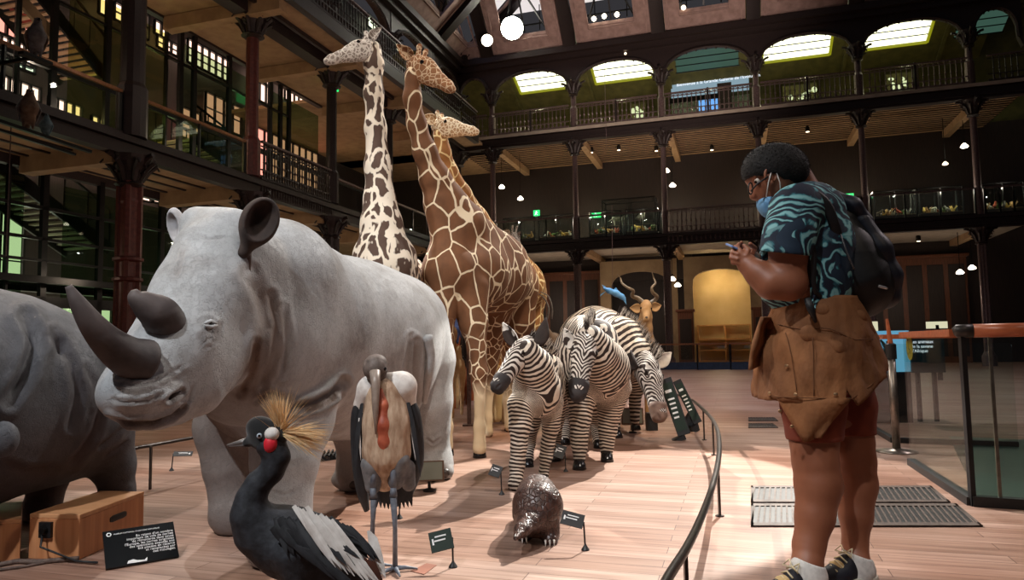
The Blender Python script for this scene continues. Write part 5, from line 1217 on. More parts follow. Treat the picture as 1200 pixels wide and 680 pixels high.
# ------------------------------------------------------------------ giraffes
def giraffemat(name, patch, line, tan, s1, s2, edge=.06, soft=.02, distort=.0, stretch=(1, 1, .75), fade=None):
    m, nt, b = newmat(name); v = coords(nt, stretch)
    nz = N(nt, 'ShaderNodeTexNoise', i_Scale=5., i_Detail=3.); L(nt, v, nz.inputs['Vector'])
    ad = N(nt, 'ShaderNodeMix', data_type='RGBA', blend_type='ADD'); ad.inputs[0].default_value = distort; L(nt, v, ad.inputs[6]); L(nt, nz.outputs['Color'], ad.inputs[7])
    def vor(s, e):
        vo = N(nt, 'ShaderNodeTexVoronoi', feature='DISTANCE_TO_EDGE', i_Scale=s); L(nt, ad.outputs[2], vo.inputs['Vector'])
        return ramp(nt, vo.outputs['Distance'], [(e, (0, 0, 0, 1)), (e+soft, (1, 1, 1, 1))]).outputs[0]
    a, c = vor(s1, edge), vor(s2, edge*1.25)
    at = N(nt, 'ShaderNodeAttribute', attribute_name='tone')
    r1 = ramp(nt, at.outputs['Fac'], [(.22, (0, 0, 0, 1)), (.3, (1, 1, 1, 1))]); r2 = ramp(nt, at.outputs['Fac'], [(.6, (0, 0, 0, 1)), (.85, (1, 1, 1, 1))])
    mk = N(nt, 'ShaderNodeMix', data_type='RGBA'); L(nt, r1.outputs[0], mk.inputs[0]); L(nt, a, mk.inputs[6]); L(nt, c, mk.inputs[7])
    n3 = N(nt, 'ShaderNodeTexNoise', i_Scale=9., i_Detail=5.); L(nt, v, n3.inputs['Vector'])
    pc = ramp(nt, n3.outputs[0], [(.3, lin(tuple(x*.82 for x in patch))), (.7, lin(patch))])
    mc = N(nt, 'ShaderNodeMix', data_type='RGBA'); mc.inputs[6].default_value = lin(line); L(nt, mk.outputs[2], mc.inputs[0]); L(nt, pc.outputs[0], mc.inputs[7])
    mt = N(nt, 'ShaderNodeMix', data_type='RGBA'); L(nt, r2.outputs[0], mt.inputs[0]); L(nt, mc.outputs[2], mt.inputs[6]); mt.inputs[7].default_value = lin(tan)
    L(nt, mt.outputs[2], b.inputs['Base Color']); b.inputs['Roughness'].default_value = .75; b.inputs['Specular IOR Level'].default_value = .2
    nb = N(nt, 'ShaderNodeTexNoise', i_Scale=90., i_Detail=3.); L(nt, v, nb.inputs['Vector']); bump(nt, b, nb.outputs[0], .15, .004); return m
M['gbrown'] = giraffemat('reticulated_coat', (122, 82, 56), (226, 208, 178), (214, 194, 162), 5.2, 10.5, .028, .012, .05)
M['gface'] = giraffemat('reticulated_face', (162, 112, 78), (214, 188, 156), (178, 134, 108), 22., 26., .05, .04, .02, (1, 1, 1))
M['gpale'] = giraffemat('blotched_coat', (96, 76, 66), (232, 220, 202), (222, 212, 196), 7.5, 12., .1, .05, .35, (1, 1, .6))
M['gpaleface'] = giraffemat('pale_giraffe_face', (156, 142, 132), (216, 208, 200), (206, 200, 194), 26., 30., .08, .1, .2, (1, 1, 1))
M['gyoung'] = giraffemat('young_coat', (170, 120, 74), (236, 216, 166), (224, 202, 156), 8.5, 14., .05, .02, .05)
M['gyface'] = giraffemat('young_face', (196, 158, 120), (236, 222, 196), (232, 216, 190), 26., 30., .08, .05, .05, (1, 1, 1))
M['tuftdark'] = plain('dark_tuft', (58, 42, 34), (36, 26, 22), .9, 0, 30)
M['manebrown'] = plain('brown_mane', (150, 96, 60), (110, 66, 40), .9, 0, 30)
def ghead(t, poll, nose, left, mat, earw=.12, oss=True, ears=(1, 1), tuftm=None, ossl=.2, earm=None, eyemat=None):
    fr, d, l, u, Ln = frame(poll, nose, left); B = Body(max(.006, Ln*.012))
    seg = [(-.02, -.01, .17, .9), (.2, .02, .19, .85), (.42, -.01, .16, .8), (.68, -.04, .115, .85), (.86, -.055, .1, .95), (.97, -.07, .075, 1.0)]
    for (a, za, ra, fa), (c, zc_, rc, fc) in zip(seg[:-1], seg[1:]):
        B.cone(fr(a, 0, za), fr(c, 0, zc_), ra*Ln, rc*Ln, k=.05*Ln, flat=(l, (fa+fc)/2))
    B.cone(fr(.1, 0, -.16), fr(.55, 0, -.13), .12*Ln, .07*Ln, k=.08*Ln)      # jaw
    B.cone(fr(.55, 0, -.1), fr(.93, 0, -.115), .05*Ln, .035*Ln, k=.05*Ln)
    B.ell(fr(.3, 0, .12), (.1*Ln, .1*Ln, .07*Ln), rot_to(d, u), k=.06*Ln)    # forehead bump
    for s in (-1, 1):
        B.ell(fr(.22, .135*s, .06), (.085*Ln, .05*Ln, .055*Ln), rot_to(d, u), k=.03*Ln)
        B.cone(fr(.93, .055*s, -.0), fr(.89, .075*s, .01), .014*Ln, .01*Ln, k=.01*Ln, cut=True)
    B.cone(fr(1.03, 0, -.085), fr(.62, .1, -.085), .008*Ln, .006*Ln, k=.012*Ln, cut=True)
    B.cone(fr(1.03, 0, -.085), fr(.62, -.1, -.085), .008*Ln, .006*Ln, k=.012*Ln, cut=True)
    if oss:
        for s in (-1, 1): B.cone(fr(.03, .07*s, .1), fr(-.05, .1*s, .1+ossl), .052*Ln, .038*Ln, k=.05*Ln); B.ell(fr(-.055, .1*s, .11+ossl), (.05*Ln,)*3, k=.02*Ln)
    hd = B.build('head', mat, t)
    eyes(fr, .24, .168, .07, .04*Ln, t, eyemat or M['eye'])
    if oss:
        for s in (-1, 1):
            b = MB(); b.ball(fr(-.057, .1*s, .13+ossl), .046*Ln, 9, 7); b.build('horn_tip', tuftm or M['tuftdark'], t, smooth=True)
    for s, on in zip((-1, 1), ears):
        if on: ear('ear', fr(-.06, .14*s, .04), fr(-.26, .4*s, .1), d+l*s*.3, earw*Ln, earm or mat, M['earpale'], t, cup=.5, th=.012*Ln)
    return fr, d, l, u, Ln
def hooves(t, feet, r, mat=None):
    for p, d in feet:
        b = MB(); p = np.array([p[0], p[1], .002]); d = norm([d[0], d[1], 0])
        b.lathe(p, [(r*1.15, 0), (r*1.05, r*.6), (r*.8, r*1.5)], 14); o = b.v
        o2 = [tuple(np.array(v)+d*(r*.35*(1-(v[2]/(r*1.5))))) for v in b.v]; b.v = o2
        b.build('hoof', mat or M['hoof'], t, smooth=True)
def gfoot(px, py, z=.0): return G(px, py, z)
def leg(B, pts, k, tones, s0=None, ds=1., flat=None):
    s = s0 or 0.
    for i, ((a, ra), (b, rb)) in enumerate(zip(pts[:-1], pts[1:])):
        l_ = float(np.linalg.norm(b-a))*ds; B.cone(a, b, ra, rb, k, (s, s+l_), flat, tone=tones[min(i, len(tones)-1)]); s += l_
def mane(t, pts, ln, n, mat, w=.004, dirs=None, name='mane', up_=None, jit=.15):
    cp = curve_pts(pts, n); b = MB(); rt, dr, le = [], [], []
    for i, p in enumerate(cp):
        for k in range(3):
            rt.append(p+rng.normal(0, w*1.5, 3)); dr.append(dirs); le.append(ln*(.8+.4*rng.random()))
    tuft(b, rt, dr, le, w, jit); return b.build(name, mat, t)
def giraffe_main():
    t = thing('giraffe', 'tall brown giraffe with a bold net pattern, nearest the middle, head turned right', 'giraffe', G(560, 525))
    B = Body(.016)
    a0 = B.chain([J(528, 318, 6.55, 34), J(548, 318, 6.9, 42), J(575, 322, 7.5, 42), J(597, 330, 8.05, 33)], k=.16)
    B.cone(P(545, 268, 6.75), P(592, 302, 7.6), R(26, 6.7), R(22, 7.6), k=.14)
    B.cone(P(518, 300, 6.5), P(516, 322, 6.5), R(14, 6.5), R(16, 6.5), k=.08)
    B.chain([J(538, 262, 6.7, 31), J(523, 238, 6.6, 23), J(510, 210, 6.5, 17.5), J(498, 178, 6.4, 13), J(488, 145, 6.35, 10.5), J(483, 115, 6.3, 9.5), J(484, 88, 6.3, 10)], k=.07)
    B.cone(P(525, 285, 6.55), P(511, 240, 6.5), R(20, 6.5), R(13, 6.5), k=.1)
    leg(B, [J(521, 320, 6.45, 21), J(521, 365, 6.42, 13), J(522, 400, 6.42, 9.5), J(523, 432, 6.42, 8), J(524, 446, 6.42, 6), J(525, 500, 6.42, 5), J(525, 524, 6.42, 6)], .05, [.1, .3, .45, .5, .9, 1])
    leg(B, [J(549, 340, 6.6, 26), J(555, 380, 6.52, 16), J(559, 410, 6.48, 10.5), J(561, 436, 6.46, 10), J(562, 452, 6.46, 7), J(562, 500, 6.45, 6), J(562, 526, 6.44, 8)], .05, [.1, .3, .45, .5, .9, 1])
    leg(B, [J(600, 340, 8.1, 32), J(603, 375, 8.15, 23), J(600, 410, 8.25, 13), J(597, 440, 8.4, 8), J(596, 470, 8.35, 6), J(597, 500, 8.3, 6)], .06, [.1, .3, .45, .7, 1])
    leg(B, [J(580, 350, 7.7, 30), J(577, 385, 7.75, 16), J(575, 420, 7.9, 9), J(572, 455, 7.95, 7), J(571, 490, 7.9, 5), J(571, 506, 7.88, 7)], .06, [.3, .45, .6, .9, 1])
    B.build('body', M['gbrown'], t, sig=.03)
    ghead(t, P(488, 76, 6.32), P(533, 101, 6.1), (.35, 1, 0), M['gface'], ossl=.17, tuftm=M['manebrown'], earw=.11)
    hooves(t, [(G(525, 534), (-.3, -1)), (G(562, 536), (.1, -1)), (G(571, 511), (0, -1)), (G(597, 505), (0, -1))], .055)
    mane(t, [P(478, 85, 6.45), P(475, 120, 6.45), P(480, 150, 6.5), P(492, 190, 6.62), P(508, 225, 6.8)][::1], .05, 120, M['manebrown'], .006, (.4, .9, .1))
    b = MB(); b.tube([P(618, 322, 8.3), P(622, 350, 8.35), P(622, 400, 8.3)], [.03, .02, .015], 6); b.build('tail', M['gbrown'], t, smooth=True)
giraffe_main()
def giraffe_pale():
    t = thing('giraffe', 'pale giraffe with dark blotches behind the big rhinoceros, head turned left', 'giraffe', G(452, 538))
    B = Body(.016)
    B.chain([J(452, 312, 6.1, 36), J(453, 330, 6.6, 36), J(466, 335, 7.2, 35), J(478, 340, 7.7, 34)], k=.15)
    B.chain([J(449, 288, 6.1, 30), J(447, 262, 6.12, 23), J(445, 235, 6.15, 17.5), J(443, 195, 6.18, 14.5), J(440, 150, 6.2, 11.5), J(438, 110, 6.22, 10.5), J(438, 75, 6.22, 10.5), J(436, 58, 6.22, 11)], k=.07)
    B.cone(P(432, 300, 6.1), P(434, 340, 6.12), R(18, 6.1), R(20, 6.1), k=.06); B.cone(P(470, 300, 6.15), P(474, 345, 6.2), R(17, 6.1), R(18, 6.1), k=.06)
    leg(B, [J(437, 340, 6.15, 24), J(436, 390, 6.15, 14), J(436, 440, 6.15, 10), J(437, 490, 6.15, 6), J(437, 530, 6.14, 7)], .06, [.1, .3, .5, 1])
    leg(B, [J(468, 345, 6.25, 24), J(468, 390, 6.25, 14), J(467, 440, 6.25, 10), J(466, 490, 6.25, 6), J(466, 526, 6.24, 7)], .06, [.1, .3, .5, 1])
    leg(B, [J(470, 350, 7.8, 28), J(468, 400, 7.9, 13), J(466, 450, 8.0, 7), J(466, 503, 7.9, 6)], .06, [.2, .4, .8, 1])
    leg(B, [J(490, 350, 7.8, 28), J(492, 400, 7.9, 13), J(492, 450, 8.0, 7), J(492, 503, 7.9, 6)], .06, [.2, .4, .8, 1])
    B.build('body', M['gpale'], t, sig=.03)
    ghead(t, P(433, 56, 6.2), P(380, 69, 6.0), (-.25, -1, 0), M['gpaleface'], ossl=.17, tuftm=M['gtuft'], earw=.12, ears=(0, 1), earm=M['gpaleface'])
    hooves(t, [(G(437, 539), (0, -1)), (G(466, 537), (0, -1)), (G(466, 508), (0, -1)), (G(492, 508), (0, -1))], .055)
M['gtuft'] = plain('grey_tuft', (110, 98, 92), (78, 66, 60), .9, 0, 30)
giraffe_pale()
def giraffe_young():
    t = thing('giraffe', 'young giraffe with a pale face peeping out right of the brown giraffe neck', 'giraffe', G(600, 498))
    B = Body(.016)
    B.chain([J(575, 300, 8.7, 26), J(592, 320, 9.0, 30), J(606, 335, 9.3, 30), J(614, 345, 9.6, 27)], k=.15)
    B.chain([J(572, 290, 8.6, 24), J(556, 258, 8.2, 16), J(540, 228, 7.9, 12), J(526, 200, 7.7, 9.5), J(519, 178, 7.6, 8.5), J(516, 158, 7.55, 8.5)], k=.06)
    leg(B, [J(612, 345, 9.6, 26), J(614, 380, 9.6, 22), J(612, 410, 9.65, 11), J(612, 440, 9.7, 6), J(612, 470, 9.6, 5), J(612, 484, 9.6, 5)], .06, [.1, .3, .5, .8, 1])
    leg(B, [J(600, 345, 9.4, 22), J(596, 380, 9.4, 10), J(592, 410, 9.45, 8), J(590, 440, 9.5, 6), J(590, 485, 9.4, 5)], .06, [.2, .3, .5, .6])
    leg(B, [J(572, 330, 8.8, 20), J(570, 370, 8.8, 9), J(585, 440, 8.8, 5), J(583, 490, 8.8, 5)], .06, [.2, .4, 1])
    leg(B, [J(582, 330, 8.9, 20), J(590, 370, 8.9, 9), J(592, 440, 8.9, 5), J(577, 490, 8.9, 5)], .06, [.2, .4, 1])
    B.build('body', M['gyoung'], t, sig=.03)
    ghead(t, P(515, 148, 7.55), P(560, 151, 7.35), (.3, 1, 0), M['gyface'], ossl=.16, tuftm=M['manebrown'], earw=.13, earm=M['gyface'])
    hooves(t, [(G(612, 489), (0, -1)), (G(590, 490), (0, -1)), (G(583, 494), (0, -1)), (G(577, 493), (0, -1))], .045)
giraffe_young()
def giraffe_far():
    t = thing('giraffe', 'small whitish giraffe calf whose head peeps over the back of the brown giraffe', 'giraffe', G(602, 478))
    B = Body(.02); B.chain([J(605, 330, 10.8, 18), J(604, 310, 10.6, 11), J(605, 292, 10.5, 5.5), J(604, 280, 10.4, 5)], k=.05)
    B.chain([J(604, 335, 10.8, 18), J(596, 340, 11.2, 22), J(588, 345, 11.8, 20)], k=.1)
    for x, y, Y in ((600, 350, 10.8), (610, 350, 10.9), (586, 350, 11.8), (596, 350, 11.8)): leg(B, [J(x, y, Y, 12), J(x, 410, Y, 5), J(x, 405+830/Y-3, Y, 3)], .05, [.3, .8])
    B.build('body', M['gpale'], t); ghead(t, P(601, 277, 10.4), P(609, 284, 10.1), (.8, .6, 0), M['gpaleface'], ossl=.3, tuftm=M['gpaleface'], earw=.2, earm=M['gpaleface'])
giraffe_far()
# ------------------------------------------------------------------ zebras
def lin_body(B, i0, a, c, off, drop=.0):
    """one stripe coordinate for all torso shapes from index i0 on: distance along the trunk"""
    d = norm(np.array(c)-np.array(a))*.5+np.array([0, 0, drop])
    for o in B.ops[i0:]: o['lin'] = (np.array(a), d, off)
def zebramat(name, lam, dark=(44, 32, 28), light=(214, 200, 184)):
    m, nt, b = newmat(name); v = coords(nt)
    at = N(nt, 'ShaderNodeAttribute', attribute_name='phase'); tn = N(nt, 'ShaderNodeAttribute', attribute_name='tone')
    nz = N(nt, 'ShaderNodeTexNoise', i_Scale=7., i_Detail=2.); L(nt, v, nz.inputs['Vector'])
    a1 = N(nt, 'ShaderNodeMath', operation='MULTIPLY_ADD'); a1.inputs[1].default_value = .06; L(nt, nz.outputs[0], a1.inputs[0]); L(nt, at.outputs['Fac'], a1.inputs[2])
    a2 = N(nt, 'ShaderNodeMath', operation='MULTIPLY'); a2.inputs[1].default_value = 2*math.pi/lam; L(nt, a1.outputs[0], a2.inputs[0])
    a3 = N(nt, 'ShaderNodeMath', operation='SINE'); L(nt, a2.outputs[0], a3.inputs[0])
    a4 = N(nt, 'ShaderNodeMath', operation='MULTIPLY_ADD'); a4.inputs[1].default_value = .5; a4.inputs[2].default_value = .5; L(nt, a3.outputs[0], a4.inputs[0])
    n3 = N(nt, 'ShaderNodeTexNoise', i_Scale=14., i_Detail=4.); L(nt, v, n3.inputs['Vector'])
    lc = ramp(nt, n3.outputs[0], [(.35, lin(tuple(x*.86 for x in light))), (.65, lin(light))])
    r = ramp(nt, a4.outputs[0], [(.48, (0, 0, 0, 1)), (.6, (1, 1, 1, 1))])
    mx = N(nt, 'ShaderNodeMix', data_type='RGBA'); mx.inputs[6].default_value = lin(dark); L(nt, r.outputs[0], mx.inputs[0]); L(nt, lc.outputs[0], mx.inputs[7])
    r2 = ramp(nt, tn.outputs['Fac'], [(.45, (0, 0, 0, 1)), (.6, (1, 1, 1, 1))]); m2 = N(nt, 'ShaderNodeMix', data_type='RGBA'); L(nt, r2.outputs[0], m2.inputs[0]); L(nt, mx.outputs[2], m2.inputs[6]); m2.inputs[7].default_value = lin((40, 32, 32))
    L(nt, m2.outputs[2], b.inputs['Base Color']); b.inputs['Roughness'].default_value = .7; b.inputs['Specular IOR Level'].default_value = .25
    nb = N(nt, 'ShaderNodeTexNoise', i_Scale=120., i_Detail=3.); L(nt, v, nb.inputs['Vector']); bump(nt, b, nb.outputs[0], .12, .003); return m
M['zebra'] = zebramat('zebra_coat', .036); M['zebra2'] = zebramat('zebra_coat_middle', .038); M['zebra3'] = zebramat('zebra_coat_broad', .058); M['zhead'] = zebramat('zebra_face', .021, light=(206, 198, 190))
M['zdark'] = plain('zebra_dark_hair', (48, 36, 32), (30, 22, 20), .9, 0, 20); M['zwhite'] = plain('zebra_pale_hair', (206, 196, 186), (170, 160, 150), .9, 0, 20)
M['muzzle'] = plain('dark_muzzle', (44, 37, 38), (26, 22, 24), .75, 0, 20); M['muzzlegrey'] = plain('brown_grey_muzzle', (128, 104, 90), (98, 76, 66), .7, 0, 20)
def zhead(t, poll, nose, left, muz, ears=((.0, .0), (.0, .0)), earl=.36, tip=None, phaseoff=0.):
    fr, d, l, u, Ln = frame(poll, nose, left); B = Body(max(.005, Ln*.012))
    seg = [(-.05, -.03, .2, .8), (.12, 0, .21, .85), (.32, 0, .2, .9), (.55, -.02, .155, .9), (.75, -.035, .135, .95), (.9, -.04, .13, 1.05)]
    s = 0
    for (a, za, ra, fa), (c, zc_, rc, fc) in zip(seg[:-1], seg[1:]):
        B.cone(fr(a, 0, za), fr(c, 0, zc_), ra*Ln, rc*Ln, k=.05*Ln, flat=(l, (fa+fc)/2), attr=(a*Ln*.5, c*Ln*.5), tone=0)
        B.ops[-1]['lat'] = (l, .9)
    B.cone(fr(.1, 0, -.16), fr(.5, 0, -.12), .12*Ln, .06*Ln, k=.08*Ln, attr=(.1*Ln*.5, .5*Ln*.5)); B.ops[-1]['lat'] = (l, .9)
    for s_ in (-1, 1):
        B.ell(fr(.27, .15*s_, .08), (.08*Ln, .035*Ln, .04*Ln), rot_to(d, u), k=.03*Ln, attr=.3*Ln*.5)
    B.build('head', M['zhead'], t)
    Bm = Body(max(.004, Ln*.01))
    Bm.cone(fr(.82, 0, -.035), fr(.96, 0, -.05), .145*Ln, .12*Ln, k=.04*Ln, flat=(l, 1.08)); Bm.cone(fr(.84, 0, -.12), fr(.97, 0, -.13), .08*Ln, .07*Ln, k=.04*Ln)
    for s_ in (-1, 1):
        Bm.ell(fr(.97, .085*s_, .01), (.05*Ln, .035*Ln, .03*Ln), rot_to(d, u), k=.02*Ln)
        Bm.cone(fr(1.06, .085*s_, -.0), fr(.97, .13*s_, .02), .03*Ln, .02*Ln, k=.01*Ln, cut=True)
    Bm.cone(fr(1.08, -.12, -.11), fr(1.08, .12, -.11), .008*Ln, .008*Ln, k=.01*Ln, cut=True)
    Bm.build('muzzle', muz, t)
    eyes(fr, .28, .165, .085, .042*Ln, t, M['eye'])
    for s_ in (-1, 1):
        b = MB(); b.tube([fr(.22, .175*s_, .1), fr(.27, .185*s_, .13), fr(.33, .175*s_, .1)], .014*Ln, 6); b.build('eyelid', M['zdark'], t, smooth=True)
    return fr, d, l, u, Ln
def zear(t, fr, d, l, s, base, tip, w, Ln, face=None, dark=False):
    return ear('ear', base, tip, d*.7+l*s*.5 if face is None else face, w, M['zdark'] if dark else M['zhead'], M['zdark'] if dark else M['zwhite'], t, cup=.5, th=.008)
def manez(t, pts, ln, d_, n=70, lift=None):
    cp = curve_pts(pts, n)
    for nm, mt, ph in (('mane', M['zdark'], 0), ('pale_mane_bands', M['zwhite'], 1)):
        b = MB(); rt, dr, le = [], [], []
        for i, p in enumerate(cp):
            if (i//3) % 2 != ph: continue
            for k in range(9): rt.append(p+rng.normal(0, .010, 3)); dr.append(d_(i/len(cp)) if callable(d_) else d_); le.append(ln*(.75+.4*rng.random()))
        tuft(b, rt, dr, le, .004, .13); b.build(nm, mt, t)
def zebra_left():
    t = thing('zebra', 'zebra at left of the three, head turned left, right behind the pangolin', 'zebra', G(620, 565))
    B = Body(.011); Y = 5.2
    e = B.chain([J(617, 415, 4.98, 17), J(625, 430, 5.06, 22), J(629, 450, 5.16, 25)], k=.05, ds=1.1)
    i0 = len(B.ops); B.chain([J(629, 462, 5.2, 27), J(632, 455, 5.6, 27), J(634, 448, 6.0, 25), J(634, 446, 6.2, 20)], k=.09)
    B.cone(P(636, 428, 5.4), P(642, 430, 6.1), R(18, 5.4), R(16, 6.1), k=.08); lin_body(B, i0, P(629, 462, 5.2), P(640, 448, 6.05), e, -.55)
    leg(B, [J(612, 475, 5.1, 18), J(609, 500, 5.06, 12), J(608, 525, 5.04, 9), J(606, 545, 5.03, 8.5), J(605, 560, 5.0, 7), J(604, 567, 4.98, 9)], .03, [0], 2., 1.35)
    leg(B, [J(645, 472, 5.3, 16), J(646, 498, 5.32, 10), J(642, 520, 5.35, 7.5), J(640, 535, 5.36, 7), J(637, 555, 5.35, 5), J(636, 562, 5.33, 7)], .03, [0], 3., 1.35)
    leg(B, [J(628, 470, 6.1, 18), J(622, 500, 6.15, 9), J(621, 520, 6.25, 6), J(619, 535, 6.2, 5.5), J(619, 543, 6.18, 6.5)], .03, [0], 3.5, 1.35)
    leg(B, [J(650, 460, 6.25, 18), J(652, 490, 6.3, 9), J(652, 515, 6.35, 5), J(651, 535, 6.3, 5.5)], .03, [0], 4.5, 1.35)
    B.build('body', M['zebra'], t, sig=.012)
    fr, d, l, u, Ln = zhead(t, P(617, 407, 5.02), P(580, 452, 4.78), (.72, -.7, 0), M['muzzle'])
    zear(t, fr, d, l, -1, P(606, 404, 5.06), P(589, 378, 5.12), R(8, 5), Ln, face=(-.5, -1, .1))
    ear('ear', P(629, 403, 4.96), P(640, 372, 5.0), (.6, .9, .2), R(9, 5), M['zdark'], M['zdark'], t, cup=.45, th=.008)
    manez(t, [P(622, 396, 5.02), P(634, 400, 5.12), P(644, 412, 5.3), P(648, 420, 5.5)], .06, lambda a: (.5, .1, 1.-.3*a))
    hooves(t, [(G(604, 573), (-.2, -1)), (G(636, 567), (-.1, -1)), (G(619, 547), (0, -1)), (G(651, 540), (0, -1))], .042)
def zebra_mid():
    t = thing('zebra', 'middle zebra facing the visitor, with its black muzzle lowered straight ahead', 'zebra', G(690, 540))
    B = Body(.011)
    e = B.chain([J(692, 400, 5.75, 19), J(698, 415, 5.85, 25), J(704, 428, 6.0, 31)], k=.05, ds=1.1)
    i0 = len(B.ops); B.chain([J(703, 437, 6.15, 34), J(692, 430, 6.6, 39), J(686, 422, 7.0, 38), J(682, 412, 7.3, 30)], k=.12)
    B.cone(P(700, 398, 6.3), P(684, 393, 7.0), R(24, 6.3), R(24, 7.0), k=.1); lin_body(B, i0, P(703, 437, 6.15), P(684, 425, 7.05), e, -.45)
    leg(B, [J(683, 455, 6.05, 20), J(680, 490, 5.98, 12), J(679, 510, 5.95, 9.5), J(679, 522, 5.94, 8.5), J(679, 538, 5.92, 7)], .04, [0], 2., 1.3)
    leg(B, [J(718, 455, 6.2, 22), J(714, 485, 6.22, 13), J(712, 505, 6.22, 10), J(711, 520, 6.2, 7.5), J(711, 532, 6.18, 7)], .04, [0], 3., 1.3)
    leg(B, [J(695, 455, 7.1, 24), J(698, 480, 7.1, 12), J(700, 500, 7.15, 8), J(701, 516, 7.0, 6), J(702, 521, 6.95, 6)], .04, [0], 4., 1.3)
    leg(B, [J(662, 445, 7.2, 20), J(661, 470, 7.2, 11), J(662, 492, 7.3, 7), J(662, 507, 7.25, 5.5), J(662, 513, 7.2, 6)], .04, [0], 5., 1.3)
    B.build('body', M['zebra2'], t, sig=.012)
    fr, d, l, u, Ln = zhead(t, P(686, 400, 5.72), P(677, 462, 5.38), (1, .12, 0), M['muzzle'])
    zear(t, fr, d, l, -1, P(674, 408, 5.72), P(661, 385, 5.76), R(8, 5.7), Ln, face=(-.4, -1, .1))
    ear('ear', P(699, 404, 5.75), P(708, 384, 5.8), (.9, .5, .1), R(7, 5.7), M['zdark'], M['zdark'], t, cup=.45, th=.008)
    manez(t, [P(687, 388, 5.66), P(690, 382, 5.85), P(693, 378, 6.05), P(694, 374, 6.3)], .1, (0, .1, 1))
    hooves(t, [(G(679, 550), (-.1, -1)), (G(711, 541), (.1, -1)), (G(702, 525), (.1, -1)), (G(662, 521), (0, -1))], .05)
def zebra_right():
    t = thing('zebra', 'zebra at right of the three with its head bent down to graze', 'zebra', G(730, 500))
    B = Body(.012)
    e = B.chain([J(755, 432, 7.4, 15), J(746, 416, 7.5, 20), J(732, 401, 7.65, 27)], k=.05, ds=1.)
    i0 = len(B.ops); B.chain([J(721, 404, 7.8, 33), J(707, 405, 8.2, 38), J(694, 402, 8.7, 38), J(684, 398, 9.0, 30)], k=.12)
    B.cone(P(714, 382, 7.9), P(698, 380, 8.7), R(16, 7.9), R(20, 8.7), k=.1); lin_body(B, i0, P(726, 404, 7.8), P(694, 402, 8.7), e, -.1)
    leg(B, [J(722, 430, 7.75, 22), J(720, 462, 7.72, 11), J(720, 485, 7.72, 7), J(721, 500, 7.7, 6)], .04, [0], 2., 1.3)
    leg(B, [J(742, 425, 7.8, 20), J(744, 455, 7.95, 10), J(744, 475, 7.98, 6), J(744, 493, 7.95, 5.5)], .04, [0], 3., 1.3)
    leg(B, [J(690, 430, 8.9, 20), J(688, 460, 8.95, 8), J(688, 488, 8.9, 5)], .04, [0], 4., 1.3)
    leg(B, [J(672, 430, 9.1, 20), J(671, 460, 9.15, 8), J(671, 486, 9.1, 5)], .04, [0], 5., 1.3)
    B.build('body', M['zebra3'], t, sig=.012)
    fr, d, l, u, Ln = zhead(t, P(757, 426, 7.32), P(776, 488, 7.0), (.75, .66, 0), M['muzzlegrey'])
    zear(t, fr, d, l, -1, P(748, 432, 7.24), P(739, 410, 7.28), R(8, 7.3), Ln, face=(-1, -.3, .1), dark=True)
    ear('ear', P(769, 429, 7.42), P(787, 413, 7.5), (.1, -1, .2), R(8, 7.3), M['zwhite'], M['zwhite'], t, cup=.45, th=.008)
    manez(t, [P(723, 372, 7.75), P(738, 383, 7.62), P(751, 398, 7.5), P(763, 416, 7.36), P(768, 424, 7.28)], .13, lambda a: (.55, -.2, 1.-.3*a), n=90)
    hooves(t, [(G(722, 513), (.6, -1)), (G(744, 504), (.5, -1)), (G(688, 493), (.5, -1)), (G(671, 491), (.5, -1))], .055)
_old = Body._d
def _d2(s, o, X, want=False):
    r = _old(s, o, X, want)
    if want and 'lat' in o:
        ax, k = o['lat']; return r[0], r[1]+np.abs((X-o['a'])@norm(ax))*k
    if want and 'lin' in o:
        og, dr, of = o['lin']; return r[0], of+(X-og)@dr
    return r
Body._d = _d2
zebra_left(); zebra_mid(); zebra_right()
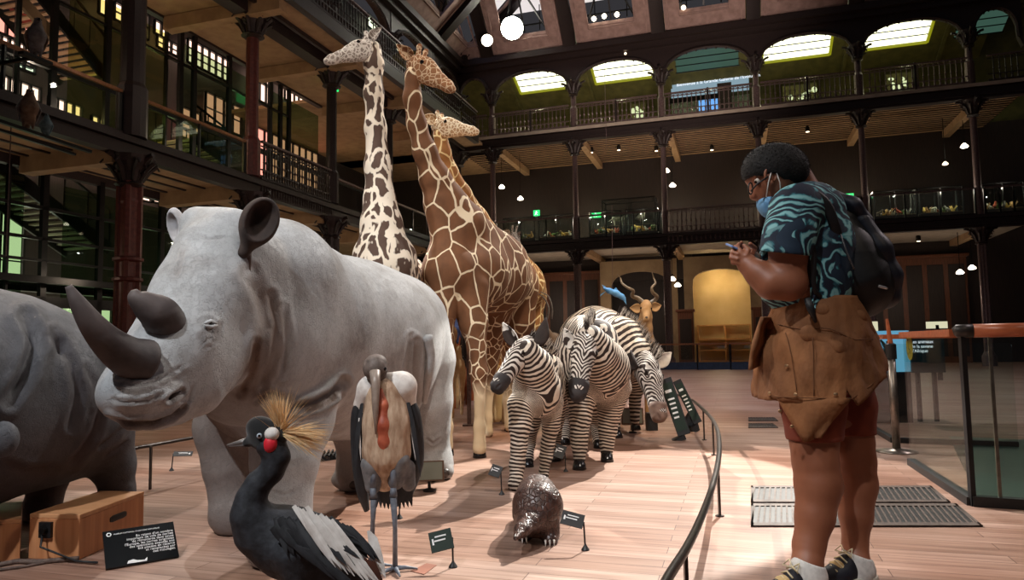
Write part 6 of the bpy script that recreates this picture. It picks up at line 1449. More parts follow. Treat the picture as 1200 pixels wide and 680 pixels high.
# ------------------------------------------------------------------ kudu, oryx and other antelopes
M['kudu'] = plain('tan_antelope_coat', (190, 152, 106), (160, 122, 80), .75, 0, 8); M['kuduhorn'] = plain('spiral_horn', (140, 122, 98), (88, 72, 58), .45, 0, 20, stretch=(1, 1, 3))
def kudu():
    t = thing('antelope', 'tan kudu with long spiral horns behind the grazing zebra', 'antelope', G(752, 490)); B = Body(.014)
    B.chain([J(745, 400, 9.0, 20), J(738, 402, 9.6, 22), J(732, 402, 10.2, 20)], k=.1)
    B.chain([J(750, 398, 8.9, 17), J(754, 385, 8.75, 10), J(757, 372, 8.7, 6.5), J(757, 363, 8.7, 6)], k=.05)
    B.cone(P(751, 405, 8.85), P(756, 425, 8.85), R(15, 8.9), R(9, 8.9), k=.06)
    for x, y, Y in ((746, 420, 8.9), (759, 420, 8.95), (728, 420, 10.3), (742, 420, 10.3)): leg(B, [J(x, y, Y, 9), J(x, 455, Y, 4), J(x, 404+830/Y-4, Y, 3)], .04, [0])
    B.build('body', M['kudu'], t)
    fr, d, l, u, Ln = frame(P(757, 358, 8.72), P(757.5, 374, 8.35), (1, 0, 0)); B = Body(.006)
    B.cone(fr(0, 0, 0), fr(.5, 0, 0), .17*Ln, .12*Ln, k=.05); B.cone(fr(.5, 0, 0), fr(.97, 0, -.02), .12*Ln, .085*Ln, k=.03); B.build('head', M['kudu'], t)
    eyes(fr, .3, .15, .03, .03*Ln, t, M['eye'])
    b = MB(); b.ball(fr(.98, 0, -.0), .07*Ln, 8, 6); b.build('nose', M['muzzle'], t, smooth=True)
    for tip, base, f in (((738, 361), (751, 362), (-.2, -1, 0)), ((775, 358), (763, 361), (.2, -1, 0))):
        ear('ear', P(*base, 8.72), P(*tip, 8.75), f, R(5.5, 8.7), M['kudu'], M['earpale'], t, cup=.4, th=.008)
    for pts in (((755, 356), (748, 350), (741, 347), (742, 341), (735, 337), (729, 332), (727, 326), (723, 322)), ((761, 356), (766, 353), (770, 348), (765, 343), (764, 337), (768, 332), (766, 326), (764, 319))):
        cp = curve_pts([P(x, y, 8.7+.06*math.sin(i*1.3)) for i, (x, y) in enumerate(pts)], 48); b = MB(); b.tube(cp, list(np.linspace(R(3., 8.7), R(.5, 8.7), len(cp))), 9); b.build('horn', M['kuduhorn'], t, smooth=True)
    b = MB(); b.prism([P(757, 370, 8.52), P(757, 398, 8.62), P(752, 396, 8.65)], (0, .02, 0))
kudu()
def antelope(name, label, Y, hx, hy, L_, bodyc, coat, horns=None, face=(-.5, -1, 0), cat='antelope', bx=12, s=1.):
    """small antelope in the background: head at (hx, hy), body around bodyc"""
    bx_, by_ = bodyc; t = thing(name, label, cat, G(bx_, 404+F/Y)); B = Body(.014); r = lambda v: R(v*s, Y)
    B.chain([(P(bx_, by_, Y), r(13)), (P(bx_+bx*.5, by_, Y+.45), r(14)), (P(bx_+bx, by_+1, Y+.9), r(12))], k=.08)
    B.chain([(P(bx_-2, by_-5, Y), r(9)), (P((bx_+hx)/2, (by_+hy)/2, Y-.05), r(6)), (P(hx, hy+2, Y-.1), r(5))], k=.04)
    for x, yy in ((bx_-6, Y), (bx_+6, Y), (bx_+bx-5, Y+.9), (bx_+bx+5, Y+.9)): leg(B, [(P(x, by_+8, yy), r(7)), (P(x, by_+35, yy), r(3.5)), (P(x, 404+F/yy-3, yy), r(2.6))], .04, [0])
    B.build('body', coat, t); f = norm(face); hp = P(hx, hy, Y-.1); fr, d, l, u, Ln = frame(hp, hp+f*r(L_)+np.array([0, 0, -r(L_)*.6]), np.cross(up, f)); B = Body(.008)
    B.cone(fr(0, 0, 0), fr(.5, 0, 0), .2*Ln, .14*Ln, k=.05); B.cone(fr(.5, 0, 0), fr(1, 0, -.02), .14*Ln, .09*Ln, k=.03); B.build('head', coat, t)
    eyes(fr, .3, .17, .04, .04*Ln, t, M['eye'])
    for s_ in (-1, 1): ear('ear', fr(-.02, .12*s_, .05), fr(-.2, .5*s_, .2), d+l*s_*.2, .1*Ln, coat, M['earin'], t, cup=.4, th=.008)
    if horns:
        for h in horns:
            cp = curve_pts([P(x, y, Y+dy) for x, y, dy in h], 20); b = MB(); b.tube(cp, list(np.linspace(r(1.9), r(.5), len(cp))), 8); b.build('horn', M['horn'], t, smooth=True)
    return t
M['oryxcoat'] = plain('grey_brown_coat', (120, 98, 78), (84, 64, 50), .8, 0, 10); M['redcoat'] = plain('red_brown_coat', (190, 112, 70), (150, 82, 48), .8, 0, 10); M['palecoat'] = plain('cream_coat', (222, 198, 160), (200, 170, 130), .8, 0, 10)
antelope('antelope', 'grey-brown oryx with two long curved horns behind the left zebra', 8.6, 637, 381, 11, (646, 402), M['oryxcoat'], [[(641, 374, 0), (643, 362, 0), (638, 350, .05), (629, 343, .1)], [(646, 374, 0), (647, 362, 0), (643, 348, .05), (633, 342, .1)]], bx=4, s=.8)
antelope('antelope', 'reddish antelope with head raised between the legs of the brown giraffe', 11.0, 537, 358, 13, (527, 388), M['redcoat'], face=(.4, -.8, .2), bx=-10)
antelope('antelope', 'tan antelope left of the brown giraffe front leg, beside the rhinoceros rump', 8.6, 512, 372, 11, (517, 392), M['kudu'], [[(510, 366, 0), (506, 362, 0)], [(513, 366, 0), (512, 360, 0)]], bx=8)
antelope('gazelle', 'small cream gazelle with a white face low between the giraffe front legs', 9.9, 537, 407, 9, (535, 428), M['palecoat'], face=(0, -1, 0), cat='gazelle', s=.75, bx=-4)
antelope('gazelle', 'small red-brown gazelle right of the cream one between the giraffe legs', 12.2, 541, 425, 9, (543, 444), M['redcoat'], face=(-.2, -1, 0), cat='gazelle', s=.7, bx=4)
M['bluedrum'] = plain('dull_blue_bird', (70, 90, 140), (46, 56, 100), .7, 0, 30)
bird(P(534, 402, 9.3), .34, (-.3, -1, 0), M['bluedrum'], M['bluedrum'], 'dull blue stuffed bird between the front legs of the brown giraffe')
# little far stands: red block and golden bird behind the zebras
c = G(656, 502); b = MB(); b.box8([c+np.array([i*.12, .05+j*.1, z]) for z in (0, .42) for (i, j) in ((-1, -1), (1, -1), (1, 1), (-1, 1))]); props(b.build('red_block', plain('red_paint', (170, 60, 48), (140, 44, 34), .5), bevel=.01), 'red block standing behind the left zebra legs', 'block')
bird(np.array([*G(722, 494)[:2], 0]), .42, (-.2, -1, 0), plain('golden_plumage', (220, 170, 50), (180, 130, 30), .7), plain('golden_wing', (200, 150, 40), (150, 100, 26), .7), 'golden yellow stuffed bird between the middle and the grazing zebra')
bird(np.array([*G(585, 497)[:2], 0]), .8, (-.5, -1, 0), M['palecoat'], M['zwhite'], 'white stuffed wading bird behind the left zebra muzzle')
# ------------------------------------------------------------------ feather helper
def feather(mb, a, c, w, nrm, n=7, cup=.15, tipr=.5):
    a, c = np.array(a, float), np.array(c, float); ax = c-a; Ln = np.linalg.norm(ax); ax /= Ln; nn = np.array(nrm, float); nn = norm(nn-ax*(nn@ax)); sd = np.cross(ax, nn)
    rows = []
    for i in range(n):
        t = i/(n-1); hw = w*(.35+.65*math.sin(math.pi*min(1, t*.9+.12))**.6)*(1-max(0, t-.75)/.25*(1-.12)) ; p = a+ax*Ln*t+nn*Ln*.03*math.sin(math.pi*t)
        rows.append([p-sd*hw-nn*hw*cup, p+nn*hw*.12, p+sd*hw-nn*hw*cup])
    mb.sheet(rows)
M['fblack'] = plain('black_feathers', (44, 44, 48), (24, 24, 27), .7, 0, 40, bs=.5, bd=.004, stretch=(1, 1, .4)); M['fwhite'] = plain('white_feathers', (238, 232, 226), (206, 196, 188), .8, 0, 30, bs=.4, bd=.004)
M['fgrey'] = plain('charcoal_plumage', (52, 54, 60), (28, 29, 33), .75, 0, 50, bs=.6, bd=.004); M['fbrown'] = plain('brown_tail_feather', (96, 52, 34), (60, 32, 22), .8, 0, 30)
# ------------------------------------------------------------------ grey crowned crane (foreground)
def crane():
    Y = 1.9; t = thing('crowned_crane', 'black crowned crane with a straw-gold crest and white wing patch in the foreground', 'crane', G(355, 850)*[0, 0, 0]+np.array([P(365, 640, Y)[0], Y, 0]))
    p = lambda x, y, d=0.: P(x, y, Y+d); r = lambda v: R(v, Y)
    B = Body(.006)
    B.chain([(p(318, 522), r(17)), (p(325, 536), r(13)), (p(318, 553), r(12.5)), (p(303, 567), r(13.5)), (p(294, 585), r(15.5)), (p(292, 603), r(19)), (p(302, 620, .02), r(25))], k=.02)
    B.chain([(p(308, 622, .03), r(27)), (p(335, 634, .05), r(37)), (p(368, 648, .06), r(38)), (p(398, 662, .06), r(28)), (p(425, 682, .06), r(12))], k=.04)
    B.cone(p(345, 650, -.02), p(350, 680, -.02), r(22), r(13), k=.03); B.cone(p(375, 655, .1), p(385, 690, .1), r(22), r(12), k=.03)
    B.build('body', M['fgrey'], t)
    hb_ = Body(.004); hb_.ell(p(315, 513), (r(21), r(15), r(18)), k=.01); hb_.ell(p(304, 501), (r(15), r(13), r(13)), k=.02); hb_.cone(p(300, 514), p(289, 519), r(9), r(5), k=.01); hb_.build('head', M['fblackv'], t)
    b = MB(); b.ball(p(317, 521, -.025), (r(8.5), r(8), r(11)), 14, 10); b.build('red_cheek', plain('red_cheek', (232, 44, 60), (210, 30, 46), .5, bs=0), t, smooth=True)
    b = MB(); b.ball(p(318.5, 509, -.026), (r(8.5), r(7.5), r(8)), 14, 10); b.build('white_cheek', M['fwhite'], t, smooth=True)
    b = MB(); b.ball(p(304, 511, -.034), r(3.2), 10, 8); b.build('eye', plain('pale_eye', (190, 200, 210), None, .1, bs=0), t, smooth=True)
    b = MB(); b.ball(p(303.6, 511, -.041), r(1.5), 8, 6); b.build('pupil', M['eye'], t, smooth=True)
    b = MB(); b.tube([p(294, 516), p(280, 519), p(266, 522)], [r(4.5), r(3), r(1)], 8); b.tube([p(294, 521), p(280, 522), p(268, 523)], [r(3.5), r(2.2), r(.8)], 8); b.build('beak', plain('grey_beak', (120, 112, 108), (80, 74, 72), .4), t, smooth=True)
    # crest
    cc = p(330, 508, .0); rt, dr, le = [], [], []
    for i in range(430):
        a = rng.uniform(-.55, 2.15); w = rng.normal(0, .33)
        g = [a0 for a0 in (1.85, -.1) if True]
        if rng.random() < .82: a = rng.choice([1.8, 1.62, -.05, .1, -.25]) + rng.normal(0, .13)
        d = np.array([math.cos(a), w, math.sin(a)]); rt.append(cc+rng.normal(0, .004, 3)); dr.append(d); le.append(r(50+rng.normal(0, 6)))
    b = MB(); tuft(b, rt, dr, le, .0013, .03, 3, droop=.12); b.build('crest', M['straw'], t)
    # wing feathers: black mantle, white patch, black fringe, brown tips
    b = MB()
    for i in range(26):
        f = i/25; a = p(322+58*f, 607+3*f+10*f*f, -.055-.01*math.sin(3*f)); c = a+(p(352+98*f, 668+4*f, 0)-p(322+58*f, 607+10*f, 0))*.72+np.array([0, -.012, 0]); feather(b, a+rng.normal(0, .003, 3), c+rng.normal(0, .008, 3), .009, (.1+rng.normal(0, .3), -1, .2))
    for i in range(22):
        f = i/21; a = p(318+45*f, 618+6*f, -.07); c = a+(p(345, 655)-p(318, 618))*(.75+.3*f); feather(b, a+rng.normal(0, .003, 3), c+rng.normal(0, .007, 3), .008, (rng.normal(0, .3), -1, .1))
    for i in range(16):
        f = i/15; a = p(360+50*f, 603+14*f, -.045+.05*f); c = p(412+32*f, 634+26*f, -.05+.04*f); feather(b, a+rng.normal(0, .003, 3), c+rng.normal(0, .008, 3), .009, (.2+rng.normal(0, .3), -1, .4))
    b.build('black_wing_coverts', M['fblack'], t, smooth=True)
    b = MB()
    for i in range(24):
        f = i/23; a = p(344+44*f, 596+16*f+rng.normal(0, 3), -.078+.02*f); c = p(392+56*f, 664+22*f, -.085+.02*f)+rng.normal(0, .006, 3); feather(b, a, c, .0075, (.1+rng.normal(0, .4), -1, .3), tipr=.2)
    b.build('white_wing_patch', M['fwhite'], t, smooth=True)
    b = MB()
    for i in range(10):
        f = i/9; a = p(345+25*f, 640+8*f, -.09); c = p(390+40*f, 676+22*f, -.088)+rng.normal(0, .006, 3); feather(b, a, c, .008, (.0, -1, .1))
    b.build('black_flight_feathers', M['fblack'], t, smooth=True)
    b = MB()
    for i in range(6):
        f = i/5; a = p(425+12*f, 655+4*f, -.05); c = p(440+10*f, 690+2*f, -.04); feather(b, a, c, .007, (.2, -1, .1))
    b.build('brown_tail_feathers', M['fbrown'], t, smooth=True)
    b = MB()
    for i in range(8):
        f = i/7; a = p(432+8*f, 622+8*f, .02); c = p(440+12*f, 668+10*f, .0); feather(b, a, c, .006, (.4, -1, .1))
    b.build('pale_edge_feathers', M['fwhite'], t, smooth=True)
    for (x, d) in ((352, -.03), (384, .1)):
        k_ = p(x+6, 755, d); f = np.array([p(x+4, 760, d)[0], Y+d, .01]); b = MB(); b.tube([p(x, 680, d), k_, f], [.014, .009, .007], 8)
        for a in (-.5, 0, .5, 3.1): b.tube([f, f+np.array([-math.cos(a), -math.sin(a), 0])*.07], [.006, .003], 6)
        b.build('leg', M['fblack'], t, smooth=True)
M['fblackv'] = plain('velvet_black', (18, 18, 20), (12, 12, 14), .9, 0, 60, sheen=.3)
M['straw'] = plain('straw_gold', (240, 206, 156), (214, 172, 122), .7, 0, 40, bs=0)
crane()
# ------------------------------------------------------------------ marabou stork
def marabou():
    Y = 3.25; t = thing('marabou_stork', 'marabou stork with a bald head and orange throat pouch in front of the rhinoceros', 'stork', G(455, 660)); p = lambda x, y, d=0.: P(x, y, Y+d); r = lambda v: R(v, Y)
    B = Body(.008)
    B.chain([(p(452, 466, .02), r(24)), (p(453, 498, 0), r(25)), (p(453, 530, .0), r(25)), (p(451, 558, .05), r(18))], k=.05, flat=((1, 0, 0), 1.0))
    B.build('body', M['belly'], t)
    B = Body(.007)
    B.cone(p(432, 458, .02), p(424, 475, .05), r(13), r(10), k=.03); B.cone(p(473, 455, .02), p(478, 475, .05), r(15), r(10), k=.03); B.cone(p(436, 455, .04), p(470, 452, .04), r(16), r(17), k=.03); B.build('white_collar', M['fwhite'], t)
    hd = Body(.004); hd.ell(p(440, 431, -.03), (r(14.5), r(15), r(15.5)), k=.01); hd.ell(p(441, 425, -.02), (r(12), r(12), r(9)), k=.01); hd.cone(p(442, 440, .01), p(450, 462, .03), r(10), r(11), k=.02)
    for s in (-1, 1): hd.ell(p(440+s*9, 433, -.055), (.014, .012, .014), k=.01)
    hd.build('head', M['baldgrey'], t)
    b = MB(); b.ball(p(441, 420.5, -.02), (r(9.5), r(9), r(4.6)), 12, 8); b.build('red_crown', plain('pink_red_scalp', (190, 104, 100), (160, 80, 76), .6), t, smooth=True)
    for s in (-1, 1): b = MB(); b.ball(p(440+s*11.2, 432.5, -.063), r(2.2), 8, 6); b.build('eye', M['eye'], t, smooth=True)
    b = MB(); b.tube([p(439.5, 436, -.085), p(440, 450, -.115), p(440, 480, -.12), p(440.5, 509, -.115)], [r(6.5), r(5), r(3.6), r(1)], 10); b.build('beak', M['beakgrey'], t, smooth=True)
    B = Body(.005); B.chain([(p(447, 458, -.055), r(3.5)), (p(449, 475, -.08), r(5)), (p(449, 498, -.09), r(7.5)), (p(450, 518, -.09), r(6.5)), (p(449, 538, -.085), r(3))], k=.02); B.build('throat_pouch', plain('orange_pouch', (196, 104, 74), (150, 66, 44), .5, 0, 25, bs=.3), t)
    # wings
    for s, xs in ((-1, ((424, 462), (419, 490), (420, 530), (424, 570), (430, 598))), (1, ((478, 462), (486, 490), (489, 530), (486, 555), (480, 580)))):
        cp = curve_pts([p(x, y, .03+.03*i) for i, (x, y) in enumerate(xs)], 30); b = MB(); b.tube(cp, rads(cp, [r(5), r(11), r(12), r(12), r(10), r(5)]), 12, flat=((1, 0, 0), .7)); b.build('wing', M['fblack'], t, smooth=True)
        b = MB()
        for i in range(6):
            f = i/5; x0, y0 = xs[0][0]+s*(-2+8*f)*.5, 466+20*f; x1, y1 = xs[2][0]+s*(1+3*f), 530+30*f; feather(b, p(x0, y0, -.0-.0*f), p(x1, y1, -.01), .01, (s*.4, -1, 0))
        b.build('wing_coverts', M['fblack'], t, smooth=True)
        b = MB(); feather(b, p(xs[0][0]+s*3, 490, -.01), p(xs[3][0]+s*1, 540, .0), .006, (s*.4, -1, 0)); b.build('pale_feather_edge', M['fwhite'], t, smooth=True)
    b = MB()
    for i in range(11): f = i/10; feather(b, p(438+34*f, 545, .1), p(437+46*f, 598-8*abs(f-.5), .13+.0*f), .02, (0, -1, .1))
    b.build('tail', M['fblack'], t, smooth=True)
    B = Body(.008)
    B.cone(p(437, 545, -.03), p(437, 570, -.02), r(14), r(9), k=.03); B.cone(p(466, 540, -.03), p(464, 565, -.02), r(14), r(9), k=.03); B.cone(p(475, 550, .03), p(479, 568, .04), r(12), r(8), k=.03); B.build('thigh_down', M['downgrey'], t)
    for (pts, ft) in ((((438, 545, -.06), (437, 572, -.06), (438, 584, -.06), (437, 610, -.02), (435, 633, .05)), None), (((461, 540, -.06), (461, 572, -.07), (461, 582, -.07), (463, 620, -.04), (463, 652, 0)), None)):
        b = MB(); q = [p(*x) for x in pts]; fy = q[-1]; g = np.array([fy[0], fy[1], .012])
        b.tube([q[0], q[1]], [r(4.2), r(3.4)], 8); b.tube([q[1], q[2]], [r(3.4), r(4.6)], 8); b.tube([q[2], q[3], g], [r(4), r(2.6), r(3)], 8)
        for a in (-.1, 1.2, 2.3, 4.5): b.tube([g+[0, 0, .004], g+np.array([math.cos(a)*.045, -math.sin(a)*.045, .004]), g+np.array([math.cos(a)*.1, -math.sin(a)*.1, -.004])], [.011, .009, .004], 7)
        b.build('leg', M['leggrey'], t, smooth=True)
M['belly'] = plain('buff_belly', (206, 180, 154), (156, 122, 96), .9, 0, 26, bs=.8, bd=.012, stretch=(1.6, 1, .5)); M['baldgrey'] = plain('mottled_bald_skin', (130, 116, 108), (84, 72, 66), .6, 0, 40, bs=.4)
M['beakgrey'] = plain('horn_beak', (168, 152, 140), (130, 112, 100), .4, 0, 20); M['downgrey'] = plain('grey_down', (128, 126, 126), (90, 88, 90), .95, 0, 30, bs=.5); M['leggrey'] = plain('blue_grey_leg', (116, 122, 132), (84, 88, 98), .6, 0, 40)
marabou()
# ------------------------------------------------------------------ pangolin
def pangolin():
    m, nt, b = newmat('pangolin_scales'); v = coords(nt, (1, 1, .75)); vo = N(nt, 'ShaderNodeTexVoronoi', i_Scale=46.); L(nt, v, vo.inputs['Vector'])
    vn = N(nt, 'ShaderNodeTexVoronoi', feature='DISTANCE_TO_EDGE', i_Scale=46.); L(nt, v, vn.inputs['Vector'])
    r = ramp(nt, vo.outputs['Color'], [(.2, lin((58, 38, 32))), (.8, lin((84, 58, 50)))]); e = ramp(nt, vn.outputs['Distance'], [(0, (.35, .3, .3, 1)), (.12, (1, 1, 1, 1))])
    mx = N(nt, 'ShaderNodeMix', data_type='RGBA', blend_type='MULTIPLY'); mx.inputs[0].default_value = 1; L(nt, r.outputs[0], mx.inputs[6]); L(nt, e.outputs[0], mx.inputs[7]); L(nt, mx.outputs[2], b.inputs['Base Color']); b.inputs['Roughness'].default_value = .4
    bump(nt, b, e.outputs[0], .8, .004); M['scales'] = m
    t = thing('pangolin', 'brown scaly pangolin seen from behind, tail trailing towards the floor plate', 'pangolin', G(628, 632)); Y = 3.75; p = lambda x, y, d=0.: P(x, y, Y+d); r = lambda q: R(q, Y); B = Body(.007)
    B.chain([(p(629, 580, .12), r(24)), (p(630, 594, .0), r(27)), (p(627, 608, -.06), r(21))], k=.05)
    B.chain([(p(628, 580, .2), r(20)), (p(622, 590, .4), r(14)), (p(618, 604, .55), r(8))], k=.05)
    B.chain([(p(627, 604, -.06), r(17)), (p(620, 612, -.15), r(11)), (p(612, 621, -.24), r(7)), (p(604, 631, -.34), r(2.5))], k=.03, flat=(norm([1, -.3, .3]), 1.15))
    B.chain([(p(640, 604, -.02), r(13)), (p(645, 618, -.05), r(9)), (p(645, 628, -.06), r(8.5)), (p(645, 634, -.1), r(8))], k=.03)
    B.chain([(p(614, 606, -.0), r(12)), (p(613, 620, .0), r(8)), (p(614, 630, -.02), r(8))], k=.03)
    B.build('body', M['scales'], t, clip=lambda X: .003-X[..., 2])
    for x in (639, 644, 649, 612, 617):
        b = MB(); q = p(x, 634, -.12 if x > 630 else -.06); q[2] = .022; b.tube([q, q+[0, -.02, .004], q+[0, -.045, -.018]], [.007, .006, .001], 7); b.build('claw', M['zwhite'], t, smooth=True)
pangolin()
# ------------------------------------------------------------------ the visitor
def person():
    Y = 3.02; p = lambda x, y, d=0.: P(x, y, Y+d); r = lambda v: R(v, Y)
    t = thing('person', 'person in a teal leaf-print shirt and brown waist-tied jacket, looking at a phone', 'person', G(960, 672))
    B = Body(.0055); X_ = np.array([1., 0, 0])
    # torso
    B.chain([(p(950, 300, .05), r(40)), (p(951, 345, .05), r(38)), (p(956, 390, .05), r(42)), (p(960, 430, .05), r(42))], k=.06, flat=((0, 1, 0), 1.25))
    B.chain([(p(948, 262, .04), r(37)), (p(950, 300, .05), r(40))], k=.05, flat=((0, 1, 0), 1.35))
    B.cone(p(938, 243, -.1), p(946, 240, .2), r(22), r(22), k=.05)
    # neck and head
    B.cone(p(948, 240, .05), p(932, 208, .04), r(22), r(19), k=.03)
    hc = p(913, 205, .03)
    B.ell(p(910, 203, .03), (r(34), r(27), r(32)), k=.02); B.ell(p(902, 216, .03), (r(23), r(21), r(28)), k=.03); B.cone(p(905, 222, .03), p(908, 238, .03), r(16), r(12), k=.03)
    B.ell(p(882, 206, .03), (r(8), r(20), r(9)), k=.02)                      # brow
    B.cone(p(884, 216, .03), p(884, 229, .03), r(3.5), r(6), k=.012)          # nose
    B.cone(p(888, 214, -.04), p(889, 214, -.045), r(5), r(5), k=.01, cut=True)
    # near arm
    B.chain([(p(930, 246, -.12), r(23)), (p(925, 290, -.15), r(21.5)), (p(921, 328, -.14), r(20))], k=.02)
    B.chain([(p(924, 332, -.14), r(20.5)), (p(903, 332, -.14), r(17)), (p(889, 321, -.12), r(14)), (p(877, 311, -.1), r(11.5))], k=.025)
    # far arm
    B.chain([(p(932, 250, .26), r(22)), (p(915, 300, .3), r(19)), (p(906, 335, .3), r(17)), (p(893, 320, .2), r(13)), (p(884, 306, .1), r(10))], k=.02)
    # hands
    B.cone(p(876, 309, -.1), p(869, 302, -.1), r(11.5), r(9.5), k=.012, flat=((0, 1, 0), .7)); B.cone(p(884, 306, .08), p(878, 299, .03), r(10), r(8.5), k=.012)
    fing = [((866, 309, -.11), (859, 308, -.1), (858, 300, -.09)), ((864, 304, -.115), (857, 302, -.1), (858, 294, -.085)), ((865, 298, -.115), (859, 296, -.1), (861, 289, -.085)), ((868, 294, -.11), (864, 290, -.1), (866, 286, -.085))]
    for f in fing:
        for a, c in zip(f[:-1], f[1:]): B.cone(p(*a), p(*c), .0092, .008, k=.003)
    for a, c in zip([(874, 300, -.12), (877, 293, -.11)], [(877, 293, -.11), (872, 288, -.095)]): B.cone(p(*a), p(*c), .0105, .009, k=.004)
    for i, f in enumerate([((872, 305, .0), (863, 305, -.02), (861, 299, -.04)), ((871, 301, .0), (862, 300, -.02), (862, 294, -.045)), ((872, 296, .0), (864, 294, -.02), (865, 289, -.045)), ((874, 292, .0), (868, 288, -.02), (869, 284, -.045))]):
        for a, c in zip(f[:-1], f[1:]): B.cone(p(*a), p(*c), .009, .0078, k=.003)
    for a, c in zip([(882, 297, -.0), (885, 291, -.03)], [(885, 291, -.03), (879, 286, -.05)]): B.cone(p(*a), p(*c), .0105, .0088, k=.004)
    # legs
    B.chain([(p(952, 440, -.04), r(34)), (p(953, 485, -.06), r(31)), (p(954, 518, -.06), r(25.5)), (p(955, 540, -.07), r(24)), (p(959, 568, -.08), r(25)), (p(955, 605, -.1), r(20.5)), (p(948, 640, -.12), r(16.5)), (p(946, 662, -.15), r(15.5)), (p(948, 678, -.16), r(16.5))], k=.02)
    B.chain([(p(985, 440, .1), r(32)), (p(993, 485, .1), r(28)), (p(999, 518, .1), r(23.5)), (p(1001, 540, .1), r(23.5)), (p(1004, 568, .09), r(22.5)), (p(1003, 605, .07), r(18)), (p(1002, 640, .06), r(13.5)), (p(1004, 660, .03), r(14)), (p(1005, 668, .02), r(15))], k=.02)
    B.ell(p(950, 528, -.09), (r(16), r(12), r(14)), k=.03); B.ell(p(993, 527, .06), (r(14), r(11), r(12)), k=.03)
    for (x, y, d) in ((948, 684, -.16), (1003, 673, .02)):
        B.cone(p(x+4, y, d), p(x-42 if x < 960 else x-32, y+7, d-.04), r(11), r(7), k=.02)
    B.build('body', M['skin'], t, sig=.01)
    # ear
    e = MB(); e.tube([p(903+6.5*math.cos(a), 205-8.5*math.sin(a)*1.1, -.062) for a in np.linspace(-.9, 4.2, 14)], r(1.7), 7); e.ball(p(903.5, 206, -.056), (r(5), r(2), r(7)), 10, 7); e.ball(p(904, 214, -.06), (r(2.6), r(2), r(3)), 8, 6); e.build('ear', M['skin'], t, smooth=True)
    b = MB(); b.ball(p(887.5, 212.5, -.03), r(3.3), 10, 8); b.build('eye', M['zwhite'], t, smooth=True)
    b = MB(); b.ball(p(885.8, 213.4, -.034), r(1.9), 8, 6); b.build('iris', M['eye'], t, smooth=True)
    # hair
    H_ = Body(.006); H_.ell(p(907, 198, .03), (r(38.5), r(31.5), r(31)), rot_to((1, 0, .1)), k=.02); H_.ell(p(926, 203, .03), (r(19), r(27), r(22)), k=.03)
    H_.ell(p(886, 232, .03), (r(23), r(42), r(25)), k=.008, cut=True); H_.ell(p(905, 222, -.06), (r(15), r(15), r(19)), k=.006, cut=True); H_.cone(p(925, 240, .03), p(960, 236, .03), r(20), r(20), k=.01, cut=True)
    ho = H_.build('hair', M['hair'], t)
    nv = len(ho.data.vertices); co = np.empty(nv*3); ho.data.vertices.foreach_get('co', co); co = co.reshape(-1, 3)+np.array(ho.parent.location); no = np.empty(nv*3); ho.data.vertices.foreach_get('normal', no); no = no.reshape(-1, 3)
    idx = rng.choice(nv, 5200); b = MB(); tuft(b, co[idx]-no[idx]*.003, no[idx], rng.uniform(.005, .013, len(idx)), .0014, .5, 1); b.build('curls', M['hair'], t)
    # glasses and mask
    b = MB(); b.tube([p(900, 207, -.07), p(887, 216, -.06), p(880, 224, -.02)], r(1.1), 6); b.tube([p(879.5+2.5*math.cos(a), 221-7*math.sin(a), -.035+.05*math.cos(a)*.3) for a in np.linspace(0, 6.3, 14)], r(.9), 5); b.build('glasses', M['black'], t, smooth=True)
    mk = Body(.004); mk.chain([(p(903, 238, .03), r(16)), (p(910, 240, .03), r(13))], k=.02); mk.cone(p(897, 232, .03), p(904, 245, .03), r(8), r(11), k=.02, flat=((0, 1, 0), 1.6)); mk.cone(p(911, 230, .03), p(914, 240, .03), r(9), r(8), k=.02, flat=((0, 1, 0), 1.9)); mk.cone(p(893.5, 229, .03), p(896, 240, .03), r(1.5), r(6), k=.015, flat=((0, 1, 0), 2))
    mk.build('face_mask', M['mask'], t)
    b = MB(); b.tube([p(898, 231, -.05), p(900.5, 214, -.068), p(905, 197, -.066)], r(.75), 5); b.tube([p(915, 232, -.05), p(914, 214, -.068), p(909, 200, -.07)], r(.75), 5); b.build('mask_loop', M['fwhite'], t, smooth=True)
    # shirt
    S = Body(.006)
    S.chain([(p(949, 252, .04), r(38)), (p(951, 290, .05), r(43)), (p(949, 325, .05), r(43)), (p(950, 350, .05), r(42))], k=.05, flat=((0, 1, 0), 1.3))
    S.cone(p(912, 300, .05), p(908, 340, .05), r(20), r(17), k=.06, flat=((0, 1, 0), 1.5)); S.cone(p(938, 243, -.1), p(946, 240, .2), r(27), r(27), k=.05)
    S.chain([(p(931, 248, -.12), r(29)), (p(925, 275, -.15), r(27)), (p(920, 296, -.155), r(28))], k=.03)
    S.chain([(p(932, 250, .26), r(27)), (p(920, 292, .3), r(27))], k=.03)
    S.cone(p(947, 229, .06), p(962, 235, .06), r(21), r(20), k=.02)
    for i in range(7): a = 262+i*14; S.cone(p(975-i*3, a, -.13), p(935+i*3, a+26, -.17), .006, .004, k=.02)
    for (a, c) in (((912, 268), (930, 292)), ((938, 262), (925, 285)), ((905, 330), (935, 352)), ((912, 350), (940, 340))): S.cone(p(*a, -.19), p(*c, -.2), .007, .005, k=.02, cut=True)
    S.cone(p(915, 222, .03), p(948, 216, .03), r(22), r(20), k=.006, cut=True)
    def clipS(X):
        x, y = 600+F*((X-CAM)@_rt)/((X-CAM)@_fw), 340-F*((X-CAM)@_up)/((X-CAM)@_fw)
        sl = (y-(297+.1*(x-920)))/F*3.; near = (X[..., 1] < Y-.085) & (x < 949); m = np.where(near, sl, -1.)
        return m
    S.build('shirt', M['shirt'], t, clip=clipS)
    # shorts
    S = Body(.006)
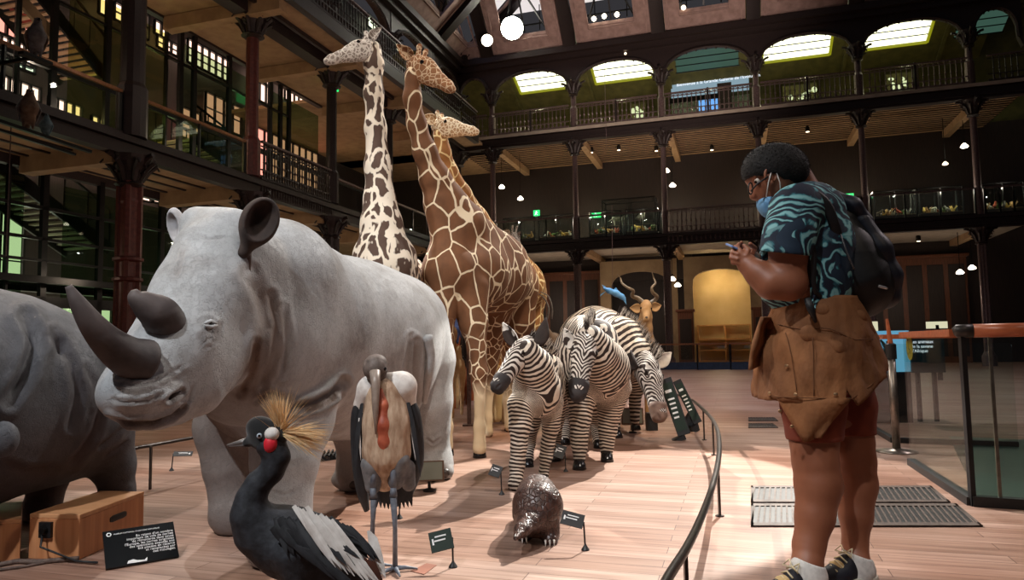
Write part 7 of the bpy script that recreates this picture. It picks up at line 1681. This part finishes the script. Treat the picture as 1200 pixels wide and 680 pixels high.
    S.chain([(p(953, 455, -.06), r(36)), (p(953, 475, -.06), r(35)), (p(954, 506, -.06), r(31.5))], k=.02); S.chain([(p(988, 455, .1), r(33)), (p(994, 475, .1), r(31)), (p(998, 506, .1), r(27))], k=.02)
    zc_ = p(955, 513)[2]; S.build('shorts', M['shorts'], t, clip=lambda X: zc_-X[..., 2]); 
    # jacket round the waist
    cx = p(957, 400, .05); n = 96
    def ring(y, rx, ry, dx=0., f=0.):
        z = p(957+dx, y, .05); out = []
        for i in range(n):
            a = 2*math.pi*i/n; w = 1+f*(.03*math.sin(7*a+y*.05)+.025*math.sin(12*a-y*.09)+.02*math.sin(19*a+y*.02))
            out.append(np.array([z[0]+r(rx)*math.cos(a)*w, z[1]+r(ry)*math.sin(a)*w, z[2]]))
        return out
    def hem(a):     # hem height in pixels by angle (front -90 deg)
        x = math.cos(a); fr = math.sin(a) < 0
        if fr: return float(np.interp(x, [-1, -.8, -.05, .0, .12, .3, .9, 1.], [466, 466, 468, 452, 470, 460, 432, 440]))
        return float(np.interp(x, [-1, -.5, .5, 1], [466, 462, 458, 446]))
    lv = [(352, 43, 54, -2), (366, 49, 58, -1), (380, 56, 62, 0), (395, 61, 66, 0), (412, 65, 69, 0), (430, 67, 71, 0), (448, 70, 73, 1), (470, 72, 76, 2)]
    rows = []
    for k in range(26):
        f = k/25; ro = []
        for i in range(n):
            a = 2*math.pi*i/n; yy = 350+(hem(a)-350)*f
            rx = np.interp(yy, [l[0] for l in lv], [l[1] for l in lv]); ry = np.interp(yy, [l[0] for l in lv], [l[2] for l in lv]); dx = np.interp(yy, [l[0] for l in lv], [l[3] for l in lv])
            fl_ = (.025*math.sin(5*a+yy*.10)+.018*math.sin(11*a-yy*.13)+.012*math.sin(23*a+yy*.06))*min(1, .25+f*1.2)+(.05*f*f if math.cos(a) > .7 else 0)
            z = p(957+dx, yy, .05); ro.append(np.array([z[0]+r(rx)*math.cos(a)*(1+fl_), z[1]+r(ry)*math.sin(a)*(1+fl_), z[2]]))
        ro.append(ro[0]); rows.append(ro)
    b = MB(); b.sheet(rows); jk = b.build('jacket', M['jacket'], t, smooth=True, solid=.012)
    # jacket details: diagonal sleeves rolled, lower flap, hanging front piece, seams, buttons
    def surf(x, y, off=.0):
        rx = np.interp(y, [l[0] for l in lv], [l[1] for l in lv]); ry = np.interp(y, [l[0] for l in lv], [l[2] for l in lv]); q = max(-1, min(1, (x-957)/rx)); z = p(957, y, .05)
        a = -math.acos(q); return np.array([z[0]+(r(rx)+off)*math.cos(a), z[1]+(r(ry)+off)*math.sin(a), z[2]])
    S = Body(.006)
    S.chain([(surf(898, 382, -.02), .034), (surf(925, 392, -.02), .034), (surf(952, 408, -.02), .03), (surf(978, 422, -.02), .02)], k=.03); S.chain([(surf(905, 366, -.01), .026), (surf(940, 366, -.01), .026), (surf(985, 374, -.01), .024), (surf(1004, 390, -.01), .02)], k=.02)
    S.build('tied_sleeve', M['jacket'], t)
    g = []
    for k in range(8):
        f = k/7; x0 = 895+20*f; x1 = 962-32*f; y0 = 462+54*f; row = []
        for j in range(9):
            u_ = j/8; x = x0+(x1-x0)*u_; y = y0+(-6*f)*u_-f*4; row.append(surf(x, min(y, 470), .0)*[1, 1, 0]+np.array([0, .01*f+.012*math.sin(6*u_+4*f), p(x, y, .0)[2]]))
        g.append(row)
    b = MB(); b.sheet(g); b.build('lower_flap', M['jacket'], t, smooth=True, solid=.012)
    g = []
    for k in range(8):
        f = k/7; row = []
        for j in range(6):
            u_ = j/5; x = 893-14*f+u_*(14+2*f)-3*math.sin(3*f); row.append(p(x, 372+62*f-8*u_*f, -.05+.15*u_+.02*math.sin(9*f)))
        g.append(row)
    b = MB(); b.sheet(g); b.build('hanging_front_panel', M['jacket'], t, smooth=True, solid=.014)
    b = MB()
    for pts in ([(x, 461) for x in range(892, 950, 6)], [(908+i*.5, 390+i*8) for i in range(9)], [(928-i*.3, 395+i*8) for i in range(9)], [(905+i*8, 380+i*2+3*math.sin(i)) for i in range(12)], [(960+i*8, 462-i*4.5) for i in range(8)]):
        b.tube([surf(x, y, .012) for x, y in pts], .0022, 5)
    b.build('seams', M['seam'], t, smooth=True)
    for x, y in ((906, 427), (911, 458), (945, 457), (893, 458)):
        c = surf(x, y, .014); b = MB(); b.lathe(c, [(.009, 0), (.009, .003), (.005, .005)], 12, axis=norm(c-np.array([cx[0], cx[1], c[2]]))); b.build('button', M['brassb'], t, smooth=True)
    for x, y in ((914, 482), (928, 500)):
        c = p(x, y, -.222); b = MB(); b.lathe(c, [(.008, 0), (.008, .003), (.005, .005)], 12, axis=(0, -1, 0)); b.build('button', M['brassb'], t, smooth=True)
    # socks and shoes
    for (ax_, ay, d, tx, ty, nm_) in ((948, 672, -.16, 896, 690, 'n'), (1005, 664, .02, 966, 679, 'f')):
        S = Body(.005); a0 = p(ax_, ay-8, d); S.chain([(p(ax_-2, ay-6, d), r(17.5)), (p(ax_, ay+4, d), r(18)), (p(ax_-8, ay+12, d), r(17))], k=.02); z1 = a0[2]+.02
        tilt = .35
        S.build('sock', M['sock'], t, clip=lambda X, z1=z1, a0=a0: X[..., 2]-z1+(X[..., 0]-a0[0])*-.0+(-(X[..., 0]-a0[0]))*-.35)
        heel, toe = p(ax_+5, ay+10, d), p(tx, ty+4, d-.06); heel[2] = .045; toe[2] = .034; f = norm(toe-heel)
        S = Body(.005); S.cone(heel, heel+(toe-heel)*.55, .044, .046, k=.03); S.cone(heel+(toe-heel)*.55, toe, .045, .034, k=.03); S.cone(heel+[0, 0, .012], heel+(toe-heel)*.4+[0, 0, .034], .042, .036, k=.02)
        S.build('shoe', M['shoe'], t, clip=lambda X: .02-X[..., 2]); S = Body(.005); S.cone(heel*[1, 1, 0]+[0, 0, .01], toe*[1, 1, 0]+[0, 0, .01], .062, .05, k=.01); S.build('sole', M['solegum'], t, clip=lambda X: np.maximum(X[..., 2]-.026, .001-X[..., 2]))
        b = MB(); s_ = heel+(toe-heel)*.42+[0, 0, .078]; sd = norm(np.cross(f, up))
        for k in range(4): q = s_+f*.025*k-[0, 0, .014*k]; b.tube([q-sd*.035-[0, 0, .012], q+[0, 0, .004], q+sd*.035-[0, 0, .012]], .0035, 6)
        b.tube([s_+[0, 0, .0], s_+sd*.03+[0, 0, .022]-f*.01, s_+sd*.045+f*.01, s_], .003, 6); b.tube([s_+[0, 0, .0], s_-sd*.03+[0, 0, .022]-f*.01, s_-sd*.045+f*.01, s_], .003, 6); b.build('laces', M['laces'], t, smooth=True)
        S = Body(.005); S.cone(heel+(toe-heel)*.46+[0, 0, .012], heel+(toe-heel)*.6+[0, 0, .008], .046, .046, k=.01); S.build('shoe_tongue_panel', M['shoetan'], t)
    # phone (held: a thing of its own)
    c = p(868, 294, -.07); a1 = norm(p(880, 300, -.06)-p(857, 289, -.08)); b = MB(); b.bar(c-a1*.06, c+a1*.06, .07, .009, up=norm(np.array([-.25, -.3, .9]))); ph = b.build('smartphone', M['phone'], bevel=.003); props(ph, 'pale blue smartphone held up in both hands of the visitor', 'phone')
    return p, r
def mshirt():
    m, nt, b = newmat('leaf_print_shirt'); v = coords(nt, (1, .5, 1)); nz = N(nt, 'ShaderNodeTexNoise', i_Scale=5., i_Detail=2.); L(nt, v, nz.inputs['Vector'])
    ad = N(nt, 'ShaderNodeMix', data_type='RGBA', blend_type='ADD'); ad.inputs[0].default_value = .5; L(nt, v, ad.inputs[6]); L(nt, nz.outputs['Color'], ad.inputs[7])
    wv = N(nt, 'ShaderNodeTexWave', i_Scale=7., i_Distortion=9., i_Detail=4.); wv.bands_direction = 'DIAGONAL'; L(nt, ad.outputs[2], wv.inputs['Vector'])
    vo = N(nt, 'ShaderNodeTexVoronoi', i_Scale=9.); L(nt, ad.outputs[2], vo.inputs['Vector'])
    r1 = ramp(nt, wv.outputs['Fac'], [(.3, lin((14, 24, 44))), (.5, lin((22, 66, 80))), (.68, lin((60, 132, 142))), (.9, lin((132, 186, 190)))])
    r2 = ramp(nt, vo.outputs['Color'], [(.3, (0, 0, 0, 1)), (.42, (1, 1, 1, 1))]); mx = N(nt, 'ShaderNodeMix', data_type='RGBA'); L(nt, r2.outputs[0], mx.inputs[0]); mx.inputs[6].default_value = lin((20, 42, 62)); L(nt, r1.outputs[0], mx.inputs[7]); L(nt, mx.outputs[2], b.inputs['Base Color']); b.inputs['Roughness'].default_value = .8
    bump(nt, b, nz.outputs[0], .3, .01); return m
M['shirt'] = mshirt(); M['skin'] = plain('warm_brown_skin', (150, 94, 68), (130, 78, 54), .5, 0, 6, bs=.05); M['skin'].node_tree.nodes['Principled BSDF'].inputs['Subsurface Weight'].default_value = .06
M['hair'] = plain('black_curly_hair', (24, 20, 19), (14, 12, 12), .8, 0, 90, bs=.8, bd=.006); M['mask'] = plain('light_blue_mask', (130, 184, 226), (110, 164, 210), .8, 0, 20)
M['shorts'] = plain('rust_shorts', (128, 56, 34), (104, 42, 26), .85, 0, 14); M['sock'] = plain('white_sock', (222, 220, 216), (200, 198, 194), .95, 0, 60); M['laces'] = plain('cream_laces', (226, 214, 180), (200, 186, 150), .8)
M['jacket'] = plain('brown_cotton_jacket', (150, 98, 58), (112, 70, 40), .85, 0, 9, bs=.9, bd=.03, stretch=(1, 1, .6)); M['seam'] = plain('jacket_seam', (112, 70, 38), None, .9); M['brassb'] = plain('brass_button', (206, 170, 130), (160, 120, 90), .3, .8, 20)
M['shoe'] = plain('navy_shoe', (24, 26, 38), (16, 18, 28), .6, 0, 20); M['shoetan'] = plain('sand_suede', (206, 178, 128), (180, 150, 104), .85, 0, 20); M['solegum'] = plain('pale_sole', (210, 204, 190), None, .7); M['phone'] = plain('pale_blue_phone', (120, 150, 200), (90, 120, 180), .2, 0, 5, bs=0)
p_, r_ = person()
# ------------------------------------------------------------------ backpack (hangs on the visitor)
def backpack():
    m1 = plain('black_nylon', (20, 21, 25), (12, 13, 16), .55, 0, 20, bs=.3); m2 = plain('dark_navy_nylon', (34, 40, 56), (20, 25, 38), .5, 0, 12, bs=.4, bd=.01)
    t = thing('backpack', 'black and dark navy backpack hanging on the visitor back', 'backpack', p_(1000, 300, .05)); S = Body(.007); p, r = p_, r_
    S.chain([(p(985, 262, .05), r(20)), (p(990, 300, .05), r(33)), (p(1000, 330, .05), r(38)), (p(1008, 340, .05), r(33))], k=.05, flat=((0, 1, 0), 1.25)); S.build('main_compartment', m1, t)
    S = Body(.006); S.chain([(p(1003, 262, .05), r(14)), (p(1018, 295, .05), r(19)), (p(1031, 325, .05), r(18)), (p(1035, 348, .05), r(15))], k=.03, flat=((0, 1, 0), 1.9)); 
    for (a, c) in (((1005, 285), (1035, 280)), ((1012, 305), (1040, 296))): S.cone(p(*a, -.16), p(*c, -.16), .008, .006, k=.02, cut=True)
    S.build('front_pocket', m2, t)
    S = Body(.006); S.chain([(p(975, 232, .05), r(9)), (p(992, 244, .05), r(12)), (p(1008, 262, .05), r(12))], k=.03, flat=((0, 1, 0), 2.)); S.build('top_flap', m2, t)
    for d, nm in ((-.165, 0), (.27, 1)):
        cp = curve_pts([p(938, 236, d+.02), p(952, 228, d+.0), p(968, 240, d-.01), p(978, 265, d), p(984, 292, d+.04)], 30); b = MB(); b.tube(cp, r(6), 10, flat=(norm([.2, 1, .1]), .5)); b.build('shoulder_strap', m1, t, smooth=True)
        cp = curve_pts([p(938, 236, d+.02), p(945, 265, d-.03), p(952, 300, d-.03), p(955, 340, d), p(972, 352, d+.05)], 30); b = MB(); b.tube(cp, rads(cp, [r(7), r(6), r(4.5), r(2.5), r(2.5)]), 10, flat=(norm([.2, 1, .1]), .5)); b.build('shoulder_strap', m1, t, smooth=True)
    b = MB(); b.tube(curve_pts([p(985, 275, -.165), p(992, 295, -.19), p(1001, 316, -.175)], 12), .004, 6); b.build('zip', plain('grey_zip', (110, 112, 116), None, .4, .5), t, smooth=True)
    b = MB(); b.tube(curve_pts([p(1030, 335.5, -.13), p(1040, 338, -.1), p(1049, 337, .02)], 12), .006, 6); b.build('reflective_strip', plain('reflective_silver', (220, 222, 226), None, .25, .4), t, smooth=True)
    b = MB(); b.tube([p(946, 350, -.2), p(950, 362, -.21), p(956, 378, -.2)], [.014, .016, .006], 8); b.build('hanging_strap', m1, t, smooth=True)
backpack()
# ------------------------------------------------------------------ light
def spot(loc, target, power, color, angle, blend=.3, size=.1, name='stage_or_fill_light'):
    l = bpy.data.lights.new(name, 'SPOT'); l.energy = power; l.color = color; l.spot_size = math.radians(angle); l.spot_blend = blend; l.shadow_soft_size = size
    o = bpy.data.objects.new(name, l); COL.objects.link(o); o.location = loc; o.rotation_euler = (Vector(target)-Vector(loc)).to_track_quat('-Z', 'Y').to_euler(); return o
def pt(loc, power, color, size=.05, name='fill_light'):
    l = bpy.data.lights.new(name, 'POINT'); l.energy = power; l.color = color; l.shadow_soft_size = size
    o = bpy.data.objects.new(name, l); COL.objects.link(o); o.location = loc; return o
warm = (1, .80, .62); cool = (.92, .96, 1.0); neut = (1, .93, .85)
# overall light from high above: key spots inferred from shadows, plus added fills
spot((-3.5, -3.0, 9), (-1.3, 4.0, 1.0), 2800, cool, 34, .5, .1)
spot((5.5, 12.5, 9.3), (.55, 5.0, 0), 17000, (1, .95, .86), 14, .12, .04)
spot((4.5, 13.0, 9.3), (.3, 4.4, 0), 1700, neut, 40, .3, .08)
spot((4.0, 12.0, 9.3), (-2.2, 4.6, 0), 3000, neut, 22, .2, .05)
spot((-4.5, 13.5, 9.3), (1.15, 5.7, .2), 15000, (1, .95, .88), 15, .15, .04)
spot((-5.5, 13.0, 9.3), (1.0, 5.0, .2), 1500, neut, 38, .3, .08)
spot((-6.0, 2.0, 8.5), (.4, 6.2, .6), 1300, neut, 42, .3, .06)
spot((2.5, -2.5, 9.5), (.4, 7.2, 2.4), 2600, (1, .87, .74), 36, .5, .15)
spot((3.5, -1.5, 8.5), (2.2, 3.4, .8), 300, warm, 40, .6, .4)
spot((1, 14, 9.3), (5., 16, 0), 2900, (.97, .86, 1), 96, .7, .5)
spot((9.5, 6., 8.5), (3.5, 5.5, 0), 800, (1, .84, .84), 74, .7, .6)
spot((-6, 9., 8.5), (-2.5, 6., 0), 1000, warm, 70, .7, .3)
spot((2.6, 6.5, 7.5), (1.0, 9.2, .8), 1300, (1, .78, .5), 34, .4, .08)
spot((-.5, -1.5, 7.5), (-.3, 1.9, .5), 300, neut, 30, .5, .1)
spot((-.5, -1.0, 7.5), (-2.1, 3.3, .1), 420, (1, .9, .8), 24, .5, .1)  # unseen spot added to brighten the beech boxes
# unseen point lights added to brighten the galleries
for p, q, z, w in ((1.0, -2.2, 5.6, 60), (5., -2.2, 5.6, 60), (8.9, -2.2, 5.6, 60), (12.6, -2.2, 5.6, 60), (16.3, -2.2, 5.6, 45)):
    pt(H(p, q, z+1.2), w*1.3, (1, .8, .55))
for p, w in ((3.4, 20), (7.1, 20), (10.7, 22), (14.4, 18), (18, 10)): pt(H(p, -1.2, 10.6), w*1.9, (1, 1, .62))
for p, w in ((3.4, 60), (7.1, 60), (14.4, 40), (18, 30)): pt(H(p, -1.6, 2.6), w*1.2, (1, .8, .62))
pt(H(10.8, -3.6, 3.9), 22, (1, .78, .45)); pt(H(10.2, -3.9, 3.4), 6, (1, .8, .5)); pt(H(11.5, -3.9, 3.4), 6, (1, .8, .5)); pt(H(10.8, -3.2, 2.2), 16, (1, .82, .55))
for q in (2, 5.6, 9.2, 12.8, 16.4, 20):
    pt(H(-1.2, q, 6.6), 26, (1, .74, .56)); pt(H(-1.2, q, 2.6), 26, (1, .8, .6)); pt(H(-3.5, q, 10.6), 50, (1, .62, .42)); pt(H(-4.4, q, 8.2), 8, (.9, 1, .6)); pt(H(-4.4, q, 3.2), 8, (.8, 1, .7))
pt(H(-2.9, 15.2, 7.2), 16, (.8, 1, .4)); pt(H(-2.9, 13.2, 6.5), 12, (.8, 1, .4))
for a_, c_ in cs: pt(H((a_+c_)/2, -.45, 6.3), 30, (1, .92, .75), .03)  # one unseen light per case, added to brighten the specimens
pt(H(2.2, 17.6, 6.6), 14, (1, .85, .7)); pt(H(2.4, 18, 9.4), 14, (1, .85, .7)); pt(H(-3.4, 17.2, 2.4), 30, (.95, 1, .8)); pt(H(-3.4, 17.2, 6.6), 34, (1, .75, .6))  # unseen lights added for the perched birds and the stair treads
# faint fill towards the roof and the facades
spot(H(11, 14, 3), H(8, 0, 14.5), 6500, (1, .8, .7), 50, .8, 1.)
spot(H(13, 16, 3), H(0, 12, 6), 900, (1, .75, .65), 80, .8, 1.)
w = bpy.data.worlds.new('hall_dusk'); w.use_nodes = True; w.node_tree.nodes['Background'].inputs[0].default_value = (.75, .72, .8, 1); w.node_tree.nodes['Background'].inputs[1].default_value = .045; SC.world = w
# ------------------------------------------------------------------ camera
cd = bpy.data.cameras.new('camera'); cam = bpy.data.objects.new('camera', cd); COL.objects.link(cam); cd.sensor_width = 36; cd.lens = F/1200*36; cd.clip_start = .05; cd.clip_end = 200
Mx = Matrix(((_rt[0], _up[0], -_fw[0], 0), (_rt[1], _up[1], -_fw[1], 0), (_rt[2], _up[2], -_fw[2], 1.0), (0, 0, 0, 1))); cam.matrix_world = Mx
SC.camera = cam
SC.view_settings.view_transform = 'Standard'; SC.view_settings.look = 'None'; SC.view_settings.gamma = 1; SC.view_settings.use_curve_mapping = False; SC.view_settings.exposure = 0.0
try: SC.cycles.use_denoising = True; SC.cycles.max_bounces = 6; SC.cycles.transparent_max_bounces = 12; SC.cycles.sample_clamp_indirect = 4
except Exception as e_: print(e_)
